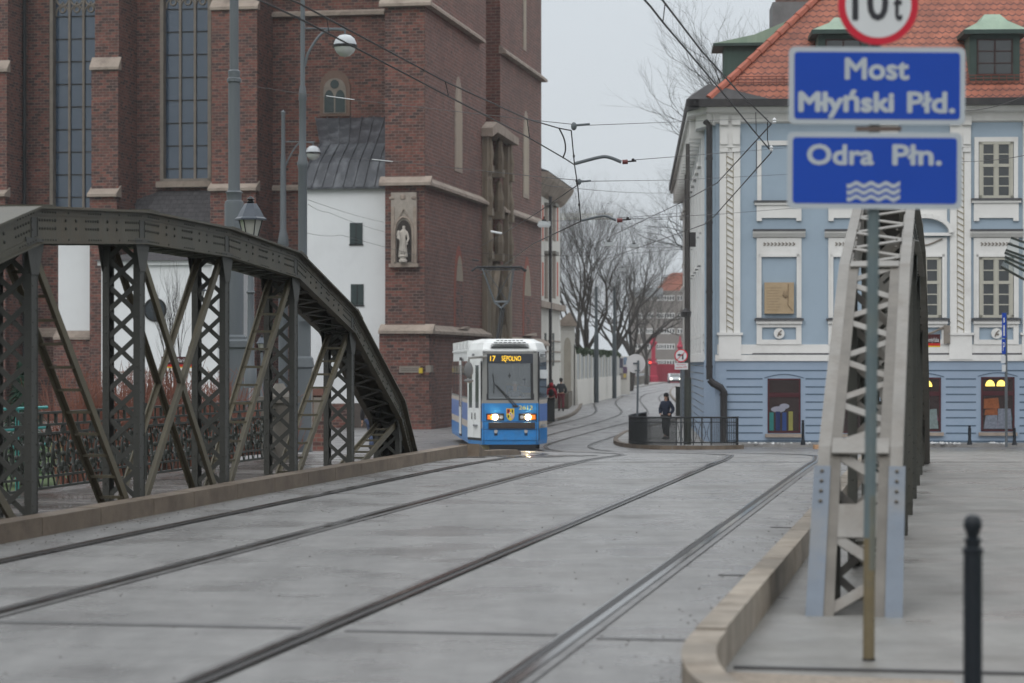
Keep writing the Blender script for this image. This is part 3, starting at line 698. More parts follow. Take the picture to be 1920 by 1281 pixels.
# lancets and niches on the west side
def onside(px, py, t=TA): s, z = BR.onT(px, t); return s, HT(py, z)
def lancet(pc, hwpx, ytop_, ybot, split=None):
    s0, z = BR.onT(pc, TA); hw = abs(BR.onT(pc+hwpx, TA)[0]-BR.onT(pc-hwpx, TA)[0])/2
    zt, zb = HT(ytop_, z), HT(ybot, z)
    pol = arch_poly(s0, hw, zb, zt-hw*2.2, zt)
    if split is None:
        o = part('lancet', MB().prismX(pol, TA-.02, TA+.035), m_trim, ch)
        part('recess', MB().prismX(arch_poly(s0, hw-.22, zb+.2, zt-hw*2.2, zt-.5), TA+.036, TA+.045), M('lancet_stone', (.33,.28,.22), .8, 0, .15, 2, streak=True), o)
    else:
        o = part('niche', MB().prismX(pol, TA-.02, TA+.012), M('niche_brick_edge', (.23,.075,.055), .85, 0, .3, 6), ch)
        part('niche_brick', MB().prismX(arch_poly(s0+.12, hw-.24, zb, zt-hw*2.2, zt-.45), TA+.0125, TA+.02), m_brick, o)
        hs_ = HT(split, z); p2 = [(x, max(zz, hs_)) for x, zz in arch_poly(s0+.12, hw-.24, zb, zt-hw*2.2, zt-.45)]
        part('niche_plaster', MB().prismX(p2, TA+.021, TA+.03), M('niche_plaster', (.27,.23,.18), .85, 0, .12, 2), o)
        part('sill', MB().prismX([(s0-hw, zb), (s0+hw, zb), (s0+hw, zb+.15)], TA-.01, TA+.3), m_trim, o)
lancet(859, 7, 144, 323); lancet(985.5, 5.5, 208, 372); lancet(860, 9, 460, 618, 527); lancet(988, 8, 481, 630, 555)
lancet(983, 3, -40, 95)
# portal
m_port = M('portal_stone', (.20,.165,.125), .85, 0, .35, 2.5, .5, 12, streak=True, dirt=(.09,.075,.055), dscale=1.5, damt=.7)
s0, s1 = T2(904), T2(951); po = MB(); zt = HT(250, BR.onT(928, TA)[1])
po.box(TA-.9, TA+.25, s0, s0+1.1, -1.3, HT(228, BR.onT(906, TA)[1])-.6); po.box(TA-.9, TA+.25, s1-1.1, s1, -1.3, HT(255, BR.onT(950, TA)[1])-.6)
po.box(TA-.9, TA-.35, s0+1.1, s1-1.1, 5.5, HT(255, BR.onT(928, TA)[1]))
for k in range(5):
    sk = s0+1.1+k*.34; sj = s1-1.1-k*.34
    for q in (sk, sj): po.tube([(TA+.2-k*.12, q, -1.3), (TA+.2-k*.12, q, 5.2)], .15, 8)
for k in range(9):
    sk = s0+.55+(s1-s0-1.1)*(k % 3)/2; po.box(TA-.3, TA+.42, sk-.28, sk+.28, 6.4+2.0*(k//3), 6.75+2*(k//3)); po.lathe(TA+.2, sk, [(.2, 6.75+2*(k//3)), (.26, 7.3+2*(k//3)), (.15, 7.9+2*(k//3)), (.16, 8.1+2*(k//3)), (.02, 8.3+2*(k//3))], 8)
po.tube([(TA+.1, s0+1.2, 3.2), (TA+.1, (s0*1.2+s1*.8)/2, 5.4), (TA+.1, (s0+s1)/2, 6.2), (TA+.1, (s0*.8+s1*1.2)/2, 5.4), (TA+.1, s1-1.2, 3.2)], .22, 8)
pp = part('portal', po, m_port, ch)
ge = MB(); ha_ = HT(227, BR.onT(909, TA)[1]); hb_ = HT(259, BR.onT(950, TA)[1])
ge.prismX([(s0-.2, ha_-.4), (s0+1.0, ha_), (s1+.2, hb_), (s1+.2, hb_-.35), (s0+1.0, ha_-.5), (s0-.2, ha_-.8)], TA-.6, TA+.55)
part('gable', ge, m_trim, pp)
part('doorway', MB().box(TA-.5, TA-.36, s0+2.2, s1-2.2, -1.3, 5.2), M('old_door', (.05,.035,.025), .6), pp)
# niche panel with the statue
def fpt(px, py, q=SF): return BR.fp(px, py, q)
a, zb = fpt(732, 497); b, zt = fpt(785, 361); cx = fpt(759, 400)[0]
pn = part('statue_niche', MB().box(a+.06, b-.06, SF-.16, SF-.0, zb, zt), M('niche_stone', (.30,.265,.23), .85, 0, .2, 5, .3, 12), ch)
pb_ = MB(); x0, zz0 = fpt(745.5, 492); x1, zz1 = fpt(773, 413)
pb_.prismY(arch_poly(cx, (x1-x0)/2, zz0, zz1-.55, zz1), SF-.18, SF-.161)
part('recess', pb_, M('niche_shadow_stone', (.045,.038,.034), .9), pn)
fm = MB(); pol = arch_poly(cx, (x1-x0)/2+.07, zz0, zz1-.5, zz1+.12)
fm.tube([(x, SF-.2, z) for x, z in pol], .055, 6); fm.tube([(cx-.45, SF-.2, zz1-.3), (cx, SF-.2, fpt(758, 393)[1]), (cx+.45, SF-.2, zz1-.3)], .03, 5)
fm.box(a-.02, b+.02, SF-.24, SF, zb-.1, zb+.04); 
for sg in (-1, 1): fm.box(cx+sg*.47-.07, cx+sg*.47+.07, SF-.2, SF-.1, zb, zt-.6)
for px, py in ((736, 372), (757, 372), (778, 372), (757, 368)):
    x, z = fpt(px, py); fm.ball((x, SF-.18, z), .09, 8, 5, (1.3, .4, .8))
part('frame', fm, m_trim, pn)
# ------------------------------------------------------------------ skinned figures
def skin_mesh(name, verts, edges, radii, sub=1):
    me = bpy.data.meshes.new(name); me.from_pydata(verts, edges, []); me.update()
    ob = bpy.data.objects.new(name, me); COL.objects.link(ob)
    md = ob.modifiers.new('s', 'SKIN'); 
    for i, r in enumerate(radii):
        sv = me.skin_vertices[0].data[i]; r = r if isinstance(r, tuple) else (r, r); sv.radius = r; sv.use_root = (i == 0)
    md.use_smooth_shade = True
    if sub: m2 = ob.modifiers.new('d', 'SUBSURF'); m2.levels = sub; m2.render_levels = sub
    dg = bpy.context.evaluated_depsgraph_get(); out = bpy.data.meshes.new_from_object(ob.evaluated_get(dg))
    mb = MB(); mb.add([tuple(v.co) for v in out.vertices], [tuple(p.vertices) for p in out.polygons])
    bpy.data.objects.remove(ob); bpy.data.meshes.remove(me); bpy.data.meshes.remove(out)
    return mb
def chain(specs):
    vs, es, rs = [], [], []
    idx = {}
    for key, p, r, par in specs:
        idx[key] = len(vs); vs.append(p); rs.append(r)
        if par is not None: es.append((idx[par], idx[key]))
    return vs, es, rs
def MBx(mb, loc, rz, sc=1):
    c, s = math.cos(rz), math.sin(rz); o = MB(); o.f = mb.f
    o.v = [(loc[0]+(x*c-y*s)*sc, loc[1]+(x*s+y*c)*sc, loc[2]+z*sc) for x, y, z in mb.v]; return o
m_skin = M('skin', (.42,.25,.18), .5, 0, .06, 8)
def person(label, loc, rz, H, jac, tro, hair, stride=.25, arms='pocket', hood=False, bag=None, hat=None, longj=0, seated=False, group=None, hands=True):
    """figure faces local -y"""
    th = thing('person', label, 'person', WF, loc, group)
    k = H/1.75
    hp = .95; sh = 1.43
    if seated: hp = .5; sh = .98
    base = [('pel', (0, 0, hp), (.13, .10), None), ('wst', (0, .0, hp+.15), (.12, .095), 'pel'), ('chs', (0, .01, hp+.34), (.155, .11), 'wst'), ('nk', (0, 0, sh+.06), (.055, .06), 'chs'),
            ('jaw', (0, -.015, sh+.15), (.062, .075), 'nk'), ('hd', (0, -.01, sh+.22), (.075, .09), 'jaw'), ('top', (0, 0, sh+.28), (.055, .065), 'hd')]
    leg = []
    for sg, nm in ((-1, 'L'), (1, 'R')):
        f = sg*stride
        if seated: leg += [('h'+nm, (sg*.1, -.02, hp), .085, 'pel'), ('k'+nm, (sg*.12, -.42, hp+.02), .06, 'h'+nm), ('a'+nm, (sg*.12, -.42, .1), .042, 'k'+nm), ('t'+nm, (sg*.12, -.6, .05), .035, 'a'+nm)]
        else: leg += [('h'+nm, (sg*.095, -f*.12, hp-.08), .088, 'pel'), ('k'+nm, (sg*.1, -f*.8-.03, .50), .06, 'h'+nm), ('a'+nm, (sg*.1, -f*1.1+(.10 if f < 0 else 0), .09+(.07 if f < 0 else 0)), .042, 'k'+nm), ('t'+nm, (sg*.11, -f*1.1-.15+(.10 if f < 0 else 0), .035+(.0 if f < 0 else 0)), .036, 'a'+nm)]
    arm = []; fing = []
    for sg, nm in ((-1, 'L'), (1, 'R')):
        if arms == 'pocket': e, wr, hd = (sg*.28, .08, sh-.30), (sg*.20, -.09, sh-.46), (sg*.15, -.12, sh-.53)
        elif arms == 'fwd': e, wr, hd = (sg*.27, -.12, sh-.26), (sg*.2, -.36, sh-.2), (sg*.17, -.44, sh-.18)
        else: e, wr, hd = (sg*.26, .04+sg*.06, sh-.29), (sg*.27, sg*.12-.05, sh-.53), (sg*.27, sg*.14-.06, sh-.61)
        arm += [('s'+nm, (sg*.17, .01, sh-.03), .062, 'chs'), ('e'+nm, e, .045, 's'+nm), ('w'+nm, wr, .028, 'e'+nm), ('p'+nm, hd, (.038, .02), 'w'+nm)]
        if arms != 'pocket':
            d = (Vector(hd)-Vector(wr)).normalized(); a = Vector((0, 1, 0)) if arms != 'fwd' else Vector((1, 0, 0)); a = (a-d*a.dot(d)).normalized(); u = d.cross(a)
            for i, ln in enumerate((.07, .08, .075, .06)):
                b0 = Vector(hd)+a*(i-1.5)*.02+d*.01; fing.append([b0, b0+d*ln*.55+u*.006, b0+d*ln*.9+u*.022*sg])
            b0 = Vector(wr).lerp(Vector(hd), .6)-a*.03; fing.append([b0, b0-a*.025+d*.03, b0-a*.03+d*.06])
    vs, es, rs = chain(base+leg+arm); vs = [tuple(Vector(v)*k) for v in vs]; rs = [(r[0]*k, r[1]*k) if isinstance(r, tuple) else r*k for r in rs]
    body = skin_mesh('b', vs, es, rs)
    for f_ in fing: body.tube([tuple(p*k) for p in f_], [.010*k, .009*k, .007*k], 6)
    hz = (sh+.2)*k
    body.ball((0, -.10*k, hz-.01*k), .016*k, 6, 4, (1, 1.4, 1.6)); 
    for sg in (-1, 1): body.ball((sg*.078*k, .0, hz), .02*k, 6, 4, (.5, 1, 1.5))
    part('body', MBx(body, loc, rz), m_skin, th, True)
    fc = MB()
    for sg in (-1, 1): fc.ball((sg*.03*k, -.088*k, hz+.025*k), .009*k, 6, 4)
    fc.ball((0, -.09*k, hz-.055*k), .012*k, 6, 4, (2, .5, .6)); part('face_features', MBx(fc, loc, rz), M('dark_features', (.06,.03,.025), .5), th, True)
    # clothing
    js = [(a, p, ((r[0]+.04, r[1]+.045) if isinstance(r, tuple) else r+.034), q) for a, p, r, q in base[:3]+[('nk', (0, 0, sh+.03), (.075, .075), 'chs')]+[x for x in arm if x[0][0] != 'p']]
    js[0] = ('pel', (0, 0, hp-.02-longj), (.165, .14), None)
    vs, es, rs = chain(js); vs = [tuple(Vector(v)*k) for v in vs]; rs = [(r[0]*k, r[1]*k) if isinstance(r, tuple) else r*k for r in rs]
    part('jacket', MBx(skin_mesh('j', vs, es, rs), loc, rz), jac, th, True)
    ts = [('pel', (0, 0, hp), (.145, .12), None)]+[(a, p, r+.024, q) for a, p, r, q in leg if a[0] != 't']
    vs, es, rs = chain(ts); vs = [tuple(Vector(v)*k) for v in vs]; rs = [(r[0]*k, r[1]*k) if isinstance(r, tuple) else r*k for r in rs]
    part('trousers', MBx(skin_mesh('t', vs, es, rs), loc, rz), tro, th, True)
    sb = MB()
    for a, p, r, q in leg:
        if a[0] == 't':
            an = [x[1] for x in leg if x[0] == 'a'+a[1]][0]
            sb.tube([tuple(Vector(an)*k+Vector((0, .05, -.01))*k), tuple(Vector(p)*k), tuple(Vector(p)*k+Vector((0, -.06, 0)))], [.05*k, .048*k, .03*k], 8)
    part('shoe', MBx(sb, loc, rz), m_black, th, True)
    hm_ = MB(); hm_.ball((0, .012*k, hz+.035*k), .102*k, 12, 8, (.92, 1.06, 1.0))
    if hood: part('hood', MBx(MB().ball((0, .02*k, hz+.01*k), .125*k, 12, 8, (.95, 1.05, 1.12)), loc, rz), jac, th, True)
    elif hat: part('beanie', MBx(MB().ball((0, .005, hz+.06*k), .108*k, 12, 8, (.95, 1.03, .95)).ball((0, 0, hz+.05*k), .112*k, 12, 4, (.96, 1.04, .35)), loc, rz), hat, th, True); 
    if not hood:
        # keep the face clear: hair shell sits behind and above
        hh = MB(); hh.ball((0, .03*k, hz+.03*k), .1*k, 12, 8, (.95, .98, 1.05))
        if hair[1]: hh.ball((0, .06*k, hz-.12*k), .1*k, 10, 8, (1.1, .6, 1.9))
        part('hair', MBx(hh, loc, rz), hair[0], th, True)
    if bag: part('backpack', MBx(MB().ball((0, .19*k, (hp+.28)*k), .15*k, 12, 8, (1, .6, 1.35)), loc, rz), bag, th, True)
    return th
m_navy = M('navy_cloth', (.018,.024,.042), .85, 0, .3, 12); m_blk = M('black_cloth', (.018,.017,.018), .85, 0, .3, 12)
m_redc = M('red_cloth', (.27,.015,.025), .8, 0, .25, 12); m_mar = M('maroon_cloth', (.12,.02,.028), .85, 0, .25, 12); m_gryc = M('charcoal_cloth', (.045,.05,.055), .85, 0, .25, 12)
m_hairD = M('dark_hair', (.02,.014,.012), .6); m_hairG = M('grey_hair', (.3,.28,.26), .6); m_jean = M('jeans', (.04,.055,.10), .85, 0, .25, 12)
m_beige = M('beige_cloth', (.36,.27,.23), .85, 0, .15, 12)
def onp(px, py, lift=.12):                      # a walker's place on the raised pavement
    z = F*(2.71-lift)/(py-HY); return (XW(px, z), z, -1.2+lift)
person('walker seen from behind in charcoal jacket, black hat and maroon trousers', onp(1052, 771), R(180), 1.78, m_gryc, m_mar, (m_hairD, False), .22, 'pocket', hat=m_blk)
l_ = onp(1033, 778); person('short walker in a bright red hooded jacket with a dark backpack', (l_[0], l_[1]-1, l_[2]), R(180), 1.62, m_redc, m_blk, (m_hairD, False), .15, 'down', hood=True, bag=m_blk)
person('dark haired walker in black behind the red hooded jacket', onp(1034, 768), R(180), 1.7, m_blk, m_blk, (m_hairD, True), .1, 'pocket')
person('woman in navy winter jacket and black beanie standing behind the black railing', (XW(1249, 83), 83, -1.09), R(-28), 1.57, m_navy, m_blk, (m_hairD, True), .05, 'pocket', hat=m_blk, longj=.08)
person('person in dark coat and blue jeans half hidden behind the end of the left truss', (XW(697, 71), 71, SG(71)), R(160), 1.75, m_blk, m_jean, (m_hairD, False), .2, 'down', longj=.1)
person('passer-by in beige jacket and dark red hat beyond the teal fence', (XW(131, 62), 62, -1.5), R(80), 1.62, m_beige, m_gryc, (m_hairD, False), .1, 'pocket', hat=m_mar)
# madonna statue on its pedestal
m_stat = M('statue_stone', (.40,.365,.325), .85, 0, .15, 6, .2, 30)
cx_, zb_ = BR.fp(759, 492, SF); q = SF-.34
stt = thing('madonna_statue', 'pale stone statue of a woman holding a child in the brick buttress niche', 'statue', BR, (cx_, q, zb_))
v = [('a', (0,0,.32), (.17,.13), None), ('b', (0,0,.7), (.15,.12), 'a'), ('c', (.01,0,.98), (.12,.1), 'b'), ('d', (.02,0,1.2), (.15,.1), 'c'), ('e', (.03,0,1.36), (.05,.05), 'd'), ('f', (.04,-.01,1.5), (.075,.08), 'e'),
     ('s1', (-.13,0,1.2), .06, 'd'), ('e1', (-.21,-.06,.98), .05, 's1'), ('h1', (-.13,-.16,.97), .035, 'e1'), ('s2', (.17,0,1.2), .06, 'd'), ('e2', (.24,-.03,.95), .05, 's2'), ('h2', (.18,-.12,.78), .035, 'e2')]
vs_, es_, rs_ = chain(v); sbm = skin_mesh('st', vs_, es_, rs_)
for k in range(9):
    an = k*.7; sbm.tube([(.17*math.cos(an), .12*math.sin(an), .2), (.12*math.cos(an), .10*math.sin(an), .9)], [.03, .015], 5)
for i in range(5): sbm.tube([(.18+.012*i, -.13, .77), (.17+.012*i, -.16, .71)], .008, 5)
part('body', MBx(sbm, (cx_, q, zb_), 0), m_stat, stt, True)
v = [('a', (-.14,-.16,1.0), (.07,.06), None), ('b', (-.15,-.15,1.16), (.065,.05), 'a'), ('c', (-.15,-.16,1.3), (.06,.06), 'b'), ('l', (-.08,-.22,.92), .03, 'a'), ('m', (-.08,-.2,.8), .025, 'l'), ('r', (-.24,-.16,1.1), .025, 'b')]
vs_, es_, rs_ = chain(v); part('child', MBx(skin_mesh('ch', vs_, es_, rs_), (cx_, q, zb_), 0), m_stat, stt, True)
part('pedestal', MBx(MB().lathe(0, 0, [(.17, 0), (.17, .08), (.13, .12), (.13, .18), (.18, .22), (.18, .26), (.14, .3)], 12), (cx_, q, zb_), 0), m_stat, stt)
# ------------------------------------------------------------------ white building under the lead roof, chapel, lean-to roofs
SW = 99.2
wb = thing('white_building', 'plain white rendered building with steep dark lead roof against the church buttress', 'building', BR, (BR.onS(650, SW)[0], SW, -1.2))
a, ht = BR.fp(572, 351, SW); b = BR.onS(724, SW)[0]; hb = HT(757, 100)
part('wall', MB().box(a, b+.3, SW, SN-.01, -1.5, ht), m_plaster, wb)
rf = MB(); hr = HT(221, BR.onS(660, SN)[1]); x0t = S2(592, SN)
rows_ = [(SW-.25, ht-.03, a-.12), (SW+.5, ht+1.05, a+.05), (SW+1.6, ht+1.95, a+.25), (SN-.02, hr, x0t)]
for (y0, z0, xa), (y1, z1, xb) in zip(rows_, rows_[1:]):
    rf.add([(xa, y0, z0), (b+.2, y0, z0), (b+.2, y1, z1), (xb, y1, z1), (xa, y0, z0-.1), (b+.2, y0, z0-.1)], [(0,1,2,3),(0,4,5,1)])
    rf.add([(xa, y0, z0), (xb, y1, z1), (xb, SN, z1), (xa, SN, z0)], [(0,1,2,3)])
    for k in range(9):
        f = k/8; xa2 = xa+(b-xa)*f; xb2 = xb+(b-xb)*f; rf.bar((xa2, y0, z0+.03), (xb2, y1, z1+.03), .05, .06, (1,0,0))
part('roof', rf, m_leadroof, wb)
for (l, r_, t, bt_) in ((656, 680, 418, 458), (658, 682, 533, 572)):
    x0, z0 = BR.fp(l, bt_, SW); x1, z1 = BR.fp(r_, t, SW)
    o = part('window', MB().box(x0, x1, SW-.03, SW+.02, z0, z1), m_winb, wb)
    part('frame', MB().box(x0-.03, x1+.03, SW-.05, SW, z0-.06, z0-.005).box((x0+x1)/2-.02, (x0+x1)/2+.02, SW-.045, SW-.031, z0, z1), m_black, o)
x0, z0 = BR.fp(650, 840, SW); x1, z1 = BR.fp(718, 757, SW)
part('base_course', MB().box(a, b+.05, SW-.06, SW+.05, -1.5, z1), m_brick, wb)
x0 = BR.fp(662, 840, SW)[0]; x1 = BR.fp(694, 840, SW)[0]
part('door', MB().box(x0, x1, SW-.1, SW+.04, -1.5, z1+.02), M('grey_brown_door', (.075,.062,.055), .6, 0, .2, 5), wb)
# chapel on the left
SC = 96.5
cp = thing('white_chapel', 'low white chapel with round dark window and slate roof in front of the church', 'chapel', BR, (BR.onS(300, SC)[0], SC, -1.5))
a, ht = BR.fp(190, 490, SC); b = BR.onS(424, SC)[0]
part('wall', MB().box(a, b, SC, SN-.02, -1.6, ht), m_plaster, cp)
part('eaves', MB().box(a-.12, b+.12, SC-.15, SC, ht-.18, ht), m_plaster, cp)
zr = HT(462, 101); part('roof', MB().add([(a-.3, SC-.3, ht), (b+.3, SC-.3, ht), (b, SN-.03, zr+.5), (a+1.3, SN-.03, zr+.5), (a-.3, SN-.03, ht)], [(0,1,2,3),(0,3,4),(0,4,3,2,1)]), m_slate, cp)
x, z = BR.fp(291, 581, SC); o = part('round_window', MB().annulus((x, z), .42, .5, SC-.05, SC+.02), m_iron, cp)
part('grille', MB().disc((x, z), .42, SC-.02, SC+.01).annulus((x, z), .12, .16, SC-.06, SC-.02), M('leaded_dark', (.03,.038,.045), .5, 0, .4, 8), o)
for px in (203,):
    x0, z0 = BR.fp(px-6, 700, SC); x1, z1 = BR.fp(px+4, 560, SC)
    part('blind_arch', MB().prismY(arch_poly((x0+x1)/2, (x1-x0)/2, z0, z1-.3, z1), SC-.03, SC+.01), m_winb, cp)
for px in (196, 402):
    x0, z0 = BR.fp(px-5, 715, SC-.1); x1, z1 = BR.fp(px+6, 500, SC-.1); part('pilaster', MB().box(x0, x1, SC-.1, SC, -1.5, ht-.2), m_plaster, cp)
part('string_course', MB().box(a-.02, b, SC-.06, SC, HT(697, 98)-.05, HT(697, 98)), m_trim, cp)
x0, z0 = BR.fp(100, 622, SBF); x1, z1 = BR.fp(178, 452, SBF)
wp = thing('white_annex', 'plain white annex wall between two brick buttresses, seen under the bridge arch', 'building', BR, ((x0+x1)/2, SBF+1, 0))
part('wall', MB().box(x0, x1-.05, SBF+.6, SN-.03, z0, z1+.4), m_plaster, wp); part('base', MB().box(x0-.1, x1-.05, SBF+.3, SN-.03, -1.5, z0-.3), m_brick, wp)
part('sill', MB().prismX([(SBF+.6, z0+.05), (SBF+.2, z0-.25), (SBF+.2, z0-.35), (SBF+.6, z0-.35)], x0-.1, x1), m_trim, wp)
# slate lean-to under the second long window
x0, z0 = BR.fp(238, 430, SBF+.3); x1, _ = BR.fp(407, 430, SBF+.3); zt = HT(349, 105)
lt = MB(); xm = S2(262, SN); xt = S2(300, SN); zm = HT(366, 105)
lt.add([(x0, SBF+.2, z0-.4), (x1, SBF+.2, z0-.4), (x1, SN-.04, zt), (xt, SN-.04, zt), (xm-.2, SN-.04, zm), (x0+.2, SBF+.9, z0+.1)], [(0,1,2,3,4,5)])
part('sacristy_roof', lt, m_slate, ch)
part('sacristy_wall', MB().box(x0+.1, x1, SBF+.35, SN-.05, -1.5, z0-.42), m_brick, ch)
part('downpipe', MB().tube([(S2(46, SBF+1.6), SBF+1.6, -1.4), (S2(46, SBF+1.6), SBF+1.6, 26)], .09, 8), m_iron, ch)
# ------------------------------------------------------------------ the tram
m_tw = M('tram_white', (.68,.69,.68), .35, 0, .05, 1.5, dirt=(.44,.44,.42), dscale=.9, damt=.5)
m_tb = M('tram_blue', (.03,.20,.50), .3, 0, .08, 2, dirt=(.05,.11,.20), dscale=2.2, damt=.6)
m_tb2 = M('tram_blue_side', (.10,.18,.42), .35, 0, .08, 2, dirt=(.09,.13,.22), dscale=1.2, damt=.45)
m_tbg = M('tram_beige', (.43,.38,.33), .45, 0, .08, 2)
m_tgy = M('tram_grey', (.20,.20,.19), .45, 0, .1, 3)
m_tgl = glassmat('tram_glass', (.045,.052,.058), .06)
m_tws = glassmat('tram_windscreen', (.30,.33,.35), .04, .25)
m_rub = M('tram_rubber', (.02,.02,.022), .6)
m_int = M('tram_interior', (.23,.24,.25), .8, 0, .2, 1.5)
m_amb = M('amber_led', (.5,.3,.02), .5, 0, 0, emit=(1,.60,.03), estr=1.25)
m_hl = M('headlamp_lit', (.9,.85,.7), .3, 0, 0, emit=(1,.74,.42), estr=420)
m_ind = M('indicator_orange', (.55,.13,.02), .3, emit=(1,.25,.03), estr=.25)
m_chr = M('lamp_chrome', (.55,.55,.55), .2, .6)
TY = 73.0; TG = SG(73.5)+.0; TR_F = Fr(-R(4.0))
# tram frame: x right, y back
ox, oy = -.05, TY; lx, ly = TR_F.loc(ox, oy)
tram = thing('tram', 'blue and white tram with lit headlamps and amber destination display coming round the curve', 'tram', TR_F, (lx, ly, TG))
def TX(mb): o = MB(); o.f = mb.f; o.v = [(x+lx, y+ly, z+TG) for x, y, z in mb.v]; return o
def tp(name, mb, mat, par=None, sm=False, label=None): return part(name, TX(mb), mat, par or tram, sm, label)
fw, hw, tb, LN = .85, 1.22, 1.24, 13.5
def plan(i=0.0, fb=0.0, top=0):
    return [(-fw+i*.6, fb+i), (fw-i*.6, fb+i), (hw-i, tb), (hw-i, LN-tb), (fw-i, LN-i), (-fw+i, LN-i), (-hw+i, LN-tb), (-hw+i, tb)]
def band(z0, z1, i0=0, i1=0, f0=0, f1=0):
    a = plan(i0, f0); b = plan(i1, f1); n = 8; mb = MB()
    return mb.add([(x, y, z0) for x, y in a]+[(x, y, z1) for x, y in b], [(i, (i+1) % n, n+(i+1) % n, n+i) for i in range(n)])
# lean of the upper front
bd = tp('body', band(.32, .69), m_tb, None)
part('bottom_skirt', TX(band(.20, .32, .02, 0)), m_tb, bd)
# side bands and front panels
sb_ = MB(); sb_.add(band(.69, .90).v, [f for i, f in enumerate(band(.69, .90).f) if i != 0]); sb_.add(band(1.43, 1.55).v, [f for i, f in enumerate(band(1.43, 1.55).f) if i != 0])
part('beige_stripe', TX(sb_), m_tbg, bd)
mb = MB(); t_ = band(.90, 1.43); mb.add(t_.v, [f for i, f in enumerate(t_.f) if i != 0]); part('side_panel', TX(mb), m_tb2, bd)
mb = MB(); mb.box(-fw, fw, 0, .05, .69, 1.45); part('front_panel', TX(mb), m_tb, bd)
mb = MB(); t_ = band(1.55, 2.66, 0, .05, 0, .16); mb.add(t_.v, [f for i, f in enumerate(t_.f) if i != 0]); part('window_band', TX(mb), m_tgy, bd)
# upper band and roof
mb = MB(); t_ = band(2.66, 3.02, .05, .06, .16, .16); mb.add(t_.v, [f for i, f in enumerate(t_.f) if i != 0]); t2 = band(3.02, 3.07, .02, .02, .13, .13); mb.add(t2.v, t2.f)
t3 = band(3.07, 3.27, .04, .12, .14, .20); mb.add(t3.v, t3.f); t4 = band(3.27, 3.40, .12, .42, .20, .42); mb.add(t4.v, t4.f)
a = plan(.42, .42); mb.add([(x, y, 3.40) for x, y in a], [tuple(range(8))])
rf_ = tp('roof', mb, m_tw)
for k in range(5):
    y0 = 2+k*2.2; part('roof_box', TX(MB().box(-1.17, -.75, y0, y0+1.7, 3.12, 3.36)), m_tw, rf_)
gr_ = MB()
for i, z in enumerate((3.345, 3.29, 3.235, 3.185, 3.135)):
    hw_ = (.42, .5, .56, .58, .58)[i]; yy = .20+(z-3.27)/.13*.22 if z > 3.27 else .14+(z-3.07)*.3
    if i < 2:
        for k in range(7): x = -hw_+.02+k*2*hw_/7; gr_.box(x, x+2*hw_/7-.03, yy-.016, yy+.05, z-.014, z+.010)
    else: gr_.box(-hw_, hw_, yy-.006, yy+.05, z-.012, z+.010)
part('grille', TX(gr_), m_rub, rf_)
# front: windscreen, frame, display
def fq(x0, x1, z0, z1, off, th=.01):
    l = lambda z: (z-1.45)/(2.66-1.45)*.16 if z < 2.66 else .16
    return MB().add([(x0, l(z0)+off, z0), (x1, l(z0)+off, z0), (x1, l(z1)+off, z1), (x0, l(z1)+off, z1), (x0, l(z0)+off+th, z0), (x1, l(z0)+off+th, z0), (x1, l(z1)+off+th, z1), (x0, l(z1)+off+th, z1)],
      [(0,1,2,3),(4,7,6,5),(0,4,5,1),(1,5,6,2),(2,6,7,3),(3,7,4,0)])
fr1 = MB()
for q in ((-.85,-.70,1.45,2.98), (.70,.85,1.45,2.98), (-.70,.70,1.45,1.58), (-.70,.70,2.94,3.02)):
    t_ = fq(*q, -.004, .05); fr1.add(t_.v, t_.f)
fo = tp('windscreen_frame', fr1, m_tgy)
bl = MB()
for q in ((-.72,-.66,1.56,2.66), (.62,.72,1.56,2.66), (-.72,.72,1.55,1.585)):
    t_ = fq(*q, -.012, .02); bl.add(t_.v, t_.f)
tp('windscreen_seal', bl, m_rub)
tp('windscreen', fq(-.68, .66, 1.57, 2.68, .002, .008), m_tws)
dsp = tp('destination_display', fq(-.70, .70, 2.66, 2.945, -.012, .03), M('display_black', (.045,.05,.06), .2))
for s_, x0, x1 in (('17', -.60, -.44), ('SĘPOLNO', -.25, .33)):
    t_ = text_mb(s_, x0, x1, (2.72 if s_ == '17' else 2.685), (2.88 if s_ == '17' else 2.885), .16-.022, .006); part('lettering', TX(t_), m_amb, dsp)
# interior: floor, rear walls, seats, driver's desk
mb = MB(); mb.box(-1.1, 1.1, .3, 13, .75, .80).box(-1.1, 1.1, 1.9, 1.93, .8, 1.75).box(-1.12, -1.1, .8, 12.8, .8, 1.6).box(1.1, 1.12, 1.2, 12.8, .8, 1.6).box(-1.1, 1.1, 12.9, 12.95, .8, 2.7).box(-1.12,1.12,.6,13,2.9,2.95)
mb.box(-.66, .64, .18, .55, .8, 1.62); tp('interior', mb, m_int)
part_s = MB()
for k in range(5):
    for x in (-.8, .75): part_s.box(x-.25, x+.25, 3+k*1.6, 3.1+k*1.6, 1.0, 1.9)
tp('seat', part_s, m_tb2)
person('tram driver in dark uniform jacket and pale shirt collar behind the windscreen', (ox+.12+.02, TY+.98, TG+.82), R(0), 1.72, m_navy, m_blk, (m_hairG, False), 0, 'fwd', seated=True)
sm2 = MB()
for z in (.665, .895): sm2.box(-fw+.01, fw-.01, -.004, .0, z-.006, z+.006)
for x in (-.80, .80): sm2.box(x-.005, x+.005, -.004, .0, .22, 1.44)
sm2.box(-fw+.01, fw-.01, -.004, .0, .325, .335); tp('panel_seam', sm2, m_rub)
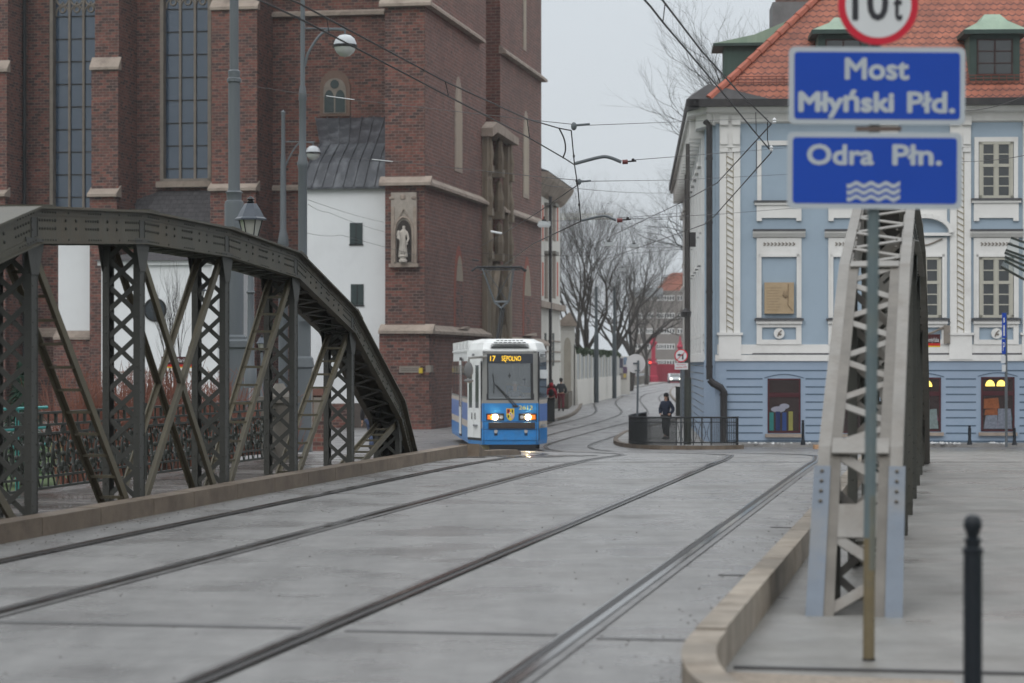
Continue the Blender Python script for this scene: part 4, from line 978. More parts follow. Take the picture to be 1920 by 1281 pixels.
# wipers
wp_ = MB(); wp_.tube([(.12, -.03, 1.36), (-.47, .04, 2.02)], .014, 6).tube([(.2, -.035, 1.37), (-.42, .035, 2.0)], .012, 6).tube([(-.5, .03, 1.75), (-.49, .05, 2.06), (-.53, .08, 2.35)], .012, 6).ball((.15, -.03, 1.36), .05, 8, 5, (2, .6, .8))
tp('wiper', wp_, m_rub)
sm_ = MB().box(-.06, .03, .12, .13, 2.25, 2.31).tube([(-.02, .1, 2.37), (-.02, .1, 2.2)], .012, 5).tube([(.45, .1, 2.2), (.45, .1, 1.98)], .012, 5).box(.38, .44, .1, .11, 2.14, 2.18); tp('screen_fitting', sm_, m_rub)
# number, crest, lamps, bumper
nm_ = text_mb('2612', .26, .68, 1.26, 1.38, -.012, .01, .0); tp('fleet_number', nm_, M('number_yellow', (.62,.55,.12), .5))
cr_ = tp('crest', MB().prismY([(-.12,1.29),(.12,1.29),(.12,1.05),(.07,.96),(0,.92),(-.07,.96),(-.12,1.05)], -.012, -.001), M('crest_gold', (.6,.45,.05), .5))
for (x0, x1, z0, z1, c) in ((-.105,-.01,1.14,1.275,(.5,.02,.02)), (.01,.105,1.14,1.275,(.6,.5,.05)), (-.1,-.01,.99,1.12,(.6,.5,.05)), (.01,.1,.99,1.12,(.5,.35,.3))):
    part('crest_field', TX(MB().box(x0, x1, -.016, -.012, z0, z1)), M('crest_field', c, .5), cr_)
bits = MB().disc((0, 1.13), .042, -.024, -.016, 14); part('crest_roundel', TX(bits), m_white, cr_)
dk = MB().disc((0, 1.13), .022, -.028, -.024, 10).box(-.09, -.04, -.019, -.0161, 1.17, 1.25).box(.04, .08, -.02, -.0161, 1.16, 1.26).box(-.08, -.04, -.02, -.0161, 1.01, 1.09); part('crest_charge', TX(dk), m_rub, cr_)
for sg in (-1, 1):
    x0, x1 = (-.73, -.19) if sg < 0 else (.30, .86)
    if sg > 0: x0, x1 = .25, .80
    o = tp('headlight', MB().box(x0, x1, -.015, .0, .93, 1.14), m_rub)
    xi = x0+.04 if sg < 0 else x1-.04
    part('indicator', TX(MB().box(min(xi, xi-sg*.15), max(xi, xi-sg*.15), -.022, -.0151, .96, 1.10)), m_ind, o)
    xc = -.465 if sg < 0 else .535
    part('lit_lamp', TX(MB().disc((xc, 1.03), .072, -.035, -.0151, 20)), m_hl, o)
    part('side_lamp', TX(MB().disc((xc-sg*.19, 1.03), .055, -.028, -.0151, 16)), m_chr, o)
    xb = -.44 if sg < 0 else .47
    lo = tp('fog_lamp', MB().tube([(xb, -.04, .60), (xb, .02, .60)], .055, 12), m_chr); part('bracket', TX(MB().box(xb-.05, xb+.05, -.03, .01, .47, .55)), m_rub, lo)
tp('bumper', MB().box(-.66, .74, -.10, .0, .69, .87).box(-.64, .72, -.115, -.10, .74, .82), M('bumper_brown', (.05,.04,.036), .6, 0, .2, 5))
tp('skirt_panel', MB().box(-.69, .75, -.022, -.0, .33, .655).box(-.67, .73, -.03, -.022, .345, .64), m_tb)
tp('coupler_valance', MB().box(-.62, .78, .03, .4, .02, .20), m_rub)
# door on the left front taper and along the side
dvec = Vector((-hw+fw, tb, 0)); dl = dvec.length; du = dvec/dl; dn = Vector((-du.y, du.x, 0))*1.0
if dn.x > 0: dn = -dn
def onface(p0, u, n, a0, a1, z0, z1, o0, o1):
    vs = []
    for o_ in (o0, o1):
        for a_, z in ((a0, z0), (a1, z0), (a1, z1), (a0, z1)): q = p0+u*a_+n*o_; vs.append((q.x, q.y, z))
    return MB().add(vs, [(0,1,2,3),(4,7,6,5),(0,4,5,1),(1,5,6,2),(2,6,7,3),(3,7,4,0)])
p0 = Vector((-fw, 0, 0)); 
tp('door_surround', onface(p0, du, dn, .06, dl-.02, .32, 2.85, .0, .012), m_rub)
for i in range(2):
    a0 = .10+i*.59; o = tp('door_leaf', onface(p0, du, dn, a0, a0+.55, .40, 2.72, .012, .03), m_tw)
    part('door_window', TX(onface(p0, du, dn, a0+.13, a0+.43, 1.30, 2.60, .03, .034)), m_tgl, o)
    part('door_seal', TX(onface(p0, du, dn, a0+.27, a0+.285, 1.30, 2.60, .034, .036)), m_rub, o)
    part('door_handle', TX(onface(p0, du, dn, a0+.42-i*.3, a0+.45-i*.3, .95, 1.15, .034, .05)), m_rub, o)
tp('upper_fascia', onface(p0, du, dn, .02, dl+.02, 2.72, 3.02, -.02, .02), m_tw)
# the tapered pane on the other side
q0 = Vector((fw, 0, 0)); qu = Vector((hw-fw, tb, 0)).normalized(); qn = Vector((qu.y, -qu.x, 0))
tp('corner_window', onface(q0, qu, qn, .12, 1.15, 1.62, 2.85, -.03, .012), m_tgl)
tp('corner_post', onface(q0, qu, qn, 0, .06, .32, 3.0, -.02, .014), m_rub)
# side windows and doors on the left flank
L0 = Vector((-hw, tb, 0)); lu = Vector((0, 1, 0)); ln = Vector((-1, 0, 0))
y = .25
for k, (kind, w_) in enumerate((('w', 1.5), ('w', 1.5), ('d', 1.25), ('w', 1.5), ('w', 1.5), ('w', 1.5))):
    if kind == 'w':
        o = tp('side_window', onface(L0, lu, ln, y, y+w_, 1.62, 2.72, -.04, .012), m_tgl)
        part('window_rail', TX(onface(L0, lu, ln, y, y+w_, 2.30, 2.34, .012, .016)), m_rub, o)
    else:
        tp('door_surround', onface(L0, lu, ln, y-.05, y+w_+.05, .3, 2.85, .0, .014), m_rub)
        for j in range(2):
            a0 = y+j*w_/2+.02; o = tp('door_leaf', onface(L0, lu, ln, a0, a0+w_/2-.04, .38, 2.75, .014, .03), m_tw); part('door_window', TX(onface(L0, lu, ln, a0+.08, a0+w_/2-.16, 1.25, 2.6, .03, .034)), m_tgl, o)
    y += w_+.28
# mirrors
mr = tp('mirror', MB().ball((-1.27, -.2, 2.45), .2, 14, 10, (.68, .4, 1.25)).ball((-1.27, -.2, 2.13), .13, 12, 6, (1.1, .5, .5)), M('mirror_grey', (.13,.13,.13), .5), None, True)
part('mirror_arm', TX(MB().tube([(-.72, .05, 2.86), (-1.0, -.15, 2.84), (-1.26, -.2, 2.82), (-1.27, -.2, 2.62)], .04, 8)), m_tgy, mr)
mr2 = tp('mirror', MB().box(.90, 1.14, .06, .16, 2.2, 2.46), M('mirror_light', (.45,.47,.48), .35), None); part('mirror_arm', TX(MB().tube([(.9, .25, 2.2), (1.05, .15, 2.2)], .03, 6)), m_tgy, mr2)
# undercarriage
uc = tp('undercarriage', MB().box(-.95, .95, .8, 12.8, .05, .32), m_rub)
for yb in (3.2, 5.0, 9.0, 10.8):
    for sg in (-1, 1): part('wheel', TX(MB().tube([(sg*.66, yb, .33), (sg*.8, yb, .33)], .33, 20)), m_rail, uc)
tp('step', MB().box(-1.16, -.55, .22, .8, .06, .19), M('step_ochre', (.3,.27,.16), .6))
# pantograph
pg_ = MB(); py_ = 4.2
pg_.tube([(0, py_+2.0, 3.45), (.02, py_, 4.4)], .055, 8).tube([(.10, py_+2.0, 3.45), (.10, py_, 4.4)], .02, 6)
pa = tp('pantograph', pg_, m_rub)
u = MB(); zt_ = 5.72
u.tube([(-.22, py_, 4.62), (.22, py_, 4.62)], .035, 8).tube([(-.22, py_, 4.62), (0, py_, 4.42), (.22, py_, 4.62)], .035, 6)
for (xa, xb, r_) in ((-.22, -.62, .028), (.22, .36, .016), (-.22, .34, .01), (.2, -.55, .01), (.26, .40, .012)): u.tube([(xa, py_, 4.62), (xb, py_-.3, zt_-.05)], r_, 6)
part('upper_arm', TX(u), m_mast, pa)
hd_ = MB(); 
for dy in (-.18, .18): hd_.tube([(-.95, py_+dy, zt_-.12), (-.78, py_+dy, zt_), (.62, py_+dy, zt_), (.79, py_+dy, zt_-.12)], .035, 6)
hd_.box(-.7, .6, py_-.18, py_+.18, zt_-.09, zt_-.06); part('collector_head', TX(hd_), m_rub, pa)
# ------------------------------------------------------------------ the blue house
B0 = 80.0
m_blue = M('blue_render', (.295,.365,.435), .85, 0, .05, .8, .08, 25, dirt=(.235,.30,.36), dscale=.5, damt=.5)
m_blue2 = M('blue_render_ground', (.265,.33,.42), .85, 0, .06, .8, .08, 25, dirt=(.22,.295,.385), dscale=.6, damt=.6)
m_groovb = M('groove_blue', (.075,.11,.15), .9)
m_trimw = M('stucco_white', (.66,.65,.63), .8, 0, .05, 1.5, .05, 20, dirt=(.5,.48,.46), dscale=.8, damt=.5)
m_trimd = M('sill_metal', (.07,.07,.075), .5)
m_gold = M('ochre_edge', (.26,.22,.14), .7)
m_tile = None
m_wf = M('cream_window_frame', (.40,.385,.33), .6, 0, .06, 3)
m_wg = glassmat('house_glass', (.028,.032,.034), .08)
m_red = M('shop_frame', (.055,.012,.016), .45, 0, .1, 3)
m_pipe = M('downpipe_metal', (.035,.033,.034), .45, .2, .3, 3, dirt=(.07,.06,.055), damt=.4)
m_copper = M('copper_patina', (.24,.31,.24), .7, 0, .15, 2, streak=True, dirt=(.17,.25,.19), damt=.6)
m_copd = M('dark_copper', (.035,.055,.048), .6, 0, .2, 3)
m_plinth = M('plinth_grey', (.17,.175,.18), .85, 0, .15, 2, .2, 20, dirt=(.11,.11,.11), damt=.6)
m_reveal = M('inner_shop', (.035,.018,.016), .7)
def Q(px, py, q=B0): return BH.fp(px, py, q)
hs_ = thing('blue_house', 'pale blue baroque house with white pilasters, red tiled hip roof and copper dormers', 'house', BH, (Q(1600,840)[0], 84, -1.2))
aL = Q(1342, 500)[0]; aR = aL+26.0; D2 = 22.0
zg = -1.3; zb1 = Q(1400, 676)[1]; zc = Q(1400, 229)[1]; ztop = Q(1400, 196)[1]
cch = 1.6                                                # chamfer towards the side street
aS = BH.onS(1322, B0+1.2)[0]
HP = [(aL, B0), (aR, B0), (aR, B0+16), (aS, B0+D2+16), (aS, B0+1.2)]
def ringpoly(mb, z0, z1, pts): return mb.prismZ(pts, z0, z1)
part('wall', MB().prismZ(HP, zb1, ztop), m_blue, hs_)
part('ground_floor_wall', MB().prismZ([(aL-.02, B0-.03), (aR, B0-.03), (aR, B0+16), (aS-.04, B0+D2+16), (aS-.04, B0+1.19)], zg, zb1), m_blue2, hs_)
gv = MB()
shops = [(1439, 1501, 710, 812), (1573, 1636, 710, 812), (1701, 1764, 708, 809), (1839, 1902, 707, 809), (1977, 2040, 707, 809)]
sx = [(Q(a, 760)[0]-.0, Q(b, 760)[0]) for a, b, _, _ in shops]
for py in (695, 710.6, 725.7, 739.5, 754, 768.5, 783, 798, 812, 827):
    z = Q(1500, py)[1]
    segs = [(aL+.35, aR)]
    if py > 700:
        segs = []; x = aL+.35
        for a, b in sx: segs.append((x, a-.16)); x = b+.16
        segs.append((x, aR))
        if py > 813: segs = [(aL+.35, aR)]
    for a, b in segs: gv.box(a, b, B0-.036, B0-.0301, z-.022, z+.022)
part('groove', gv, m_groovb, hs_)
part('plinth', MB().box(aL+.2, aR, B0-.09, B0+.1, zg, Q(1500, 829)[1]), m_plinth, hs_)
# side-street face details
sd_ = MB(); y = B0+2.2; k = 0
sdd = MB()
while y < B0+D2+12:
    sd_.box(aS-.10, aS, y-.35, y+.35, zb1+.2, ztop-.8)                 # pilasters
    for z0, z1, hd2 in ((zb1+1.0, zb1+3.0, 1), (zb1+4.6, zb1+6.4, 0)):
        sd_.box(aS-.12, aS, y+.75, y+2.0, z0-.2, z0-.05); sd_.box(aS-.2, aS, y+.65, y+2.1, z1+.25, z1+.4); sd_.box(aS-.07, aS, y+.8, y+.95, z0, z1+.2); sd_.box(aS-.07, aS, y+1.8, y+1.95, z0, z1+.2)
        sdd.box(aS-.03, aS-.001, y+.95, y+1.8, z0, z1)
    for z in [zg+.4+.26*i for i in range(14)]: sdd.box(aS-.055, aS-.0401, y-.6, y+2.4, z-.012, z+.012)
    y += 3.0
sd_.box(aS-.14, aS, B0+1.3, B0+D2+16, zb1-.05, zb1+.22)
part('side_stucco', sd_, m_trimw, hs_); part('side_window', sdd, m_wg, hs_)
# horizontal bands
bn = MB(); z1, z0 = Q(1500, 646)[1], Q(1500, 664)[1]
bn.box(aL+.05, aR, B0-.05, B0, z0, z1); bn.box(aL-.02, aR, B0-.09, B0, zb1-.02, Q(1500, 665.5)[1])
bn.prismX([(B0, zc-.05), (B0-.12, zc), (B0-.18, zc+.25), (B0-.42, zc+.3), (B0-.5, zc+.42), (B0-.55, ztop-.02), (B0, ztop-.02)], aL-.3, aR)
sc = [(aL-.3, B0-.55), (aL-.3, B0-.0), (aS-.02, B0+1.2), (aS-.02, B0+D2+16), (aS-.6, B0+D2+16), (aS-.6, B0+1.0)]
bn.prismZ(sc, zc+.3, ztop-.02); bn.prismZ([(aL-.1, B0-.25), (aL, B0), (aS, B0+1.2), (aS, B0+D2+16), (aS-.3, B0+D2+16), (aS-.3, B0+1.1)], zc-.1, zc+.3)
y = B0+2.0
while y < B0+D2+14: bn.box(aS-.5, aS-.0, y, y+.35, zc-.35, zc+.3); y += 1.5
part('cornice', bn, m_trimw, hs_)
ln_ = MB().box(aL+1.2, aR, B0-.065, B0-.0501, z0-.02, z0+.03)
part('band_line', ln_, m_trimd, hs_)
# pilasters with rope ornament
for pc in (1368.5, 1664, 1800.5, 1937):
    xc = Q(pc, 400)[0]; hwp = .34; zp1, zp0 = Q(pc, 221)[1], Q(pc, 671)[1]; zpl = Q(pc, 624)[1]; zcap = Q(pc, 277)[1]
    p_ = MB(); p_.box(xc-hwp, xc-.12, B0-.08, B0, zpl, zp1); p_.box(xc+.12, xc+hwp, B0-.08, B0, zpl, zp1); p_.box(xc-.12, xc+.12, B0-.04, B0, zpl, zp1)
    p_.box(xc-hwp+.04, xc+hwp-.04, B0-.10, B0, zcap, zp1)
    for sg in (-1, 1):
        p_.box(xc+sg*.2-.14, xc+sg*.2+.14, B0-.22, B0, zp1-.25, zp1+.05); p_.box(xc+sg*.2-.12, xc+sg*.2+.12, B0-.16, B0, zcap+.1, zp1-.5); p_.box(xc+sg*.2-.13, xc+sg*.2+.13, B0-.13, B0, zcap-.15, zcap-.02)
    p_.box(xc-hwp-.03, xc+hwp+.03, B0-.12, B0, zp0-.05, zpl-.02); p_.box(xc-hwp-.08, xc+hwp+.08, B0-.16, B0, zpl-.08, zpl)
    o = part('pilaster', p_, m_trimw, hs_)
    rp = MB(); z = zpl+.1
    while z < zcap-.25: rp.bar((xc-.10, B0-.06, z+.12), (xc+.10, B0-.06, z+.0), .02, .024, (0,1,0)); z += .2
    rp.box(xc-.12, xc-.10, B0-.055, B0-.04, zpl, zcap).box(xc+.10, xc+.12, B0-.055, B0-.04, zpl, zcap)
    part('rope_ornament', rp, m_gold, o)
# windows
def winglass(o, x0, x1, z0, z1, rows=((.0,.43,2),(.50,1.0,2))):
    """cream frame with panes, lower sash three rows, upper two"""
    f = MB(); q = B0-.02
    f.box(x0, x1, q-.04, q+.05, z0, z0+.09).box(x0, x1, q-.04, q+.05, z1-.09, z1).box(x0, x0+.1, q-.04, q+.05, z0, z1).box(x1-.1, x1, q-.04, q+.05, z0, z1)
    xm = (x0+x1)/2; zm = z0+(z1-z0)*.58
    f.box(xm-.045, xm+.045, q-.045, q+.05, z0, z1).box(x0, x1, q-.045, q+.05, zm-.05, zm+.05)
    for a, b in ((x0+.1, xm-.045), (xm+.045, x1-.1)):
        f.box(a, a+.04, q-.02, q+.04, z0, z1); f.box(b-.04, b, q-.02, q+.04, z0, z1)
        for zz in (z0+.09+(zm-.05-z0-.09)*1/3, z0+.09+(zm-.05-z0-.09)*2/3, zm+.05+(z1-.09-zm-.05)/2): f.box(a, b, q-.015, q+.04, zz-.018, zz+.018)
    w_ = part('window_frame', f, m_wf, o); part('window_pane', MB().box(x0+.08, x1-.08, q+.0, q+.02, z0+.05, z1-.05), m_wg, o)
def relief(o, xc, zc_):
    r = MB().disc((xc, zc_), .175, B0-.13, B0-.10, 20); part('medallion', r, m_trimw, o)
    d = MB().tube([(xc-.05, B0-.14, zc_-.1), (xc-.02, B0-.15, zc_+.02), (xc+.08, B0-.14, zc_+.1)], .02, 5).ball((xc+.03, B0-.14, zc_-.03), .045, 6, 5, (1.2,.4,.8)); part('relief', d, m_tracery, o)
cols = [1460.5, 1595, 1733, 1867.5, 2003]
for i, pc in enumerate(cols):
    S = lambda dx, py: (Q(pc+dx, py)[0], Q(pc, py)[1])
    # first floor
    x0, zl = S(-33, 601); x1, zt = S(33, 444); xi0, zi0 = S(-32+5, 596); 
    a0, _ = S(-42, 500); a1, _ = S(42, 500); z596, z484, z445 = S(0, 596)[1], S(0, 482)[1], S(0, 446)[1]
    w0, w1 = S(-33, 0)[0], S(33, 0)[0]
    su = MB(); su.box(a0, w0, B0-.07, B0, z596, z445).box(w1, a1, B0-.07, B0, z596, z445).box(w0, w1, B0-.07, B0, z484, z445)
    su.box(w0-.08, w0, B0-.10, B0, z596, z484+.09).box(w1, w1+.08, B0-.10, B0, z596, z484+.09).box(w0-.08, w1+.08, B0-.10, B0, z484, z484+.09)
    zp0, zp1 = S(0, 646)[1], S(0, 603)[1]; pa0, pa1 = S(-32, 0)[0], S(32, 0)[0]; zq0, zq1 = S(0, 637)[1], S(0, 614)[1]
    su.box(a0, pa0, B0-.08, B0, zp0, zp1).box(pa1, a1, B0-.08, B0, zp0, zp1).box(pa0, pa1, B0-.08, B0, zp0, zq0).box(pa0, pa1, B0-.08, B0, zq1, zp1)
    arched = i in (2,)
    h0, h1 = S(-49, 0)[0], S(49, 0)[0]; zh = S(0, 436)[1]
    if not arched: su.prismX([(B0, z445), (B0-.12, z445+.02), (B0-.24, zh-.02), (B0-.24, zh+.03), (B0, zh+.03)], h0, h1)
    else:
        xc = (h0+h1)/2; zc2 = S(0, 437)[1]
        for k in range(12):
            t0, t1 = math.pi*k/12, math.pi*(k+1)/12; A = (xc-(h1-h0)/2*math.cos(t0), zc2+.55*math.sin(t0)); Bq = (xc-(h1-h0)/2*math.cos(t1), zc2+.55*math.sin(t1))
            su.bar((A[0], B0-.12, A[1]), (Bq[0], B0-.12, Bq[1]), .24, .14, (0,1,0))
        su.box(h0, h1, B0-.2, B0, zc2-.1, zc2)
    sur = part('window_surround', su, m_trimw, hs_)
    sl = MB(); s0_, s1_ = S(-46, 0)[0], S(46, 0)[0]; sl.box(s0_, s1_, B0-.2, B0, z596-.09, z596-.02)
    if not arched: part('hood_cap', MB().box(h0, h1, B0-.27, B0-.01, zh+.031, zh+.1), m_trimd, sur)
    part('sill', sl, m_trimd, sur); part('sill_moulding', MB().box(s0_+.05, s1_-.05, B0-.15, B0, z596-.2, z596-.091), m_trimw, sur)
    od = MB()
    if not arched:
        for k in range(9):
            x = w0+.1+(w1-w0-.2)*k/8; zz = S(0, 458)[1]; od.bar((x-.03, B0-.08, zz-.05), (x+.04, B0-.08, zz+.0), .03, .035, (0,1,0)); od.bar((x-.03, B0-.08, zz+.05), (x+.04, B0-.08, zz), .03, .035, (0,1,0))
    else:
        od.tube(spline([(w0, B0-.09, z445-.05), ((w0+w1)/2, B0-.09, z445-.25), (w1, B0-.09, z445-.05)], 5), .03, 5)
        od.tube(spline([(w0-.1, B0-.1, z596-.35), ((w0+w1)/2, B0-.1, z596-.55), (w1+.1, B0-.1, z596-.3)], 5), .04, 5); od.box(w1+.05, w1+.25, B0-.16, B0, z596-.85, z596-.25)
    part('relief_ornament', od, m_tracery, sur)
    if i in (0, 1): part('blind_panel', MB().box(w0, w1, B0-.012, B0-.001, z596, z484), m_blue, sur)
    else: winglass(sur, w0+.02, w1-.02, z596-.0, z484+.0)
    if not arched: relief(sur, *S(0, 625.5))
    # top floor
    y_t, y_b = (272.7, 376) if i < 2 else (266, 372)
    zt2, zb2 = S(0, y_t)[1], S(0, y_b)[1]
    su = MB(); su.box(a0+.02, w0+.0, B0-.07, B0, zb2, zt2+.15).box(w1-.0, a1-.02, B0-.07, B0, zb2, zt2+.15).box(w0, w1, B0-.07, B0, zt2, zt2+.15)
    ap0, ap1 = S(0, 409)[1], S(0, 383)[1]; su.box(a0, a1, B0-.08, B0, ap0, zb2-.15); su.box(a0, a0+.17, B0-.085, B0, ap0-.1, ap0).box(a1-.17, a1, B0-.085, B0, ap0-.1, ap0); su.box(s0_, s1_, B0-.14, B0, zb2-.15, zb2-.07)
    s2 = part('window_surround', su, m_trimw, hs_); part('sill', MB().box(s0_-.02, s1_+.02, B0-.18, B0, zb2-.069, zb2-.005), m_trimd, s2)
    if i < 2: part('blind_panel', MB().box(w0, w1, B0-.012, B0-.001, zb2, zt2), m_blue, s2)
    else: winglass(s2, w0+.02, w1-.02, zb2, zt2)
# plaque in the first blind window
x0, z0 = Q(1433, 588.5); x1, z1 = Q(1488, 530)
pl_ = solo('relief_plaque', MB().box(x0, x1, B0-.16, B0-.02, z0, z1), M('sandstone', (.36,.27,.17), .8, 0, .12, 6, .3, 40), 'square sandstone memorial plaque with portrait relief in the blind window of the blue house', 'plaque', BH, ((x0+x1)/2, B0-.1, z0))
rl = MB(); xx, zz = Q(1472, 552); rl.ball((xx, B0-.16, zz), .11, 10, 8, (.8, .45, 1.25)).ball((xx-.07, B0-.18, zz-.02), .03, 6, 4).tube([(xx+.1, B0-.165, z1-.05), (xx+.08, B0-.165, z0+.3), (x1-.05, B0-.165, z0+.1)], .02, 5)
for k in range(9): rl.box(x0+.08, x0+.45+.05*(k % 3), B0-.166, B0-.1601, z0+.12+k*.09, z0+.135+k*.09)
part('portrait_relief', rl, M('sandstone_dark', (.25,.18,.11), .8), pl_)
# shop windows
goods = [((.0,.3,.26),(.02,.05,.16),(.04,.09,.28),(.38,.36,.10)), (), ((.35,.3,.2),(.3,.38,.38),(.35,.4,.4),(.3,.02,.1)), ((.4,.13,.05),(.3,.33,.4),(.22,.04,.12),(.12,.25,.27)), ()]
for i, (pa_, pb2, yt, yb) in enumerate(shops):
    x0, z0 = Q(pa_, yb, B0); x1, z1 = Q(pb2, yt, B0)
    f = MB(); q = B0-.05
    f.box(x0, x0+.06, q, q+.1, z0, z1).box(x1-.06, x1, q, q+.1, z0, z1).box(x0, x1, q, q+.1, z0, z0+.06).box(x0, x1, q, q+.1, z1-.05, z1).box(x0, x1, q-.01, q+.1, z0+(z1-z0)*.66, z0+(z1-z0)*.74)
    o = part('shop_window', f, m_red, hs_)
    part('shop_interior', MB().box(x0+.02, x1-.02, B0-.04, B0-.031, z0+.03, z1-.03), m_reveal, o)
    part('shop_pane', MB().box(x0+.05, x1-.05, q+.005-.0, q+.009, z0+.05, z1-.05), glassmat('shop_glass', (.05,.05,.055), .05, .12), o)
    part('stone_sill', MB().box(x0-.08, x1+.08, B0-.16, B0, z0-.14, z0-.03), m_trim, o)
    al = MB(); 
    for k in range(8):
        t0, t1 = k/8, (k+1)/8; ff = lambda t: (x0-.1+(x1-x0+.2)*t, z1+.02+.12*math.sin(t*math.pi))
        A, Bq = ff(t0), ff(t1); al.bar((A[0], B0-.035, A[1]), (Bq[0], B0-.035, Bq[1]), .012, .03, (0,1,0))
    part('arch_line', al, m_groovb, o)
    W_ = x1-x0; q = B0-.0455
    if i == 0:
        for k, c in enumerate(((.02,.14,.13),(.01,.02,.08),(.02,.045,.15),(.22,.21,.06))):
            cx = x0+.13+k*.21
            m_ = M('wrapping_roll', c, .6); rr = MB().box(cx-.07, cx+.07, q-.003, q, z0+.08, z0+.68+.03*(k % 2)); part('wrapping_roll', rr, m_, o)
        part('tissue', MB().ball((x0+.35, q-.0, z0+.78), .2, 10, 6, (1.2, .02, .5)).ball((x0+.55, q, z0+.88), .15, 10, 6, (1.1, .02, .6)), M('tissue_pale', (.25,.25,.30), .8), o)
    elif goods[i]:
        c = goods[i]; r_ = random.Random(i)
        for (a, b, u0, u1, cc) in ((.08,.5,.05,.3,c[1]), (.5,.92,.05,.42,c[1]), (.1,.5,.3,.42,c[0]), (.4,.62,.08,.2,c[2]), (.62,.93,.2,.36,c[3]), (.08,.55,.42,.62,c[0])):
            h_ = z1-z0; part('goods', MB().prismY([(x0+a*W_, z0+u0*h_), (x0+b*W_, z0+u0*h_), (x0+(b-.06*r_.random())*W_, z0+u1*h_), (x0+(a+.12*r_.random())*W_, z0+u1*h_*(1-.05*r_.random()))], q-.003-.0005*r_.random(), q-.0), M('shop_goods', tuple(v*.5 for v in cc), .7, 0, .4, 14), o)
        for fx_ in (.27, .6):
            cx, cz = x0+fx_*W_, z1-.30; pol = [(cx+.15*math.cos(t), cz+.2*max(0, math.sin(t))) for t in [math.pi*k/10 for k in range(11)]]
            part('lit_lampshade', MB().prismY(pol, q-.02, q+.002), M('lamp_lit_yellow', (.9,.7,.2), .5, emit=(1,.72,.12), estr=1.25), o)
# downpipe
dp = MB(); x, _ = Q(1330, 500, B0-.2); zz = lambda py: Q(1330, py, B0-.2)[1]
dp.tube([(x-.12, B0-.1, zz(228)), (x, B0-.22, zz(236)), (x, B0-.22, zz(712))], .105, 10)
x2 = Q(1357, 700, B0-.2)[0]; dp.tube([(x, B0-.22, zz(712)), (x+.12, B0-.22, zz(719)), (x2-.1, B0-.22, zz(727)), (x2, B0-.22, zz(735)), (x2, B0-.22, zg)], [.11,.12,.12,.12,.105], 10)
for py in (300, 420, 550, 690): dp.lathe(x, B0-.22, [(.12, zz(py)), (.12, zz(py)+.08)], 10)
dp.lathe(x2, B0-.22, [(.14, zz(742)), (.14, zz(738))], 10)
part('downpipe', dp, m_pipe, hs_)
xs_ = BH.onS(1286, B0+18)[0]; part('downpipe', MB().tube([(aS-.25, B0+17.0, zc-.4), (aS-.25, B0+17.0, zg)], .1, 8), m_pipe, hs_)
# roof
def tilemat2():
    m, n, l, b = newmat('crown_tiles'); b.inputs['Roughness'].default_value = .75
    t = n.new('ShaderNodeTexCoord'); s = n.new('ShaderNodeSeparateXYZ'); l.new(t.outputs['Object'], s.inputs[0])
    def mth(op, a, b_=None, c=None):
        q = n.new('ShaderNodeMath'); q.operation = op
        for i, v in enumerate((a, b_, c)):
            if v is None: continue
            if isinstance(v, (int, float)): q.inputs[i].default_value = v
            else: l.new(v, q.inputs[i])
        return q.outputs[0]
    xy = mth('ADD', s.outputs[0], mth('MULTIPLY', s.outputs[1], .0))
    row = mth('MULTIPLY', s.outputs[2], 1/.215)
    wav = mth('ABSOLUTE', mth('SINE', mth('ADD', mth('MULTIPLY', xy, math.pi/.23), mth('MULTIPLY', mth('FLOOR', row), math.pi/2))))
    fr_ = mth('FRACT', mth('ADD', row, mth('MULTIPLY', wav, -.0)))
    line = mth('LESS_THAN', mth('ABSOLUTE', mth('SUBTRACT', fr_, mth('MULTIPLY_ADD', wav, -.34, .45))), .115)
    gap = mth('LESS_THAN', wav, .07)
    dark = mth('MAXIMUM', line, mth('MULTIPLY', gap, .45))
    no = n.new('ShaderNodeTexNoise'); no.inputs['Scale'].default_value = 1.2; no.inputs['Detail'].default_value = 8; l.new(t.outputs['Object'], no.inputs['Vector'])
    cr = n.new('ShaderNodeValToRGB'); l.new(no.outputs[0], cr.inputs[0]); cr.color_ramp.elements[0].position = .3; cr.color_ramp.elements[0].color = (.19,.062,.038,1); cr.color_ramp.elements[1].position = .7; cr.color_ramp.elements[1].color = (.33,.105,.06,1)
    vo = n.new('ShaderNodeTexVoronoi'); vo.inputs['Scale'].default_value = 3.8; l.new(t.outputs['Object'], vo.inputs['Vector'])
    hs = n.new('ShaderNodeHueSaturation'); l.new(cr.outputs[0], hs.inputs['Color']); sv = n.new('ShaderNodeSeparateXYZ'); l.new(vo.outputs['Color'], sv.inputs[0]); l.new(mth('MULTIPLY_ADD', sv.outputs[0], .4, .8), hs.inputs['Value'])
    x = n.new('ShaderNodeMixRGB'); l.new(mth('MULTIPLY', dark, .85), x.inputs[0]); l.new(hs.outputs[0], x.inputs[1]); x.inputs[2].default_value = (.055,.02,.018,1); l.new(x.outputs[0], b.inputs['Base Color'])
    bp = n.new('ShaderNodeBump'); bp.inputs['Strength'].default_value = .5; bp.inputs['Distance'].default_value = .03; bp.invert = True; l.new(dark, bp.inputs['Height']); l.new(bp.outputs[0], b.inputs['Normal'])
    return m
def tilemat():
    m = brickmat('roof_tiles_', (.50,.13,.065), (.42,.105,.055), (.10,.03,.022), .21, .26, .028, .0, (.30,.085,.05), .5, grime=.18, mode='wall', bump=.6)
    return m
m_tile = tilemat2()
ez = Q(1400, 192)[1]; e0 = B0-.6; pitch = 1.12; run = 8.5; xL = aS-.55; xR = aR+.4; xT_ = xL+.62
RZ = ez+run*pitch
Yb = e0+2*run; 
rf = MB(); hl = run*1.0
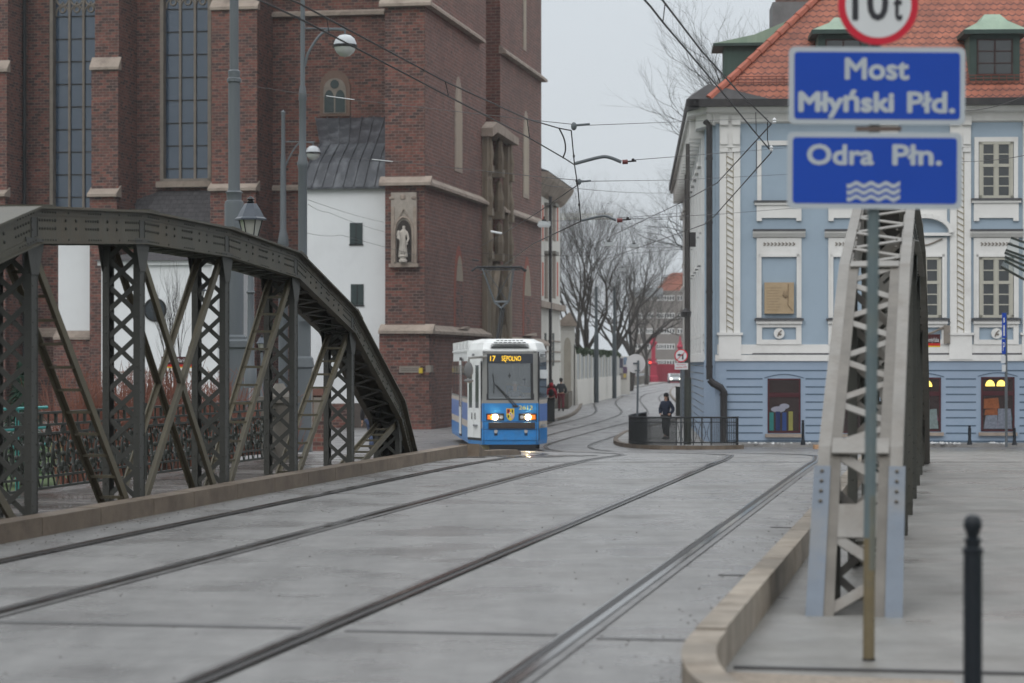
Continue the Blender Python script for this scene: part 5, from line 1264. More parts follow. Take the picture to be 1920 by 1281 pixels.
A = (xT_, e0, ez); Bq = (xR, e0, ez); Cq = (xR-hl*1.3, e0+run, RZ); Dq = (xT_+hl*1.12, e0+run, RZ)
rf.add([A, Bq, Cq, Dq], [(0,1,2,3)]); part('roof', rf, m_tile, hs_)
yS = B0+D2+16
rf = MB(); rf.add([A, Dq, (xT_+hl*1.12, yS, RZ), (xT_, yS, ez)], [(0,1,2,3)]); rf.add([Bq, Cq, (xR, e0+2*run, ez)], [(0,1,2)]); rf.add([Dq, Cq, (xR, e0+2*run, ez), (xL+hl*.96, yS, RZ)], [(0,1,2,3)])
part('side_roof', rf, m_tile, hs_)
hp_ = MB()
Av, Dv = Vector(A), Vector(Dq)
for k in range(28): a_, b_ = Av.lerp(Dv, k/28), Av.lerp(Dv, (k+1.08)/28); hp_.tube([tuple(a_+Vector((0,0,.05))), tuple(b_+Vector((0,0,.05)))], [.15, .12], 7)
hp2 = MB()
Av, Dv = Vector(Bq), Vector(Cq)
for k in range(28): a_, b_ = Av.lerp(Dv, k/28), Av.lerp(Dv, (k+1.08)/28); hp2.tube([tuple(a_+Vector((0,0,.05))), tuple(b_+Vector((0,0,.05)))], [.15, .12], 7)
HM = M('hip_tile', (.33,.10,.065), .7, 0, .2, 4, dirt=(.25,.1,.07)); part('hip_tiles', hp_, HM, hs_); hp_ = MB()
part('hip_tiles', hp2, HM, hs_)
gt = MB(); gt.box(xL-.02, xR, e0-.12, e0+.3, ez-.2, ez+.04); gt.box(xL-.12, xL+.3, e0-.12, yS, ez-.2, ez+.04); gt.add([(xL-.1, e0-.1, ez+.04), (xL+2.6, e0-.1, ez+.04), (xL+.62, e0+.45, ez+.60), (xL+.1,e0+.6,ez+.3)], [(0,1,2,3)]); part('gutter', gt, m_pipe, hs_)
sg_ = MB()
def roofpt(x, up): return (x, e0+up/pitch, ez+up)
for k in range(26*4):
    x = xL+1.6+k*.25
    if x < xR-1.6: a_ = roofpt(x, .55); sg_.box(x-.012, x+.012, a_[1]-.08, a_[1]-.06, a_[2], a_[2]+.28)
for h in (.08, .18, .28): a_ = roofpt(0, .55); sg_.box(xL+1.5, xR-1.6, a_[1]-.09, a_[1]-.05, a_[2]+h-.012, a_[2]+h+.012)
part('snow_guard', sg_, M('snow_guard_red', (.16,.05,.035), .6), hs_)
# dormers
def dormer(pc, yb, yt, yr, hwpx):
    xc, z0 = Q(pc, yb, B0+.6); _, z1 = Q(pc, yt, B0+.6); _, z2 = Q(pc, yr, B0+1.2); hw2 = hwpx/57.; yf = B0-.02
    o = part('dormer', MB().box(xc-hw2, xc+hw2, yf, yf+3.2, z0-.1, z1), m_copd, hs_)
    part('dormer_cheek', MB().box(xc-hw2-.012, xc-hw2-.001, yf+.06, yf+3.2, z0, z1).box(xc+hw2+.001, xc+hw2+.012, yf+.06, yf+3.2, z0, z1), M('cheek_copper', (.07,.11,.09), .7, 0, .3, 3, streak=True), o)
    rr = MB(); e1 = .22
    base = [(xc-hw2-e1, yf-.25, z1), (xc+hw2+e1, yf-.25, z1), (xc+hw2+e1, yf+3.2, z1), (xc-hw2-e1, yf+3.2, z1)]; mid = [(xc-hw2*.55, yf+.15, z1+(z2-z1)*.55), (xc+hw2*.55, yf+.15, z1+(z2-z1)*.55), (xc+hw2*.55, yf+3.2, z1+(z2-z1)*.55), (xc-hw2*.55, yf+3.2, z1+(z2-z1)*.55)]
    tp_ = [(xc-.25, yf+.6, z2), (xc+.25, yf+.6, z2), (xc+.25, yf+3.2, z2), (xc-.25, yf+3.2, z2)]
    rr.add(base+mid+tp_, [(0,1,5,4),(1,2,6,5),(3,0,4,7),(4,5,9,8),(5,6,10,9),(7,4,8,11),(8,9,10,11)]); part('dormer_roof', rr, m_copper, o)
    part('dormer_eaves', MB().box(xc-hw2-e1-.02, xc+hw2+e1+.02, yf-.28, yf+3.2, z1-.14, z1), m_copd, o)
    f = MB(); x0, x1 = xc-hw2+.28, xc+hw2-.28; za, zb_ = z0+.12, z1-.28
    f.box(x0-.06, x0, yf-.03, yf, za, zb_).box(x1, x1+.06, yf-.03, yf, za, zb_).box(x0, x1, yf-.03, yf, zb_-.05, zb_).box(x0, x1, yf-.03, yf, za, za+.05).box(xc-.03, xc+.03, yf-.03, yf, za, zb_).box(x0, x1, yf-.03, yf, za+(zb_-za)*.33-.02, za+(zb_-za)*.33+.02).box(x0, x1, yf-.03, yf, za+(zb_-za)*.66-.02, za+(zb_-za)*.66+.02)
    part('dormer_window_frame', f, M('dormer_frame', (.035,.018,.016), .6), o); part('dormer_pane', MB().box(x0, x1, yf-.012, yf-.001, za, zb_), m_wg, o)
dormer(1860, 152, 62, 32, 46); dormer(1578, 152, 62, 38, 46)
# dormer facing the side street, seen from the side
xd = BH.onS(1356, B0+3)[0]; xe = BH.onS(1425, B0+3)[0]; zb_ = HT(150, 83); zt_ = HT(90, 83)
dm = part('side_dormer', MB().prismY([(xd, zb_-.8), (xe+1.2, zb_+1.5), (xe+1.2, zt_), (xd, zt_)], B0+2.2, B0+3.8), M('dormer_green', (.05,.085,.072), .6, 0, .3, 2, streak=True), hs_)
part('dormer_roof', MB().prismY([(xd-.35, zt_), (xe+1.3, zt_+.02), (xe+.9, zt_+.75), (xd+1.0, zt_+.28)], B0+2.0, B0+4.0), m_copper, dm); part('dormer_eaves', MB().box(xd-.37, xe+1.2, B0+1.95, B0+4.0, zt_-.1, zt_-.005), m_copd, dm)
xk = BH.onS(1480, B0+8)[0]; ck = MB().box(xk-.75, xk+.75, B0+5.5, B0+7.5, HT(70, 88), HT(26, 88)); o = part('chimney', ck, m_plinth, hs_)
part('chimney_stack', MB().box(xk-.55, xk+.9, B0+5.7, B0+7.3, HT(26, 88), HT(-60, 88)), brickmat('chimney_brick', (.2,.07,.05), (.06,.05,.05), (.15,.12,.1), .25, .08), o)
# dirty snow crumbs at the foot of the wall
sn = MB()
for k in range(70):
    px = rnd.choice([rnd.uniform(1400, 1530), rnd.uniform(1735, 1800), rnd.gauss(1770, 15), rnd.uniform(1860, 1900)]); x, z = XW(px, 77.6+rnd.random()*.9), 0
    sn.ball((x, 77.6+rnd.random()*1.2, -1.07), rnd.uniform(.02, .07), 6, 4, (1, 1, .7))
solo('snow_remnants', sn, M('dirty_snow', (.5,.5,.5), .9, 0, .2, 6), 'crumbs of dirty old snow along the foot of the blue house', 'snow', WF, (XW(1700, 78), 78, -1.1), kind='stuff')
# ------------------------------------------------------------------ signs in the foreground
m_signb = M('sign_blue', (.004,.046,.32), .6, 0, .05, 3); m_signg = M('sign_grey', (.36,.39,.42), .45, 0, .06, 4)
m_signback = M('sign_back_grey', (.36,.36,.36), .5, .2, .1, 4); m_sred = M('sign_red', (.45,.012,.03), .4); m_swh = M('sign_white', (.52,.53,.54), .4, 0, .05, 4); m_sbl = M('sign_black', (.025,.025,.03), .5)
ZS = 12.25; base = (XW(1631, ZS), ZS, 0)
sp_ = thing('street_sign', 'two big blue bridge and river name plates under a round ten tonne limit sign', 'road sign', WF, base)
xx = lambda px: XW(px, ZS); hh = lambda py: HT(py, ZS)
pm = M('pole_weathered', (.10,.13,.138), .45, .1, .12, 5, dirt=(.13,.14,.12), dscale=2, damt=.6)
part('pole', MB().tube([(xx(1632.3), ZS+.04, hh(1010)), (xx(1634), ZS+.04, hh(900)), (xx(1640), ZS+.04, hh(400)), (xx(1645), ZS+.04, hh(-120))], .03, 14), pm, sp_, True)
part('rusty_pole_base', MB().tube([(xx(1631), ZS+.04, -.02), (xx(1632.3), ZS+.04, hh(1010))], .0302, 14), M('pole_rusty', (.15,.12,.07), .55, .1, .2, 5, dirt=(.10,.11,.10), dscale=2.2, damt=.7), sp_, True)
part('stained_pole_middle', MB().tube([(xx(1632.8), ZS+.04, hh(1070)), (xx(1634.2), ZS+.04, hh(930))], .0304, 14), M('pole_stained', (.125,.127,.105), .5, .1, .2, 5, dirt=(.10,.125,.13), dscale=3, damt=.8), sp_, True)
part('pole_foot', MB().tube([(xx(1631), ZS+.04, -.02), (xx(1631), ZS+.04, .012)], .033, 14), m_black, sp_)
def rrect(x0, x1, z0, z1, r, n=5):
    p = []
    for cx, cz, a0 in ((x1-r, z1-r, 0), (x0+r, z1-r, 90), (x0+r, z0+r, 180), (x1-r, z0+r, 270)):
        for k in range(n+1): t = R(a0+90*k/n); p.append((cx+r*math.cos(t), cz+r*math.sin(t)))
    return p
def plate(px0, px1, py0, py1, rows_, tilt, yoff=0):
    x0, x1, z0, z1 = xx(px0), xx(px1), hh(py1), hh(py0); q = ZS-.012+yoff
    def rot(mb): 
        cx, cz = (x0+x1)/2, (z0+z1)/2; o = MB(); o.f = mb.f; c, s = math.cos(tilt), math.sin(tilt)
        o.v = [(cx+(x-cx)*c-(z-cz)*s, y, cz+(x-cx)*s+(z-cz)*c) for x, y, z in mb.v]; return o
    o = part('name_plate', rot(MB().prismY(rrect(x0, x1, z0, z1, .03), q, q+.012)), m_signg, sp_)
    part('blue_panel', rot(MB().prismY(rrect(x0+.026, x1-.026, z0+.026, z1-.026, .018), q-.0015, q-.0002)), m_signb, o)
    for s_, a, b, t_, bt_ in rows_: part('lettering', rot(text_mb(s_, xx(a), xx(b), hh(bt_), hh(t_), q-.003, .0012, .09)), m_signg, o)
    return o, rot, q
plate(1479, 1809, 89, 234, [('Most', 1583, 1704, 151, 109), ('Młyński', 1496, 1676, 223, 169), ('Płd.', 1700, 1790, 213, 172)], R(-.3))
o, rot, q = plate(1476, 1803, 249, 392, [('Odra', 1512, 1638, 311, 271), ('Płn.', 1672, 1765, 311, 271)], R(-.3))
wv = MB()
for k in range(3):
    zc_ = hh(347+k*12.5); pts = [(xx(1587+100*i/40), zc_+.008*math.cos(i/40*2*math.pi*3.6+2.2)) for i in range(41)]
    top = [(x, z+.0105) for x, z in pts]; bot = [(x, z-.0105) for x, z in pts]
    for i in range(40): wv.add([(bot[i][0], q-.003, bot[i][1]), (bot[i+1][0], q-.003, bot[i+1][1]), (top[i+1][0], q-.003, top[i+1][1]), (top[i][0], q-.003, top[i][1])], [(0,1,2,3)])
part('wave_symbol', rot(wv), m_signg, o)
part('plate_clamp', MB().box(xx(1605), xx(1690), ZS, ZS+.02, hh(246), hh(237)), M('clamp_brown', (.12,.09,.08), .5), sp_)
cx, cz, rr_ = xx(1646), hh(10), 75/370.
rd = part('limit_disc', MB().disc((cx, cz), rr_, ZS-.014, ZS-.002, 48), m_sred, sp_)
part('white_field', MB().disc((cx, cz), rr_*.82, ZS-.0155, ZS-.0142, 48), m_swh, rd)
part('lettering', text_mb('10', xx(1597), xx(1665), hh(40), hh(-28), ZS-.0175, .0012, .05), m_sbl, rd); part('lettering', text_mb('t', xx(1674), xx(1691), hh(40), hh(-6), ZS-.0175, .0012, .07), m_sbl, rd)
# ------------------------------------------------------------------ bollards
def bollard(px, z, g, H, r, label, grp):
    x = XW(px, z); k = H/1.0
    prof = [(r*1.7, 0), (r*1.7, .05*k), (r*1.45, .12*k), (r*1.25, .2*k), (r*1.05, .26*k), (r, .3*k), (r, .84*k), (r*1.12, .845*k), (r*1.12, .86*k), (r*.8, .865*k), (r*.8, .885*k), (r*.95, .89*k), (r*.95, .9*k), (r*.6, .905*k), (r*.75, .925*k), (r*.98, .95*k), (r*.95, .975*k), (r*.65, .993*k), (r*.1, 1.0*k)]
    th = thing('bollard', label, 'bollard', WF, (x, z, g), grp)
    part('shaft', MB().lathe(x, z, [(a, g+b) for a, b in prof[:12]], 16), m_bol, th, True); part('ball_top', MB().lathe(x, z, [(a, g+b) for a, b in prof[11:]], 16), m_bol, th, True)
m_bol = M('bollard_black', (.008,.011,.015), .42, 0, .25, 6)
zb0 = 9.35; hb0 = HT(964, zb0)
bollard(1824, zb0, -.02, hb0+.02, .037, 'big blurred black bollard with ball top standing nearest, on the right pavement', 'black bollards')
bollard(1505.5, 76.9, -1.08, .80, .045, 'small thin black bollard on the ochre kerb block under the first shop window', 'black bollards')
bollard(1818, 77.5, -1.09, .62, .05, 'small black bollard between the two shop windows with lamps', 'black bollards')
bollard(1902, 77.5, -1.1, .56, .05, 'small leaning black bollard right of the parking sign pole', 'black bollards')
# ------------------------------------------------------------------ masts and lamps
def mast(name, label, px, z, prof, cat='pole', n=14, grp=None):
    x = XW(px, z); k = z/F; g = SG(z) if z < 95 else -1.2
    th = thing(name, label, cat, WF, (x, z, -1.3), grp); return th, x, k
def lp(x, z, prof, n=14):
    return MB().lathe(x, z, [(r*z/F, HT(py, z)) for r, py in prof], n)
z1_ = 66; m1, x1_, _ = mast('catenary_mast', 'thick grey iron mast with collars and square plinth, left of the lead roof', 439, z1_, None, grp='grey iron masts')
part('shaft', lp(x1_, z1_, [(18, 640), (18, 383), (17, 378), (14, 376), (14, 365), (17, 361), (12, 358), (11, 350), (11, 156), (13.5, 154), (13.5, 148), (11, 146), (11.5, 134), (8.5, 131), (8.3, -60)][::1]), m_mast, m1, True)
part('plinth', MB().lathe(x1_, z1_, [(r*z1_/F, HT(py, z1_)) for r, py in ((25, 900), (25, 655), (29, 651), (29, 640), (24, 636), (24, 632), (19, 628))], 4, True), m_mast, m1)
z2_ = 62.5; m2, x2_, _ = mast('catenary_mast', 'slender grey mast in front of the white building carrying the large globe lamp', 567.5, z2_, None, grp='grey iron masts')
part('shaft', lp(x2_, z2_, [(11, 690), (11, 605), (8.5, 600), (8.5, 316), (9.5, 314), (10.5, 306), (8.5, 300), (8, 292), (6.5, 288), (6.5, 190), (7.8, 187), (7, 175), (6, 165), (4.4, 160), (4.2, -60)]), m_mast, m2, True)
part('plinth', MB().lathe(x2_+.05, z2_, [(r*z2_/F, HT(py, z2_)) for r, py in ((14, 900), (14, 692), (17, 688), (15, 672), (11, 668), (11, 602))], 4, True), m_mast, m2)
bsx = MB().box(XW(557, 62), XW(582, 62), 62.1, 62.14, HT(602, 62), HT(576, 62)); bb = part('notice_board', bsx, m_mast, m2)
for k, s_ in enumerate(('GŁÓWNY', 'URZĄD')): part('lettering', text_mb(s_, XW(566, 62), XW(578-k*2, 62), HT(592+k*5, 62), HT(588.5+k*5, 62), 62.09, .004), m_swh, bb)
def globe(par, px, py, r, z, xp, pyl):
    x = XW(px, z); h = HT(py, z); rr = r*z/F
    o = part('globe_lamp', MB().lathe(x, z, [(.01, h-rr), (rr*.45, h-rr*.9), (rr*.8, h-rr*.6), (rr*.97, h-rr*.2), (rr, h)], 20), glassmat('globe_glass', (.42,.43,.42), .15), par, True)
    part('hood', MB().lathe(x, z, [(rr*1.03, h), (rr*1.0, h+rr*.25), (rr*.82, h+rr*.65), (rr*.5, h+rr*.92), (.01, h+rr*1.02)], 20), M('globe_white', (.42,.44,.46), .3), o, True)
    part('rim', MB().lathe(x, z, [(rr*1.05, h-rr*.14), (rr*1.07, h-rr*.02), (rr*1.05, h+rr*.1)], 20), m_black, o, True)
    a = spline([(xp, z, HT(pyl, z)), (xp+(x-xp)*.12, z, HT(pyl-30*r/21, z)), (xp+(x-xp)*.5, z, h+rr*1.3), (x, z, h+rr*1.45)], 6)
    part('lamp_arm', MB().tube(a, rr*.12, 6).tube([(xp, z, h+rr*1.55), (x+rr*.2, z, h+rr*1.55)], rr*.07, 6).tube([(x, z, h+rr), (x, z, h+rr*1.6)], rr*.1, 6), m_mast, o, True)
globe(m2, 647, 86, 21, z2_, x2_+.05, 125)
z3_ = 98.5-.8; m3, x3_, _ = mast('lamp_post', 'thin grey lamp post further back with a smaller globe lamp', 531, z3_, None, 'lamp post', grp='grey iron masts')
part('shaft', lp(x3_, z3_, [(9, 815), (9, 462), (11, 458), (8, 440), (6, 430), (5.5, 340), (5, 300), (4, 290), (3.5, 215), (4.5, 211), (.5, 206)]), m_mast, m3, True)
globe(m3, 587, 287, 13.5, z3_, x3_+.05, 320)
# dark pole by the blue house and its hanging box
zq = 77.4; xq = XW(1289.5, zq)
dk_ = thing('catenary_pole', 'tall dark slim pole with black lower sleeve rising in front of the blue house corner', 'pole', WF, (xq, zq, -1.08))
part('shaft', MB().tube([(xq, zq, -1.1), (xq, zq, HT(270, zq))], [.09, .065], 10), M('pole_brownblack', (.05,.045,.042), .5, .1, .3, 3, streak=True), dk_, True)
part('sleeve', MB().lathe(xq, zq, [(.115, -1.1), (.115, HT(712, zq)), (.10, HT(708, zq))], 10), m_dark, dk_, True)
part('switch_box', MB().box(xq+.06, xq+.25, zq-.1, zq+.1, HT(463, zq), HT(436, zq)), m_pipe, dk_); part('switch_box', MB().lathe(xq-.05, zq, [(.14, HT(595, zq)), (.17, HT(585, zq)), (.05, HT(578, zq))], 8), m_pipe, dk_)
# no left turn sign
zn = 76.6; xn = XW(1277, zn)
nl = thing('no_left_turn_sign', 'round no left turn sign with white supplementary plate beside the dark pole', 'road sign', WF, (xn, zn, -1.08))
part('pole', MB().tube([(xn+.0, zn+.04, -1.1), (xn, zn+.04, HT(652, zn))], .03, 8), m_mast, nl)
c_ = (xn, HT(667, zn)); r_ = 12.5*zn/F
d_ = part('disc', MB().disc(c_, r_, zn-.02, zn, 32), m_sred, nl); part('white_field', MB().disc(c_, r_*.83, zn-.024, zn-.0201, 32), m_swh, d_)
ar = MB(); ar.box(c_[0]+.03, c_[0]+.075, zn-.028, zn-.0241, c_[1]-.12, c_[1]+.04).box(c_[0]-.06, c_[0]+.0749, zn-.0282, zn-.0242, c_[1]+.0, c_[1]+.045).prismY([(c_[0]-.13, c_[1]+.022), (c_[0]-.05, c_[1]+.07), (c_[0]-.05, c_[1]-.025)], zn-.0284, zn-.0243); part('arrow', ar, m_sbl, d_)
part('slash', MB().bar((c_[0]-r_*.6, zn-.03, c_[1]-r_*.6), (c_[0]+r_*.6, zn-.03, c_[1]+r_*.6), .03, .004, (1,0,-1)) if False else MB().prismY([(c_[0]-r_*.62, c_[1]-r_*.55), (c_[0]-r_*.55, c_[1]-r_*.62), (c_[0]+r_*.62, c_[1]+r_*.55), (c_[0]+r_*.55, c_[1]+r_*.62)], zn-.032, zn-.0285), m_sred, d_)
sp2 = part('supplementary_plate', MB().box(XW(1265, zn), XW(1290, zn), zn-.015, zn, HT(693, zn), HT(681, zn)), m_swh, nl)
part('lettering', text_mb('Nie dotyczy', XW(1269, zn), XW(1286, zn), HT(685.5, zn), HT(682.5, zn), zn-.019, .002), m_sred, sp2); part('lettering', text_mb('pojazdów MPK', XW(1267, zn), XW(1288, zn), HT(691.5, zn), HT(687, zn), zn-.019, .002), m_sred, sp2)
# back of a round sign
zk = 79.5; xk_ = XW(1195, zk); bk = thing('sign_back', 'grey back of a big round traffic sign on a thin pole at the railing corner', 'road sign', WF, (xk_, zk, -1.08))
part('disc', MB().disc((XW(1192, zk), HT(682, zk)), 18*zk/F, zk, zk+.02, 32), M('sign_back_pale', (.47,.46,.46), .5, 0, .08, 4), bk); part('pole', MB().tube([(XW(1194, zk), zk-.05, -1.1), (XW(1196.5, zk), zk-.05, HT(676, zk))], .035, 8), m_mast, bk)
part('clamp', MB().box(XW(1187, zk), XW(1198, zk), zk-.03, zk, HT(683, zk), HT(680, zk)).box(XW(1190, zk), XW(1200, zk), zk-.03, zk, HT(696, zk), HT(694, zk)), m_mast, bk)
# parking sign pole on the right
zp_ = 77.2; xp_ = XW(1885, zp_); pkp = thing('parking_sign', 'thin pole with tall blue edge-on parking signs before the right shop window', 'road sign', WF, (xp_, zp_, -1.1))
part('pole', MB().tube([(XW(1887, zp_), zp_, -1.15), (XW(1886, zp_), zp_, HT(586, zp_))], .045, 8), m_mast, pkp)
for a, b, c, d, mt in ((1878, 1886, 587, 634, m_signb), (1877.5, 1885, 636, 664, m_signb), (1876, 1884.5, 667, 681, m_swh), (1878, 1885, 684, 697, m_swh)):
    o = part('sign_panel', MB().box(XW(a, zp_), XW(b, zp_), zp_-.07, zp_-.05, HT(d, zp_), HT(c, zp_)), mt, pkp)
    if c == 636: part('lettering', text_mb('P', XW(a+2, zp_), XW(b-1.5, zp_), HT(658, zp_), HT(642, zp_), zp_-.075, .003), m_swh, o)
    if c == 587: part('symbol', MB().box(XW(a+2.5, zp_), XW(a+5, zp_), zp_-.074, zp_-.0701, HT(630, zp_), HT(610, zp_)).box(XW(a+2.5, zp_), XW(a+5, zp_), zp_-.074, zp_-.0701, HT(605, zp_), HT(596, zp_)), m_swh, o)
# street name sign
zt2 = 60.; stn = thing('street_name_sign', 'dark red street name board reading Staromłyńska, peeking out behind the right truss', 'street sign', WF, (XW(1722, zt2), zt2, SG(zt2)))
m_dkred = M('board_darkred', (.055,.012,.014), .4); m_strr = M('stripe_red', (.42,.02,.015), .4); m_stry = M('stripe_yellow', (.55,.38,.03), .4)
def board(par, px0, px1, py0, py1, z, skew=0):
    x0, x1, z0, z1 = XW(px0, z), XW(px1, z), HT(py1, z), HT(py0, z); h = z1-z0
    o = part('board', MB().box(x0, x1, z, z+.03, z0, z1), m_dkred, par)
    part('red_stripe', MB().box(x0, x1, z-.004, z-.0002, z0+h*.10, z0+h*.30), m_strr, o); part('yellow_stripe', MB().box(x0, x1, z-.004, z-.0002, z0, z0+h*.0999), m_stry, o); return o
part('pole', MB().tube([(XW(1722, zt2), zt2+.05, SG(zt2)), (XW(1722, zt2), zt2+.05, HT(596, zt2))], .04, 8), m_mast, stn)
o = board(stn, 1724, 1763, 627, 651, zt2); part('lettering', text_mb('Staromłyńska', XW(1729, zt2), XW(1760.5, zt2), HT(644, zt2), HT(632, zt2), zt2-.006, .004), m_swh, o)
board(stn, 1722, 1733, 603, 626, zt2)
# church direction boards
zc_ = 58.; cbd = thing('church_name_sign', 'two stepped dark red boards naming the church, seen through the truss', 'sign', WF, (XW(362, zc_), zc_, -1.4))
part('pole', MB().tube([(XW(364, zc_), zc_+.05, -1.5), (XW(364, zc_), zc_+.05, HT(649, zc_))], .04, 8), m_mast, cbd)
o = board(cbd, 302, 372, 669, 690, zc_); part('lettering', text_mb('Najśw. Marii Panny', XW(303, zc_), XW(370, zc_), HT(682, zc_), HT(671, zc_), zc_-.006, .004), m_swh, o)
o = board(cbd, 353, 374, 650, 668.5, zc_); part('lettering', text_mb('Na Piasku', XW(354, zc_), XW(373, zc_), HT(662, zc_), HT(654, zc_), zc_-.006, .004), m_swh, o)
# plaques on the buttress
a, zz0 = BR.fp(749, 699, SF-.22); b, zz1 = BR.fp(788, 687, SF-.22)
pq = solo('wall_plaque', MB().box(a, b, SF-.28, SF-.21, zz0, zz1), m_tracery, 'long pale stone plaque low on the brick church buttress behind the tram', 'plaque', BR, ((a+b)/2, SF-.25, zz0)); part('inscription', MB().box(a+.08, b-.08, SF-.284, SF-.2801, zz0+.08, zz0+.11).box(a+.08, b-.08, SF-.284, SF-.2801, zz0+.15, zz0+.18), m_paleD, pq)
a, _ = BR.fp(789, 690, SF); b, _ = BR.fp(795.5, 690, SF); z0, z1 = HT(700, 100), HT(690, 100)
solo('yellow_box', MB().box(a, b, SF-.36, SF-.21, z0, z1).box(a+.02, b-.02, SF-.37, SF-.361, z0+.03, z1-.03), M('yellow_box', (.5,.36,.03), .5), 'small yellow box on the church corner right of the pale plaque', 'box', BR, ((a+b)/2, SF-.25, z0))
s_ = BR.onT(803, TA+.25)[0]; solo('grey_box', MB().box(TA+.2, TA+.4, s_-.25, s_+.25, HT(698, 101), HT(685, 101)).box(TA+.39, TA+.42, s_-.2, s_+.2, HT(697, 101), HT(686, 101)), m_tracery, 'small grey meter box round the corner from the yellow box', 'box', BR, (TA+.3, s_, 0))
# lanterns
m_lgl = glassmat('lantern_glass', (.30,.30,.27), .2)
def lantern(px, py, w, z, label, post=True, g=-1.2):
    x = XW(px, z); k = w*z/F; h = HT(py, z)                     # py = eaves level, w = eaves width px
    th = thing('lantern', label, 'lantern', WF, (x, z, g), 'black street lanterns')
    part('glass', MB().lathe(x, z, [(k*.20, h-k*.62), (k*.36, h)], 6), m_lgl, th)
    part('lantern_roof', MB().lathe(x, z, [(k*.5, h-.02*k), (k*.5, h+.03*k), (k*.42, h+.08*k), (k*.30, h+.32*k), (k*.20, h+.48*k), (k*.18, h+.50*k)], 6), M('lantern_roof', (.05,.06,.075), .3, .2, .2, 4), th)
    part('finial', MB().lathe(x, z, [(k*.10, h+.5*k), (k*.13, h+.56*k), (k*.07, h+.6*k), (k*.13, h+.64*k), (.005, h+.74*k)], 8), m_iron, th)
    fr_ = MB()
    for i in range(6):
        t = 2*math.pi*(i)/6; fr_.bar((x+k*.20*math.cos(t), z+k*.20*math.sin(t), h-k*.62), (x+k*.37*math.cos(t), z+k*.37*math.sin(t), h), k*.03, k*.03, (0,1,0))
    fr_.lathe(x, z, [(k*.05, h-k*.8), (k*.12, h-k*.72), (k*.22, h-k*.64), (k*.21, h-k*.6)], 6); part('frame', fr_, m_iron, th)
    if post: part('post', MB().lathe(x, z, [(.10, g), (.09, g+.3), (.055, g+.35), (.045, g+1.4), (.07, g+1.42), (.045, g+1.46), (.035, h-k*.78)], 10), m_mast, th, True)
lantern(470, 412, 60, 36.0, 'large black lantern on its slim post rising above the left truss', True, 1.15)
lantern(371, 545, 34, 46, 'dark lantern half hidden behind the second lattice post of the left truss', True, -.3)
lantern(491, 644, 22, 61, 'small lantern seen low between the ladder-like diagonals of the left truss', True, -1.0)
# brick garden wall with cap, notice frame
zw = 72.5
gw = thing('brick_garden_wall', 'low brick wall with reddish stone cap ending in a pier beside the church square', 'wall', WF, (XW(575, zw), zw, -1.2))
part('pier', MB().box(XW(548, zw), XW(609, zw), zw, zw+1, -1.3, HT(742, zw)), m_brick, gw)
part('cap', MB().box(XW(536, zw), XW(614, zw), zw-.1, zw+1.1, HT(742, zw)+.005, HT(729, zw)), M('cap_red', (.14,.07,.055), .8, 0, .2, 3), gw)
part('wall', MB().box(XW(400, zw+3), XW(548, zw), zw+.3, zw+.8, -1.4, HT(755, zw)), m_brick, gw)
part('info_board', MB().box(XW(588, zw), XW(603, zw), zw-.05, zw-.01, HT(790, zw), HT(745, zw)), m_tracery, gw)
ob = solo('notice_case', MB().box(XW(522, 50), XW(545, 50), 50, 50.12, HT(815, 50), HT(760, 50)).box(XW(530, 50), XW(536, 50), 50.02, 50.08, SG(50), HT(815, 50)), M('notice_ochre', (.42,.29,.12), .6, 0, .3, 6), 'ochre coloured notice case behind the fourth truss post', 'notice board', WF, (XW(533, 50), 50, -.3)); part('poster', MB().box(XW(525, 50), XW(542, 50), 49.985, 49.999, HT(808, 50), HT(768, 50)), M('poster_mix', (.45,.25,.10), .6, 0, .5, 5), ob)
# ------------------------------------------------------------------ curved black railing on the island
m_rl = M('railing_black', (.016,.018,.019), .4)
rl_ = thing('street_railing', 'curved black iron railing with close upright bars on the island before the blue house', 'railing', WF, (XW(1280, 76.8), 76.8, -1.08))
path = [Vector((XW(px, z), z)) for px, z in ((1212, 84), (1196, 82.2), (1182, 80), (1180, 78.4), (1192, 77.2), (1215, 76.6), (1245, 76.45), (1275, 76.45), (1295, 76.5), (1320, 76.5), (1350, 76.5), (1380, 76.6), (1384, 77.5))]
pp_ = spline(path, 6); H0 = -1.09; H1 = HT(783, 76.5)
rm = MB()
for h, r in ((H1, .028), (H1-.15, .014), (H0+.1, .02)): rm.tube([(p.x, p.y, h) for p in pp_], r, 6)
part('rail', rm, m_rl, rl_)
br_ = MB(); acc = 0; tot = 0; pts_ = MB()
for a, b in zip(pp_, pp_[1:]):
    L_ = (b-a).length; u = 0
    SPC = .034 if 960+a.x/a.y*F < 1272 else .062
    while acc+L_ >= SPC:
        step = SPC-acc; a = a+(b-a).normalized()*step; L_ -= step; acc = 0; tot += .085
        px = 960+a.x/a.y*F
        if 1268 < px < 1333 and a.y < 77: 
            continue
        br_.box(a.x-.011, a.x+.011, a.y-.011, a.y+.011, H0, H1)
    acc += L_
for px in (1268, 1283, 1300, 1316, 1333): x = XW(px, 76.5); br_.box(x-.018, x+.018, 76.48, 76.52, H0, H1)
for p0_, p1_ in ((1270, 1281), (1302, 1314), (1318, 1331), (1286, 1298)):
    x0, x1 = XW(p0_, 76.5), XW(p1_, 76.5); xm = (x0+x1)/2; hm_ = (H0+H1)/2-.05
    for sg, xe_ in ((-1, x0), (1, x1)): br_.tube([(xe_, 76.5, H1-.17), (xm+sg*.03, 76.5, hm_+.08), (xm+sg*.03, 76.5, hm_-.08), (xe_, 76.5, H0+.12)], .009, 5)
    br_.ring((xm, 76.5, hm_), .035, .008, 8, 'y')
part('upright_bars', br_, m_rl, rl_)
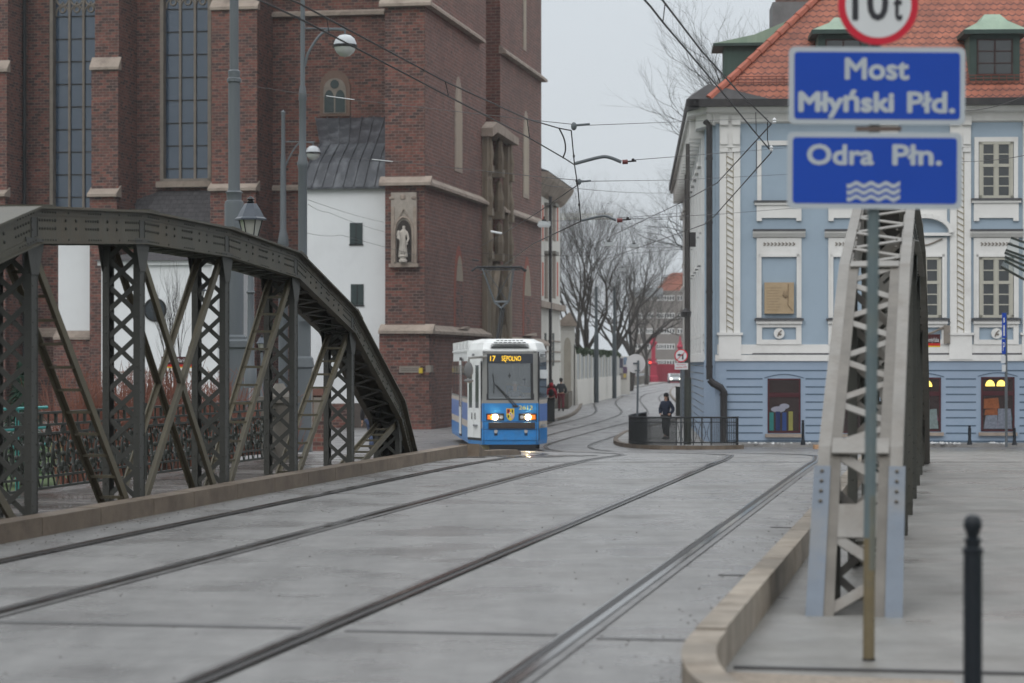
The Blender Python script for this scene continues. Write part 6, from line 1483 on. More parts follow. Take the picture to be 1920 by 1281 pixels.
g2 = thing('street_railing', 'short dark railing panel at the kerb between the tram and the red hooded walker', 'railing', WF, (XW(1030, 108), 108, -1.08)); part('bar_panel', MB().box(XW(1022, 108), XW(1040, 108), 108, 108.04, -1.08, HT(753, 108)).box(XW(1021, 108), XW(1041, 108), 107.97, 108.07, HT(753, 108), HT(751, 108)), m_rl, g2)
g3 = thing('street_railing', 'short dark railing by the far pavement left of the dark pole', 'railing', WF, (XW(1275, 120), 120, -1.08)); part('bar_panel', MB().box(XW(1267, 120), XW(1281, 120), 120, 120.04, -1.1, HT(727, 120)).box(XW(1266, 120), XW(1282, 120), 119.97, 120.07, HT(727, 120), HT(725, 120)), m_dark, g3)
# ------------------------------------------------------------------ overhead wires
def wire(label, pts, r=.010, sag=0, grp='overhead tram wires', extra=None, name='overhead_wire'):
    P_ = [Vector(P3(*p)) for p in pts]
    if sag:
        out = []
        for a, b in zip(P_, P_[1:]):
            for k in range(8): t = k/8; q = a.lerp(b, t); q.z -= sag*4*t*(1-t); out.append(q)
        P_ = out+[P_[-1]]
    return solo(name, MB().tube([tuple(p) for p in P_], r, 5), m_wire, label, 'wire', WF, tuple(P_[0]), grp)
def bits(par, pts, r, mat=None, name='dropper'): return part(name, MB().tube([P3(*p) for p in pts], r, 5), mat or m_wire, par)
m_ins = M('insulator_white', (.55,.56,.57), .35)
zA = 36
w1 = wire('upper black wire from top left over the brick tower to the hanger left of centre', [(490, -20, 22), (560, 6, 22.8), (835, 153, 28), (988, 223, 33), (1047.5, 240.5, 35.2), (1071, 245, zA)], .010)
w2 = wire('lower black wire running parallel below, from top left to the hanger left of centre', [(440, -20, 21), (560, 34, 22.8), (841, 181, 28), (993, 259, 33), (1060, 298, 35.2), (1077, 309, zA)], .010)
bits(w1, [(835, 153, 28), (841, 181, 28)], .006); bits(w1, [(988, 223, 33), (993, 259, 33)], .006); bits(w1, [(612, 32, 24), (617, 62, 24)], .006)
part('jumper_cable', MB().tube(spline([P3(1048, 240, 35.2), P3(1058, 262, 35.2), P3(1060, 282, 35.2), P3(1055, 297, 35.2)], 5), .012, 5), m_wire, w1)
w3 = wire('thin steel hanger chain falling between the two curved steady arms', [(1071, 245, zA), (1077, 309, zA), (1083, 347, 37), (1089, 415, 38)], .010, name='wire_hanger')
for py, px in ((293, 1076), (339, 1081), (344, 1082), (384, 1086)): part('clamp', MB().ball(P3(px, py, zA+.6), .018, 6, 5, (1, 1, 1.6)), m_wire, w3)
w4 = wire('thin span wire with bracket from the brick tower to the blue house cornice, topmost', [(448, 158, 66), (612, 183, 60), (666, 188, 58), (1014, 227, 40), (1071, 233, zA), (1105, 235, 37), (1290, 228, 60), (1440, 221, 70)], .006, 0, 'span wires across the street', name='span_wire')
part('insulator_rod', MB().tube([P3(612, 180, 60), P3(664, 187, 58)], .009, 6), m_ins, w4); part('bracket', MB().tube([P3(1080, 235, zA), P3(1106, 233, zA)], .018, 6).ball(P3(1076, 237, zA), .045, 8, 6, (1,1,1.4)), m_mast, w4)
w5 = wire('thin span wire with bracket passing the hanger at half height', [(575, 287, 62), (698, 300, 58), (738, 303, 57), (1014, 332, 42), (1083, 338, 37), (1108, 340, 38), (1265, 338, 62), (1480, 327, 79)], .006, 0, 'span wires across the street', name='span_wire')
part('insulator_rod', MB().tube([P3(698, 299, 58), P3(736, 303, 57)], .009, 6), m_ins, w5); part('bracket', MB().tube([P3(1088, 341, 37), P3(1108, 339, 37)], .015, 6).ball(P3(1086, 341, 37), .035, 8, 6, (1,1,1.4)), m_mast, w5)
for nm, pa, lab, z in (('a', [(1078, 307), (1100, 301), (1122, 295.5), (1135, 294), (1148, 297), (1165, 304)], 'upper curved steady arm with small insulator against the sky', 36.5), ('b', [(1089, 414), (1112, 408.5), (1128, 405.5), (1138, 406), (1155, 413.5)], 'lower curved steady arm with small insulator against the sky', 38.5)):
    o = thing('steady_arm', lab, 'wire arm', WF, P3(*pa[0], z), 'steady arms'); part('arm', MB().tube(spline([P3(a, b, z) for a, b in pa], 4), .026 if nm == 'a' else .02, 8), m_mast, o, True)
    e_ = pa[-1]; part('insulator', MB().tube([P3(e_[0]+2, e_[1], z), P3(e_[0]+12, e_[1]-.5, z)], .035, 8), M('insulator_brown', (.12,.03,.03), .3), o); part('clamp', MB().tube([P3(e_[0]+12, e_[1]-1, z), P3(e_[0]+28, e_[1]-2, z)], .012, 6).ball(P3(e_[0]+22, e_[1]-4, z), .025, 6, 5), m_wire, o)
wire('thin span wire from the upper steady arm to the blue house', [(1190, 300, 37), (1345, 288, 60), (1480, 277, 79)], .006, 0, 'span wires across the street', name='span_wire')
wire('thin span wire from the lower steady arm to the blue house', [(1175, 411, 39), (1345, 402, 60), (1520, 388, 79)], .006, 0, 'span wires across the street', name='span_wire')
wire('wire running down left from the hanger foot to the pantograph', [(1089, 415, 38), (1000, 457, 55), (945, 497, 75), (890, 520, 92)], .012)
wire('upper wire from the hanger middle down left across the church portal', [(1083, 347, 37), (1006, 400, 52), (940, 440, 75), (890, 468, 92)], .010)
w6 = wire('upper of two wires from the top edge to the tall insulator before the blue house', [(1225, -15, 23), (1242, 0, 23.5), (1313.7, 93.7, 29), (1385, 173, 34), (1446, 232.6, 40)], .011)
w7 = wire('lower reddish black wire parallel to it, ending at the second insulator', [(1195, -15, 23), (1220, 12.5, 24), (1243, 42, 25), (1345, 162, 34), (1417, 250, 38), (1446, 284, 41)], .011)
bits(w6, [(1247, 6, 24), (1243, 42, 25)], .006); bits(w6, [(1417, 211, 37), (1418, 250, 38)], .006); bits(w6, [(1439, 229, 39.5), (1439, 262, 39.8), (1443, 281, 40.5)], .008)
for x_, y_ in ((1452, 226), (1446, 278)): part('insulator', MB().lathe(P3(x_, y_, 40)[0], 40, [(.02, HT(y_+6, 40)), (.035, HT(y_+3, 40)), (.02, HT(y_+1, 40)), (.035, HT(y_-1, 40)), (.01, HT(y_-5, 40))], 8), m_ins, w6)
wire('wire from the upper insulator down left over the street toward the bare trees', [(1446, 233, 40), (1345, 343, 58), (1277, 380, 70), (1109, 460, 115), (1050, 488, 150)], .012)
wire('wire from the lower insulator down left over the street toward the bare trees', [(1446, 286, 41), (1340, 405, 58), (1320, 421, 62), (1210, 460, 90), (1120, 492, 120), (1060, 512, 150)], .012)
w8 = wire('second lower wire sloping down left across the blue facade', [(1418, 265, 43), (1418, 325, 45)], .006, name='wire_hanger'); w9 = wire('thin dropper between the two wires beside the blue house corner', [(1269, 385, 72), (1269, 436, 72)], .008, name='wire_hanger')
wire('thin dropper between the two wires above the street lamps', [(1163, 435, 100), (1163, 474, 100)], .008, name='wire_hanger')
for (pts, lab) in (([(578, 375, 62), (720, 417, 99)], 'thin wire descending over the white building from the slender mast'), ([(578, 383, 62), (615, 398, 70), (722, 435, 99)], 'second thin wire descending over the white building, lower'), ([(575, 437, 62), (640, 441, 75), (900, 505, 90)], 'thin wire crossing the white building below its upper window'),
    ([(860, 470, 70), (1040, 480, 75), (1290, 466, 77)], 'thin span wire above the tram pantograph'), ([(1000, 400, 75), (1110, 460, 100), (1290, 463, 77)], 'span wire carrying the box street lamps'), ([(1020, 415, 90), (1290, 398, 77)], 'thin wire from the tower box lamp to the dark pole'),
    ([(1812, 207, 40), (1925, 178, 30)], 'thin wire at the right edge under the roof'), ([(1790, 302, 60), (1925, 291, 40)], 'thin wire crossing the right upper window'), ([(1165, 511, 120), (1290, 516, 77)], 'thin low span wire from the trees to the dark pole'), ([(1000, 335, 45), (1050, 350, 50), (1250, 362, 77)], 'faint thin wire across the sky below the first steady arm')):
    wire(lab, pts, .006 if pts[0][2] < 80 else .008, .05, 'span wires across the street', name='span_wire')
bits(wire('short dark wire above the pantograph before the portal', [(885, 487, 80), (898, 489, 80)], .03, name='span_wire'), [(920, 434, 85), (941, 438, 85)], .035, m_ins, 'insulator_rod')
for px, py, w_, z, lab in ((1020, 419, 13, 92, 'white box street lamp hanging at the right edge of the brick tower'), (1142, 457, 9, 100, 'left of the two box street lamps hanging side by side over the street'), (1189, 461, 9, 102, 'right of the two box street lamps hanging side by side over the street'), (1167, 505, 7, 135, 'small box street lamp hanging in front of the bare trees')):
    x, h = XW(px, z), HT(py, z); k = w_*z/F; o = thing('hanging_street_lamp', lab, 'street lamp', WF, (x, z, h), 'hanging street lamps')
    part('lamp_body', MB().prismY([(x-k, h-k*.35), (x+k, h-k*.35), (x+k*.9, h+k*.3), (x-k*.75, h+k*.3)], z-k*.6, z+k*.6), M('lamp_body', (.42,.44,.45), .5), o); part('diffuser', MB().box(x-k*.8, x+k*.8, z-k*.5, z+k*.5, h-k*.55, h-k*.36), m_ins, o); part('hook', MB().tube([(x, z, h+k*.3), (x, z, h+k*1.0)], k*.08, 5).box(x-k*.3, x+k*.3, z-.05, z+.05, h+k*.3, h+k*.55), m_iron, o)
# ------------------------------------------------------------------ far street
m_cream = M('cream_facade', (.52,.50,.46), .85, 0, .06, 1); m_cwin = M('brown_window', (.16,.12,.09), .6); m_orn = M('red_ornament', (.48,.12,.08), .8)
s0, zc0 = 0, 0
TCx = BRt = None
zq0 = 133.; tC, sC0 = XW(1012, zq0)*CF.c - zq0*CF.s, zq0*CF.c+XW(1012, zq0)*CF.s
def oc(px): return CF.onT(px, tC)
sC1 = oc(1050)[0]; cb_ = thing('cream_townhouse', 'cream townhouse with red ornament strips and heavy cornice behind the brick church', 'house', CF, (tC, (sC0+sC1)/2, -1.2))
hC = HT(338, oc(1016)[1]); part('wall', MB().box(tC-14, tC, sC0-3, sC1, -1.3, hC), m_cream, cb_)
part('cornice', MB().prismY([(tC, hC-.9), (tC+.25, hC-.7), (tC+.7, hC-.1), (tC+.8, hC+.15), (tC, hC+.2)], sC0-3, sC1+.5), m_trim, cb_)
hL = HT(574, oc(1030)[1]); part('string_course', MB().box(tC, tC+.35, sC0-3, sC1+.1, hL-.2, hL+.15), m_trim, cb_); part('roof', MB().prismY([(tC-7, hC+3), (tC+.8, hC+.2), (tC-14.8, hC+.2)], sC0-3, sC1+.4), m_slate, cb_)
for px in (1024, 1038.5):
    s_, z = oc(px); hw_ = .75
    for ya, yb in ((388, 452), (478, 560)):
        o = part('window', MB().box(tC-.05, tC+.03, s_-hw_, s_+hw_, HT(yb, z), HT(ya, z)), m_cwin, cb_); part('hood', MB().box(tC, tC+.2, s_-hw_-.2, s_+hw_+.2, HT(ya, z), HT(ya-6, z)), M('grey_hood', (.2,.19,.17), .8), o)
    part('shutter', MB().box(tC-.05, tC+.04, s_-.8, s_-.1, HT(686, z), HT(625, z)), M('dark_shutter', (.05,.055,.05), .6), cb_)
for px in (1031, 1017.5, 1045): 
    s_, z = oc(px); part('ornament_strip', MB().box(tC, tC+.025, s_-.25, s_+.25, HT(452, z), HT(385, z)).box(tC, tC+.025, s_-.25, s_+.25, HT(555, z), HT(492, z)), m_orn, cb_)
for py in (640, 660, 678): z = oc(1030)[1]; part('band', MB().box(tC, tC+.04, sC0, sC1, HT(py, z)-.02, HT(py, z)+.06), m_trim, cb_)
part('downpipe', MB().tube([(tC+.3, sC0+2.6, hC-.8), (tC+.3, sC0+2.6, -1.2)], .09, 6), m_pipe, cb_)
# gate, wall, hedge
zg_ = 150.; ga = thing('garden_gate', 'white arched garden gate with small pediment beyond the townhouse', 'gate', WF, (XW(1064, zg_), zg_, -1.1))
x0, x1 = XW(1051, zg_), XW(1078, zg_); part('gate_wall', MB().box(x0, x1, zg_, zg_+1, -1.2, HT(612, zg_)).prismY([(XW(1076, zg_), -1.1), (XW(1084, zg_), -1.1), (XW(1080, zg_), HT(660, zg_)), (XW(1076, zg_), HT(640, zg_))], zg_, zg_+1), m_cream, ga)
part('pediment', MB().prismY([(x0, HT(612, zg_)+.01), (x1+.1, HT(612, zg_)+.01), (x1+.1, HT(607, zg_)), (XW(1068, zg_), HT(585, zg_)), (x0, HT(600, zg_))], zg_-.3, zg_+1.1), m_trim, ga)
part('arch_recess', MB().prismY(arch_poly(XW(1064, zg_), .22, HT(733, zg_), HT(650, zg_), HT(633, zg_)), zg_-.03, zg_+.0), M('recess_cream', (.33,.30,.25), .8), ga)
fa, fb = Vector((XW(1078, 152), 152)), Vector((XW(1162, 205), 205)); fwl = thing('garden_wall', 'long pale grey ribbed garden wall on a white plinth along the street', 'wall', WF, (fa.x, fa.y, -1.1))
def strip(mb, a, b, off, h0, h1, th=.25):
    d = (b-a).normalized(); n = Vector((d.y, -d.x))*off; m_ = Vector((d.y, -d.x))*(off-th); q = [a+n, b+n, b+m_, a+m_]
    return mb.add([(p.x, p.y, h0) for p in q]+[(p.x, p.y, h1) for p in q], [(0,1,2,3),(4,7,6,5),(0,4,5,1),(1,5,6,2),(2,6,7,3),(3,7,4,0)])
part('plinth', strip(MB(), fa, fb, .1, -1.2, HT(712, 152)), m_cream, fwl); part('panel', strip(MB(), fa, fb, 0, HT(712, 152), HT(664, 152)), M('ribbed_grey', (.30,.31,.31), .8), fwl)
rb = MB()
for k in range(14): a_ = fa.lerp(fb, k/14); strip(rb, a_, fa.lerp(fb, k/14+.012), .08, HT(712, 152), HT(664, 152)+.05, .1)
part('rib', rb, m_cream, fwl)
def leafmass(name, label, cat, c, sz, n, mat, fs=.25, grp=None, kind=None):
    mb = MB(); r_ = random.Random(n)
    for i in range(n):
        p = Vector((r_.uniform(-1, 1), r_.uniform(-1, 1), r_.uniform(-1, 1)))
        q = Vector((c[0]+p.x*sz[0], c[1]+p.y*sz[1], c[2]+p.z*sz[2]*(1-.25*r_.random()))); a = Vector((r_.gauss(0,1), r_.gauss(0,1), r_.gauss(0,1))).normalized()*fs; b = a.cross(Vector((r_.gauss(0,1), r_.gauss(0,1), r_.gauss(0,1))).normalized())
        mb.add([tuple(q-a), tuple(q-b), tuple(q+a), tuple(q+b)], [(0,1,2,3)])
    return solo(name, mb, mat, label, cat, WF, c, grp, kind=kind)
m_hedge = M('dark_hedge', (.035,.05,.028), .9, 0, .5, 4)
hd = MB(); rq = random.Random(8)
for i in range(4500):
    p = fa.lerp(fb, rq.random()); q = Vector((p.x+rq.uniform(-.9,.1), p.y+rq.uniform(-.3,.6), HT(664, 152)+rq.uniform(0, .33)+.1*math.sin(p.y*.7))); a = Vector((rq.gauss(0,1), rq.gauss(0,1), rq.gauss(0,1))).normalized()*.13; b = a.cross(Vector((rq.gauss(0,1), rq.gauss(0,1), rq.gauss(0,1))).normalized())
    hd.add([tuple(q-a), tuple(q-b), tuple(q+a), tuple(q+b)], [(0,1,2,3)])
solo('hedge', hd, m_hedge, 'dark evergreen hedge along the top of the pale ribbed garden wall', 'hedge', WF, (fa.x, fa.y, 1))
for px, z, yt, lab in ((1118, 165, 628, 'dark slim street pole before the ribbed garden wall, nearer one'), (1152, 185, 628, 'dark slim street pole before the ribbed garden wall, farther one')):
    o = thing('street_pole', lab, 'pole', WF, (XW(px, z), z, -1.1), 'dark poles along the garden wall'); part('shaft', MB().lathe(XW(px, z), z, [(.17, -1.15), (.16, HT(yt, z)), (.11, HT(yt-4, z)), (.09, HT(yt-90, z))], 8), M('pole_darkgrey', (.05,.06,.065), .5), o)
for a, b, lab, h in (((1066, 771, 1094, 742), (1095, 742, 1117, 732), 'low rough stone barrier by the walkers', .85), ((1132, 737.5, 1170, 729), (1170, 729, 1218, 719), 'low rough stone barrier farther up the street', .95)):
    mb = MB()
    for q in (a, b):
        A, Bv = Vector(GP(q[0], q[1])), Vector(GP(q[2], q[3])); n = max(3, int((Bv-A).length/1.5))
        for k in range(n): strip(mb, A.lerp(Bv, k/n), A.lerp(Bv, (k+.94)/n), 0, -1.15, -1.08+h+.05*(k % 2), .5)
    solo('stone_barrier', mb, M('rough_stone', (.115,.10,.08), .9, 0, .35, 3), lab, 'barrier', WF, (*GP(a[0], a[1]), -1.1), 'low stone barriers')
mb = MB(); A, Bv = Vector(GP(1262, 748)), Vector(GP(1290, 775)); 
for k in range(8): strip(mb, A.lerp(Bv, k/8), A.lerp(Bv, (k+.94)/8), -.8, -1.1, -.3, .5)
solo('stone_barrier', mb, bpy.data.materials['rough_stone'], 'low rough stone wall behind the woman at the railing', 'barrier', WF, (A.x, A.y, -1.1), 'low stone barriers')
# posters on an advertising stand
zpz = 205.; ad = thing('poster_stand', 'advertising stand with faded posters at the end of the garden wall', 'poster stand', WF, (XW(1170, zpz), zpz, -1.1)); part('board', MB().box(XW(1160, zpz), XW(1181, zpz), zpz, zpz+.3, -1.1, HT(668, zpz)), m_cream, ad)
for (a, b, c, d, col) in ((1161, 1168, 672, 690, (.10,.09,.12)), (1169, 1176, 670, 684, (.15,.2,.27)), (1168, 1176, 688, 700, (.12,.08,.13)), (1162, 1175, 700, 712, (.25,.22,.2)), (1169, 1174, 701, 708, (.5,.38,.1))): part('poster', MB().box(XW(a, zpz), XW(b, zpz), zpz-.05-(.02 if c == 701 else 0), zpz-.01, HT(d, zpz), HT(c, zpz)), M('poster', col, .7, 0, .5, 1.5), ad)
# red steel bridge far away
m_rb = M('red_bridge_paint', (.30,.012,.035), .5, 0, .15, .5); zr_ = 342.
rdb = thing('red_bridge', 'distant dark red steel bridge side with a red pylon at the end of the street', 'bridge', WF, (XW(1235, zr_), zr_, -1.2))
part('girder', MB().box(XW(1228, zr_), XW(1300, zr_), zr_+3, zr_+3.4, -1.2, HT(683, zr_)).box(XW(1180, zr_), XW(1222, zr_), zr_+3, zr_+3.4, -1.2, HT(704, zr_)), m_rb, rdb)
rbm = MB()
for k in range(14): x = XW(1232+k*4.6, zr_); rbm.box(x-.06, x+.06, zr_+2.8, zr_+3, -1.2, HT(684, zr_))
part('rib', rbm, m_rb, rdb)
kk = zr_/F; xg = XW(1225, zr_); part('pylon', MB().lathe(xg, zr_, [(r*kk, HT(py, zr_)) for r, py in ((8, 718), (8, 706), (6, 704), (5.5, 684), (7, 683), (7, 680), (3.5, 678), (3.5, 648), (6, 646), (7, 642), (4, 640), (3.5, 634), (1.2, 627))], 4, True), m_rb, rdb)
part('cross_beam', MB().box(XW(1206, zr_), XW(1232, zr_), zr_, zr_+.4, HT(676, zr_), HT(673, zr_)), m_rb, rdb)
xg2 = XW(1276, zr_); part('pylon', MB().lathe(xg2, zr_+1, [(r*kk, HT(py, zr_)) for r, py in ((4, 690), (4, 655), (6, 650), (2, 640), (1, 630))], 4, True), m_rb, rdb)
zt_l = 330.; tlg = thing('traffic_light', 'tiny traffic light showing red beside the far red bridge', 'traffic light', WF, (XW(1219, zt_l), zt_l, -1.2)); part('housing', MB().box(XW(1216.5, zt_l), XW(1221, zt_l), zt_l, zt_l+.3, HT(686, zt_l), HT(674, zt_l)).box(XW(1218.4, zt_l), XW(1219.4, zt_l), zt_l+.05, zt_l+.2, -1.2, HT(686, zt_l)), m_black, tlg); part('red_lamp', MB().disc((XW(1219, zt_l), HT(680, zt_l)), .16, zt_l-.05, zt_l-.001, 12), M('red_light', (.8,.02,.02), .5, emit=(1,.05,.03), estr=2.5), tlg)
# car and its lights
def car(px, z, label, dirx, col, w=1.75, lit=True):
    x = XW(px, z); g = -1.2; th = thing('parked_car' if not lit else 'car', label, 'car', WF, (x, z, g), 'cars far up the street')
    h = w/2
    part('body', MB().prismX([(z, g+.25), (z-.03, g+.55), (z+.05, g+.72), (z+1.0, g+.88), (z+1.75, g+1.32), (z+3.2, g+1.36), (z+4.0, g+.95), (z+4.2, g+.3)], x-h, x+h), M('car_paint', col, .3, .3), th)
    part('windscreen', MB().add([(x-h*.8, z+1.0, g+.91), (x+h*.8, z+1.0, g+.91), (x+h*.7, z+1.7, g+1.31), (x-h*.7, z+1.7, g+1.31)], [(0,1,2,3)]), m_wg, th)
    part('bumper', MB().box(x-h, x+h, z-.08, z+.1, g+.25, g+.48), m_black, th)
    for sg in (-1, 1):
        part('headlight', MB().box(x+sg*h*.72-.12, x+sg*h*.72+.12, z-.06, z+.0, g+.55, g+.72), M('car_lamp_lit', (.9,.9,.85), .3, emit=(1,.93,.78), estr=5) if lit else m_chr, th)
        for yy in (.8, 3.3): part('wheel', MB().tube([(x+sg*h*.85, z+yy, g+.31), (x+sg*(h+.01), z+yy, g+.31)], .31, 14), m_black, th)
car(1267, 330, 'silver car with lit headlamps driving toward the viewer, half hidden by the dark pole', 0, (.38,.40,.42))
car(1206, 334, 'dark small car with a lit headlamp in front of the far red bridge', 0, (.06,.07,.08))
# apartment block
zb_ = 395.; xb0, xb1 = XW(1186, zb_), XW(1330, zb_)
ap = thing('apartment_block', 'grey brown apartment block with rows of white windows beyond the trees', 'building', WF, (xb0+8, zb_, -1.2))
hz = lambda py: HT(py, zb_)
part('wall', MB().box(xb0, xb1, zb_, zb_+12, -1.2, hz(545)), M('block_render', (.19,.17,.155), .9, 0, .12, .4), ap)
part('roof', MB().prismY([(XW(1233, zb_), hz(545)), (XW(1262, zb_), hz(511)), (XW(1310, zb_), hz(511)), (XW(1340, zb_), hz(545))], zb_+1, zb_+11), M('block_roof', (.33,.13,.09), .8, 0, .2, .5), ap)
part('chimney', MB().box(XW(1250, zb_), XW(1254, zb_), zb_+3, zb_+5, hz(530), hz(518)), m_brick, ap); part('parapet', MB().box(xb0, XW(1243, zb_), zb_-.3, zb_, hz(556), hz(540)), M('parapet_grey', (.3,.32,.33), .8), ap)
for r_, py in enumerate((554, 587, 616, 645, 675)):
    for c in range(5):
        pa = 1192+c*19.5 if c < 3 else 1245+(c-3)*25
        z = zb_-.05; f = MB(); gls = MB(); x0, x1, z0, z1 = XW(pa, z), XW(pa+(20 if c >= 3 else 14), z), hz(py+10), hz(py); f.box(x0, x1, z, z+.06, z0, z1)
        n_ = 4; 
        for k in range(n_): gls.box(x0+(x1-x0)*(k+.15)/n_, x0+(x1-x0)*(k+.8)/n_, z-.02, z, z0+.12, z1-.12)
        o = part('window', f, m_white, ap); part('pane', gls, m_wg, o)
# tower crane, faint
zcn = 560.; cn_ = thing('tower_crane', 'faint pale tower crane jib above the bare trees', 'crane', WF, (XW(1052, zcn), zcn, -1.2)); jb = MB(); y0, y1 = HT(412, zcn), HT(400, zcn)
jb.box(XW(1030, zcn), XW(1150, zcn), zcn, zcn+.3, y0, y0+.3).box(XW(1030, zcn), XW(1150, zcn), zcn+.6, zcn+.9, y1-.2, y1)
for k in range(22): a_ = 1030+k*5.4; jb.bar((XW(a_, zcn), zcn+.4, y0), (XW(a_+2.7, zcn), zcn+.4, y1), .14, .14, (0,1,0)).bar((XW(a_+2.7, zcn), zcn+.4, y1), (XW(a_+5.4, zcn), zcn+.4, y0), .14, .14, (0,1,0))
part('jib', jb, M('crane_pale', (.5,.48,.42), .6), cn_); part('mast', MB().box(XW(1044, zcn), XW(1050, zcn), zcn-.5, zcn+.5, -1.2, y0), bpy.data.materials['crane_pale'], cn_)
# ------------------------------------------------------------------ glass canopy at the right edge
zl = 74.; cnp = thing('ribbed_canopy', 'dark ribbed glass canopy fanning in from the right edge', 'canopy', WF, (XW(1935, zl), zl, HT(500, zl))); rb = MB(); gls = MB()
ribs = [((1896, 446), (1940, 462)), ((1890, 457), (1940, 474)), ((1886, 469), (1940, 488)), ((1884, 474), (1940, 496)), ((1884, 482), (1940, 507)), ((1883, 489), (1940, 518)), ((1876, 500), (1940, 535))]
for k, (a, b) in enumerate(ribs):
    A, Bv = P3(*a, zl-k*.35), P3(*b, zl-k*.35+.2); rb.bar(A, Bv, .05, .07, (0,1,0))
    if k: gls.add([A_, B_, Bv, A], [(0,1,2,3)])
    A_, B_ = A, Bv
part('rib', rb, m_dark, cnp); part('glass', gls, glassmat('canopy_glass', (.03,.055,.055), .1, .5), cnp)
part('post', MB().tube([P3(1938, 450, zl-1), (XW(1938, zl-1), zl-1, -1.1)], .08, 8), m_dark, cnp)
# ------------------------------------------------------------------ trees and twigs
m_bark = M('bark', (.036,.031,.026), .9, 0, .3, 4); m_barkg = M('bark_grey', (.04,.042,.036), .9, 0, .3, 4); m_twr = M('red_twig', (.16,.065,.045), .85, 0, .3, 8)
def grow(mb, tw, p, d, L_, r, depth, rr, spread=.55, up=.12, droop=0, seg=3, thr=.02):
    pts = [p]; dd = d.copy()
    for i in range(seg):
        dd = (dd+Vector((rr.gauss(0, .13), rr.gauss(0, .13), rr.gauss(0, .08)+up-droop))).normalized(); p = p+dd*L_/seg; pts.append(p)
    rs = [r*(1-.35*i/seg) for i in range(seg+1)]
    (mb if r > thr*2.4 else tw).tube([tuple(q) for q in pts], rs, 6 if r > .06 else (4 if r > .025 else 3), False)
    if depth <= 0: return
    n = 3 if depth > 2 else rr.choice((2, 3, 4))
    for i in range(n):
        a = Vector((rr.gauss(0, 1), rr.gauss(0, 1), rr.gauss(0, .6))); a = (a-dd*a.dot(dd)).normalized(); s_ = rr.uniform(.5, 1.15)*spread
        q = pts[-1] if i < 2 else pts[rr.choice((1, 2))]; grow(mb, tw, q, (dd+a*s_).normalized(), L_*rr.uniform(.62, .86), rs[-1]*rr.uniform(.68, .88), depth-1, rr, spread, up, droop, seg, thr)
def tree(label, px, z, g, trunkh, r, L_, depth, seed, lean=(0,0,1), grp='bare winter trees', mat=None, spread=.55, thr=.02, nb=5, up=.1):
    rr = random.Random(seed); x = XW(px, z); mb = MB(); tw = MB(); p = Vector((x, z, g)); top = p+Vector(lean).normalized()*trunkh
    th = thing('bare_tree', label, 'tree', WF, (x, z, g), grp); tk = MB().tube([tuple(p), tuple(p.lerp(top, .5)+Vector((rr.gauss(0,.1),0,0))), tuple(top)], [r*1.35, r, r*.8], 9)
    for i in range(nb):
        an = 2*math.pi*i/nb+rr.random(); dv = Vector((math.cos(an)*spread*1.1, math.sin(an)*spread*1.1, 1)) if i else Vector(lean); grow(mb, tw, top-Vector((0,0,trunkh*.25*(i % 3)/3)), dv.normalized(), L_*rr.uniform(.8, 1.15), r*rr.uniform(.45, .7), depth, rr, spread, up, 0, 3, thr)
    part('trunk', tk, mat or m_bark, th, True); part('limb', mb, mat or m_bark, th, True); part('crown', tw, mat or m_bark, th); return th
tree('big bare tree with forked crown rising behind the pale garden wall', 1100, 185, -1.2, 4.0, .26, 3.7, 7, 11, spread=.55, thr=.018)
tree('slimmer bare tree just right of the cream townhouse', 1084, 200, -1.2, 5.5, .22, 3.5, 7, 12, spread=.5, thr=.018, nb=4)
tree('bare tree in the middle of the far row, leaning right', 1134, 215, -1.2, 4.5, .24, 3.7, 7, 13, lean=(.25,0,1), spread=.6, thr=.022)
tree('low wide bare tree left of the red pylon with curved limbs', 1180, 240, -1.2, 3.6, .30, 3.4, 7, 14, lean=(.1,0,1), spread=.75, thr=.03, up=.05)
tree('thin bare tree in front of the far apartment block', 1212, 300, -1.2, 3.6, .22, 3.2, 5, 15, thr=.03)
tree('tall bare tree rising behind the blue house roof', 1478, 110, -1.2, 9.5, .28, 3.2, 6, 21, spread=.58, thr=.018, mat=m_barkg, nb=7, up=.07)
tree('second bare tree behind the blue house, its twigs showing left of the cornice', 1385, 128, -1.2, 6.0, .17, 2.9, 6, 22, spread=.7, thr=.016, mat=m_barkg, nb=6, up=.02)
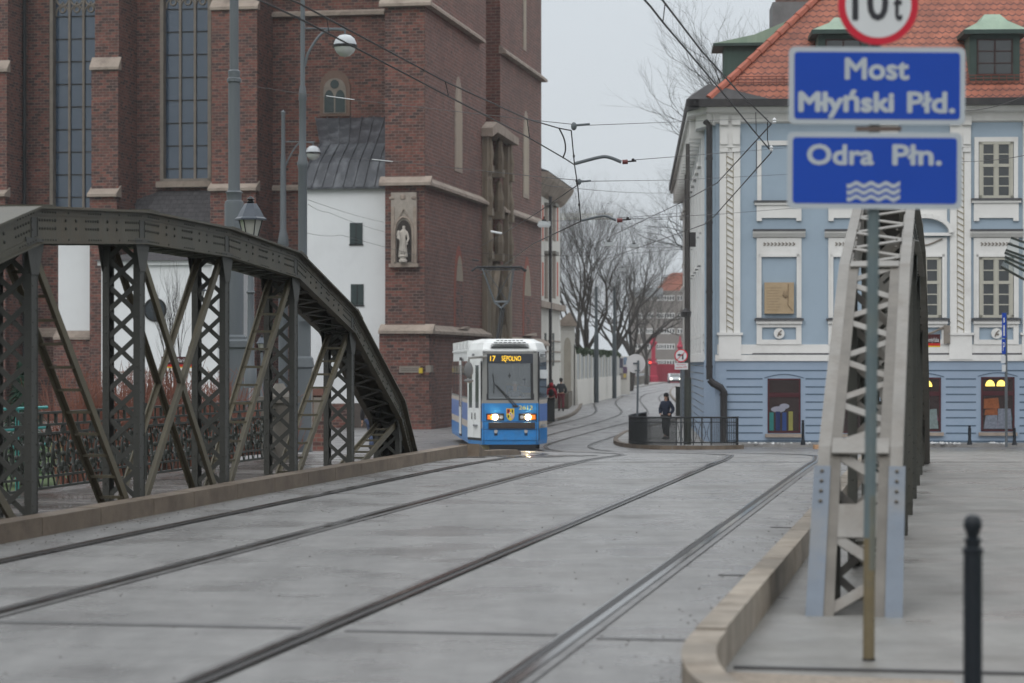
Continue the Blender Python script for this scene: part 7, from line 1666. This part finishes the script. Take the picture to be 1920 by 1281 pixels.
def shrub(label, px, z, w, h, n, seed, mat, g=-1.4):
    rr = random.Random(seed); x = XW(px, z); mb = MB(); th = thing('twiggy_shrub', label, 'shrub', WF, (x, z, g), 'bare twiggy shrubs behind the railing')
    for i in range(n):
        b = Vector((x+rr.uniform(-w, w)*.7, z+rr.uniform(-1, 1), g)); t = b+Vector((rr.gauss(0, w*.3), rr.gauss(0, .4), h*rr.uniform(.55, 1.1))); m_ = b.lerp(t, .5)+Vector((rr.gauss(0,.1), 0, 0)); mb.tube([tuple(b), tuple(m_), tuple(t)], [.017, .013, .006], 3, False)
        for k in range(3): q = m_.lerp(t, rr.random()); mb.tube([tuple(q), tuple(q+Vector((rr.gauss(0,.22), 0, rr.uniform(.15,.5))))], [.009, .005], 3, False)
    part('stems', mb, mat, th)
for i, (px, w, h, lab) in enumerate(((175, 1.1, 2.6, 'reddish bare shrub farthest left behind the first truss panel'), (238, 1.0, 2.5, 'reddish bare shrub behind the second lattice post'), (300, 1.1, 2.7, 'reddish bare shrub below the round chapel window'), (358, 1.0, 2.3, 'reddish bare shrub under the church name boards'), (405, .9, 2.4, 'reddish bare shrub left of the square mast plinth'), (478, .9, 1.9, 'low reddish bare shrub right of the square mast plinth'))):
    shrub(lab, px, 57+i*.8, w, h, 240, 30+i, m_twr, -1.5)
tree('young thin bare tree in front of the white chapel', 327, 64, -1.5, 2.2, .05, 1.0, 4, 41, spread=.35, thr=.012, nb=4, up=.35)
mc = MB(); rr = random.Random(5); cx, cy = XW(42, 60), 60
for i in range(2600):
    t = rr.random(); a = rr.random()*6.283; r_ = (1-t)*.95*math.sqrt(rr.random())+.03; q = Vector((cx+r_*math.cos(a), cy+r_*math.sin(a), -1.3+2.9*t)); u_ = Vector((math.cos(a), math.sin(a), -.5))*.14; v_ = Vector((-math.sin(a), math.cos(a), .1))*.035; mc.add([tuple(q-v_), tuple(q+v_), tuple(q+u_)], [(0,1,2)])
tc_ = thing('conifer', 'small dark green conifer behind the nearest lattice post', 'tree', WF, (cx, cy, -1.5)); part('trunk', MB().tube([(cx, cy, -1.5), (cx, cy, .8)], [.06, .02], 6), m_bark, tc_); part('crown', mc, M('conifer_green', (.018,.05,.03), .9, 0, .4, 5), tc_)
# ------------------------------------------------------------------ damp winter air
hz_ = MB().box(-300, 300, -40, 640, -4.0, 70)
hm, n_, l_, b_ = newmat('haze'); n_.remove(b_); pv = n_.new('ShaderNodeVolumePrincipled'); pv.inputs['Color'].default_value = (.93,.95,.98,1); pv.inputs['Density'].default_value = .00026; pv.inputs['Anisotropy'].default_value = .2
l_.new(pv.outputs[0], n_['Material Output'].inputs['Volume'])
ho = bpy.data.objects.new('haze', mkmesh('haze', hz_, hm)); COL.objects.link(ho); ho['kind'] = 'stuff'
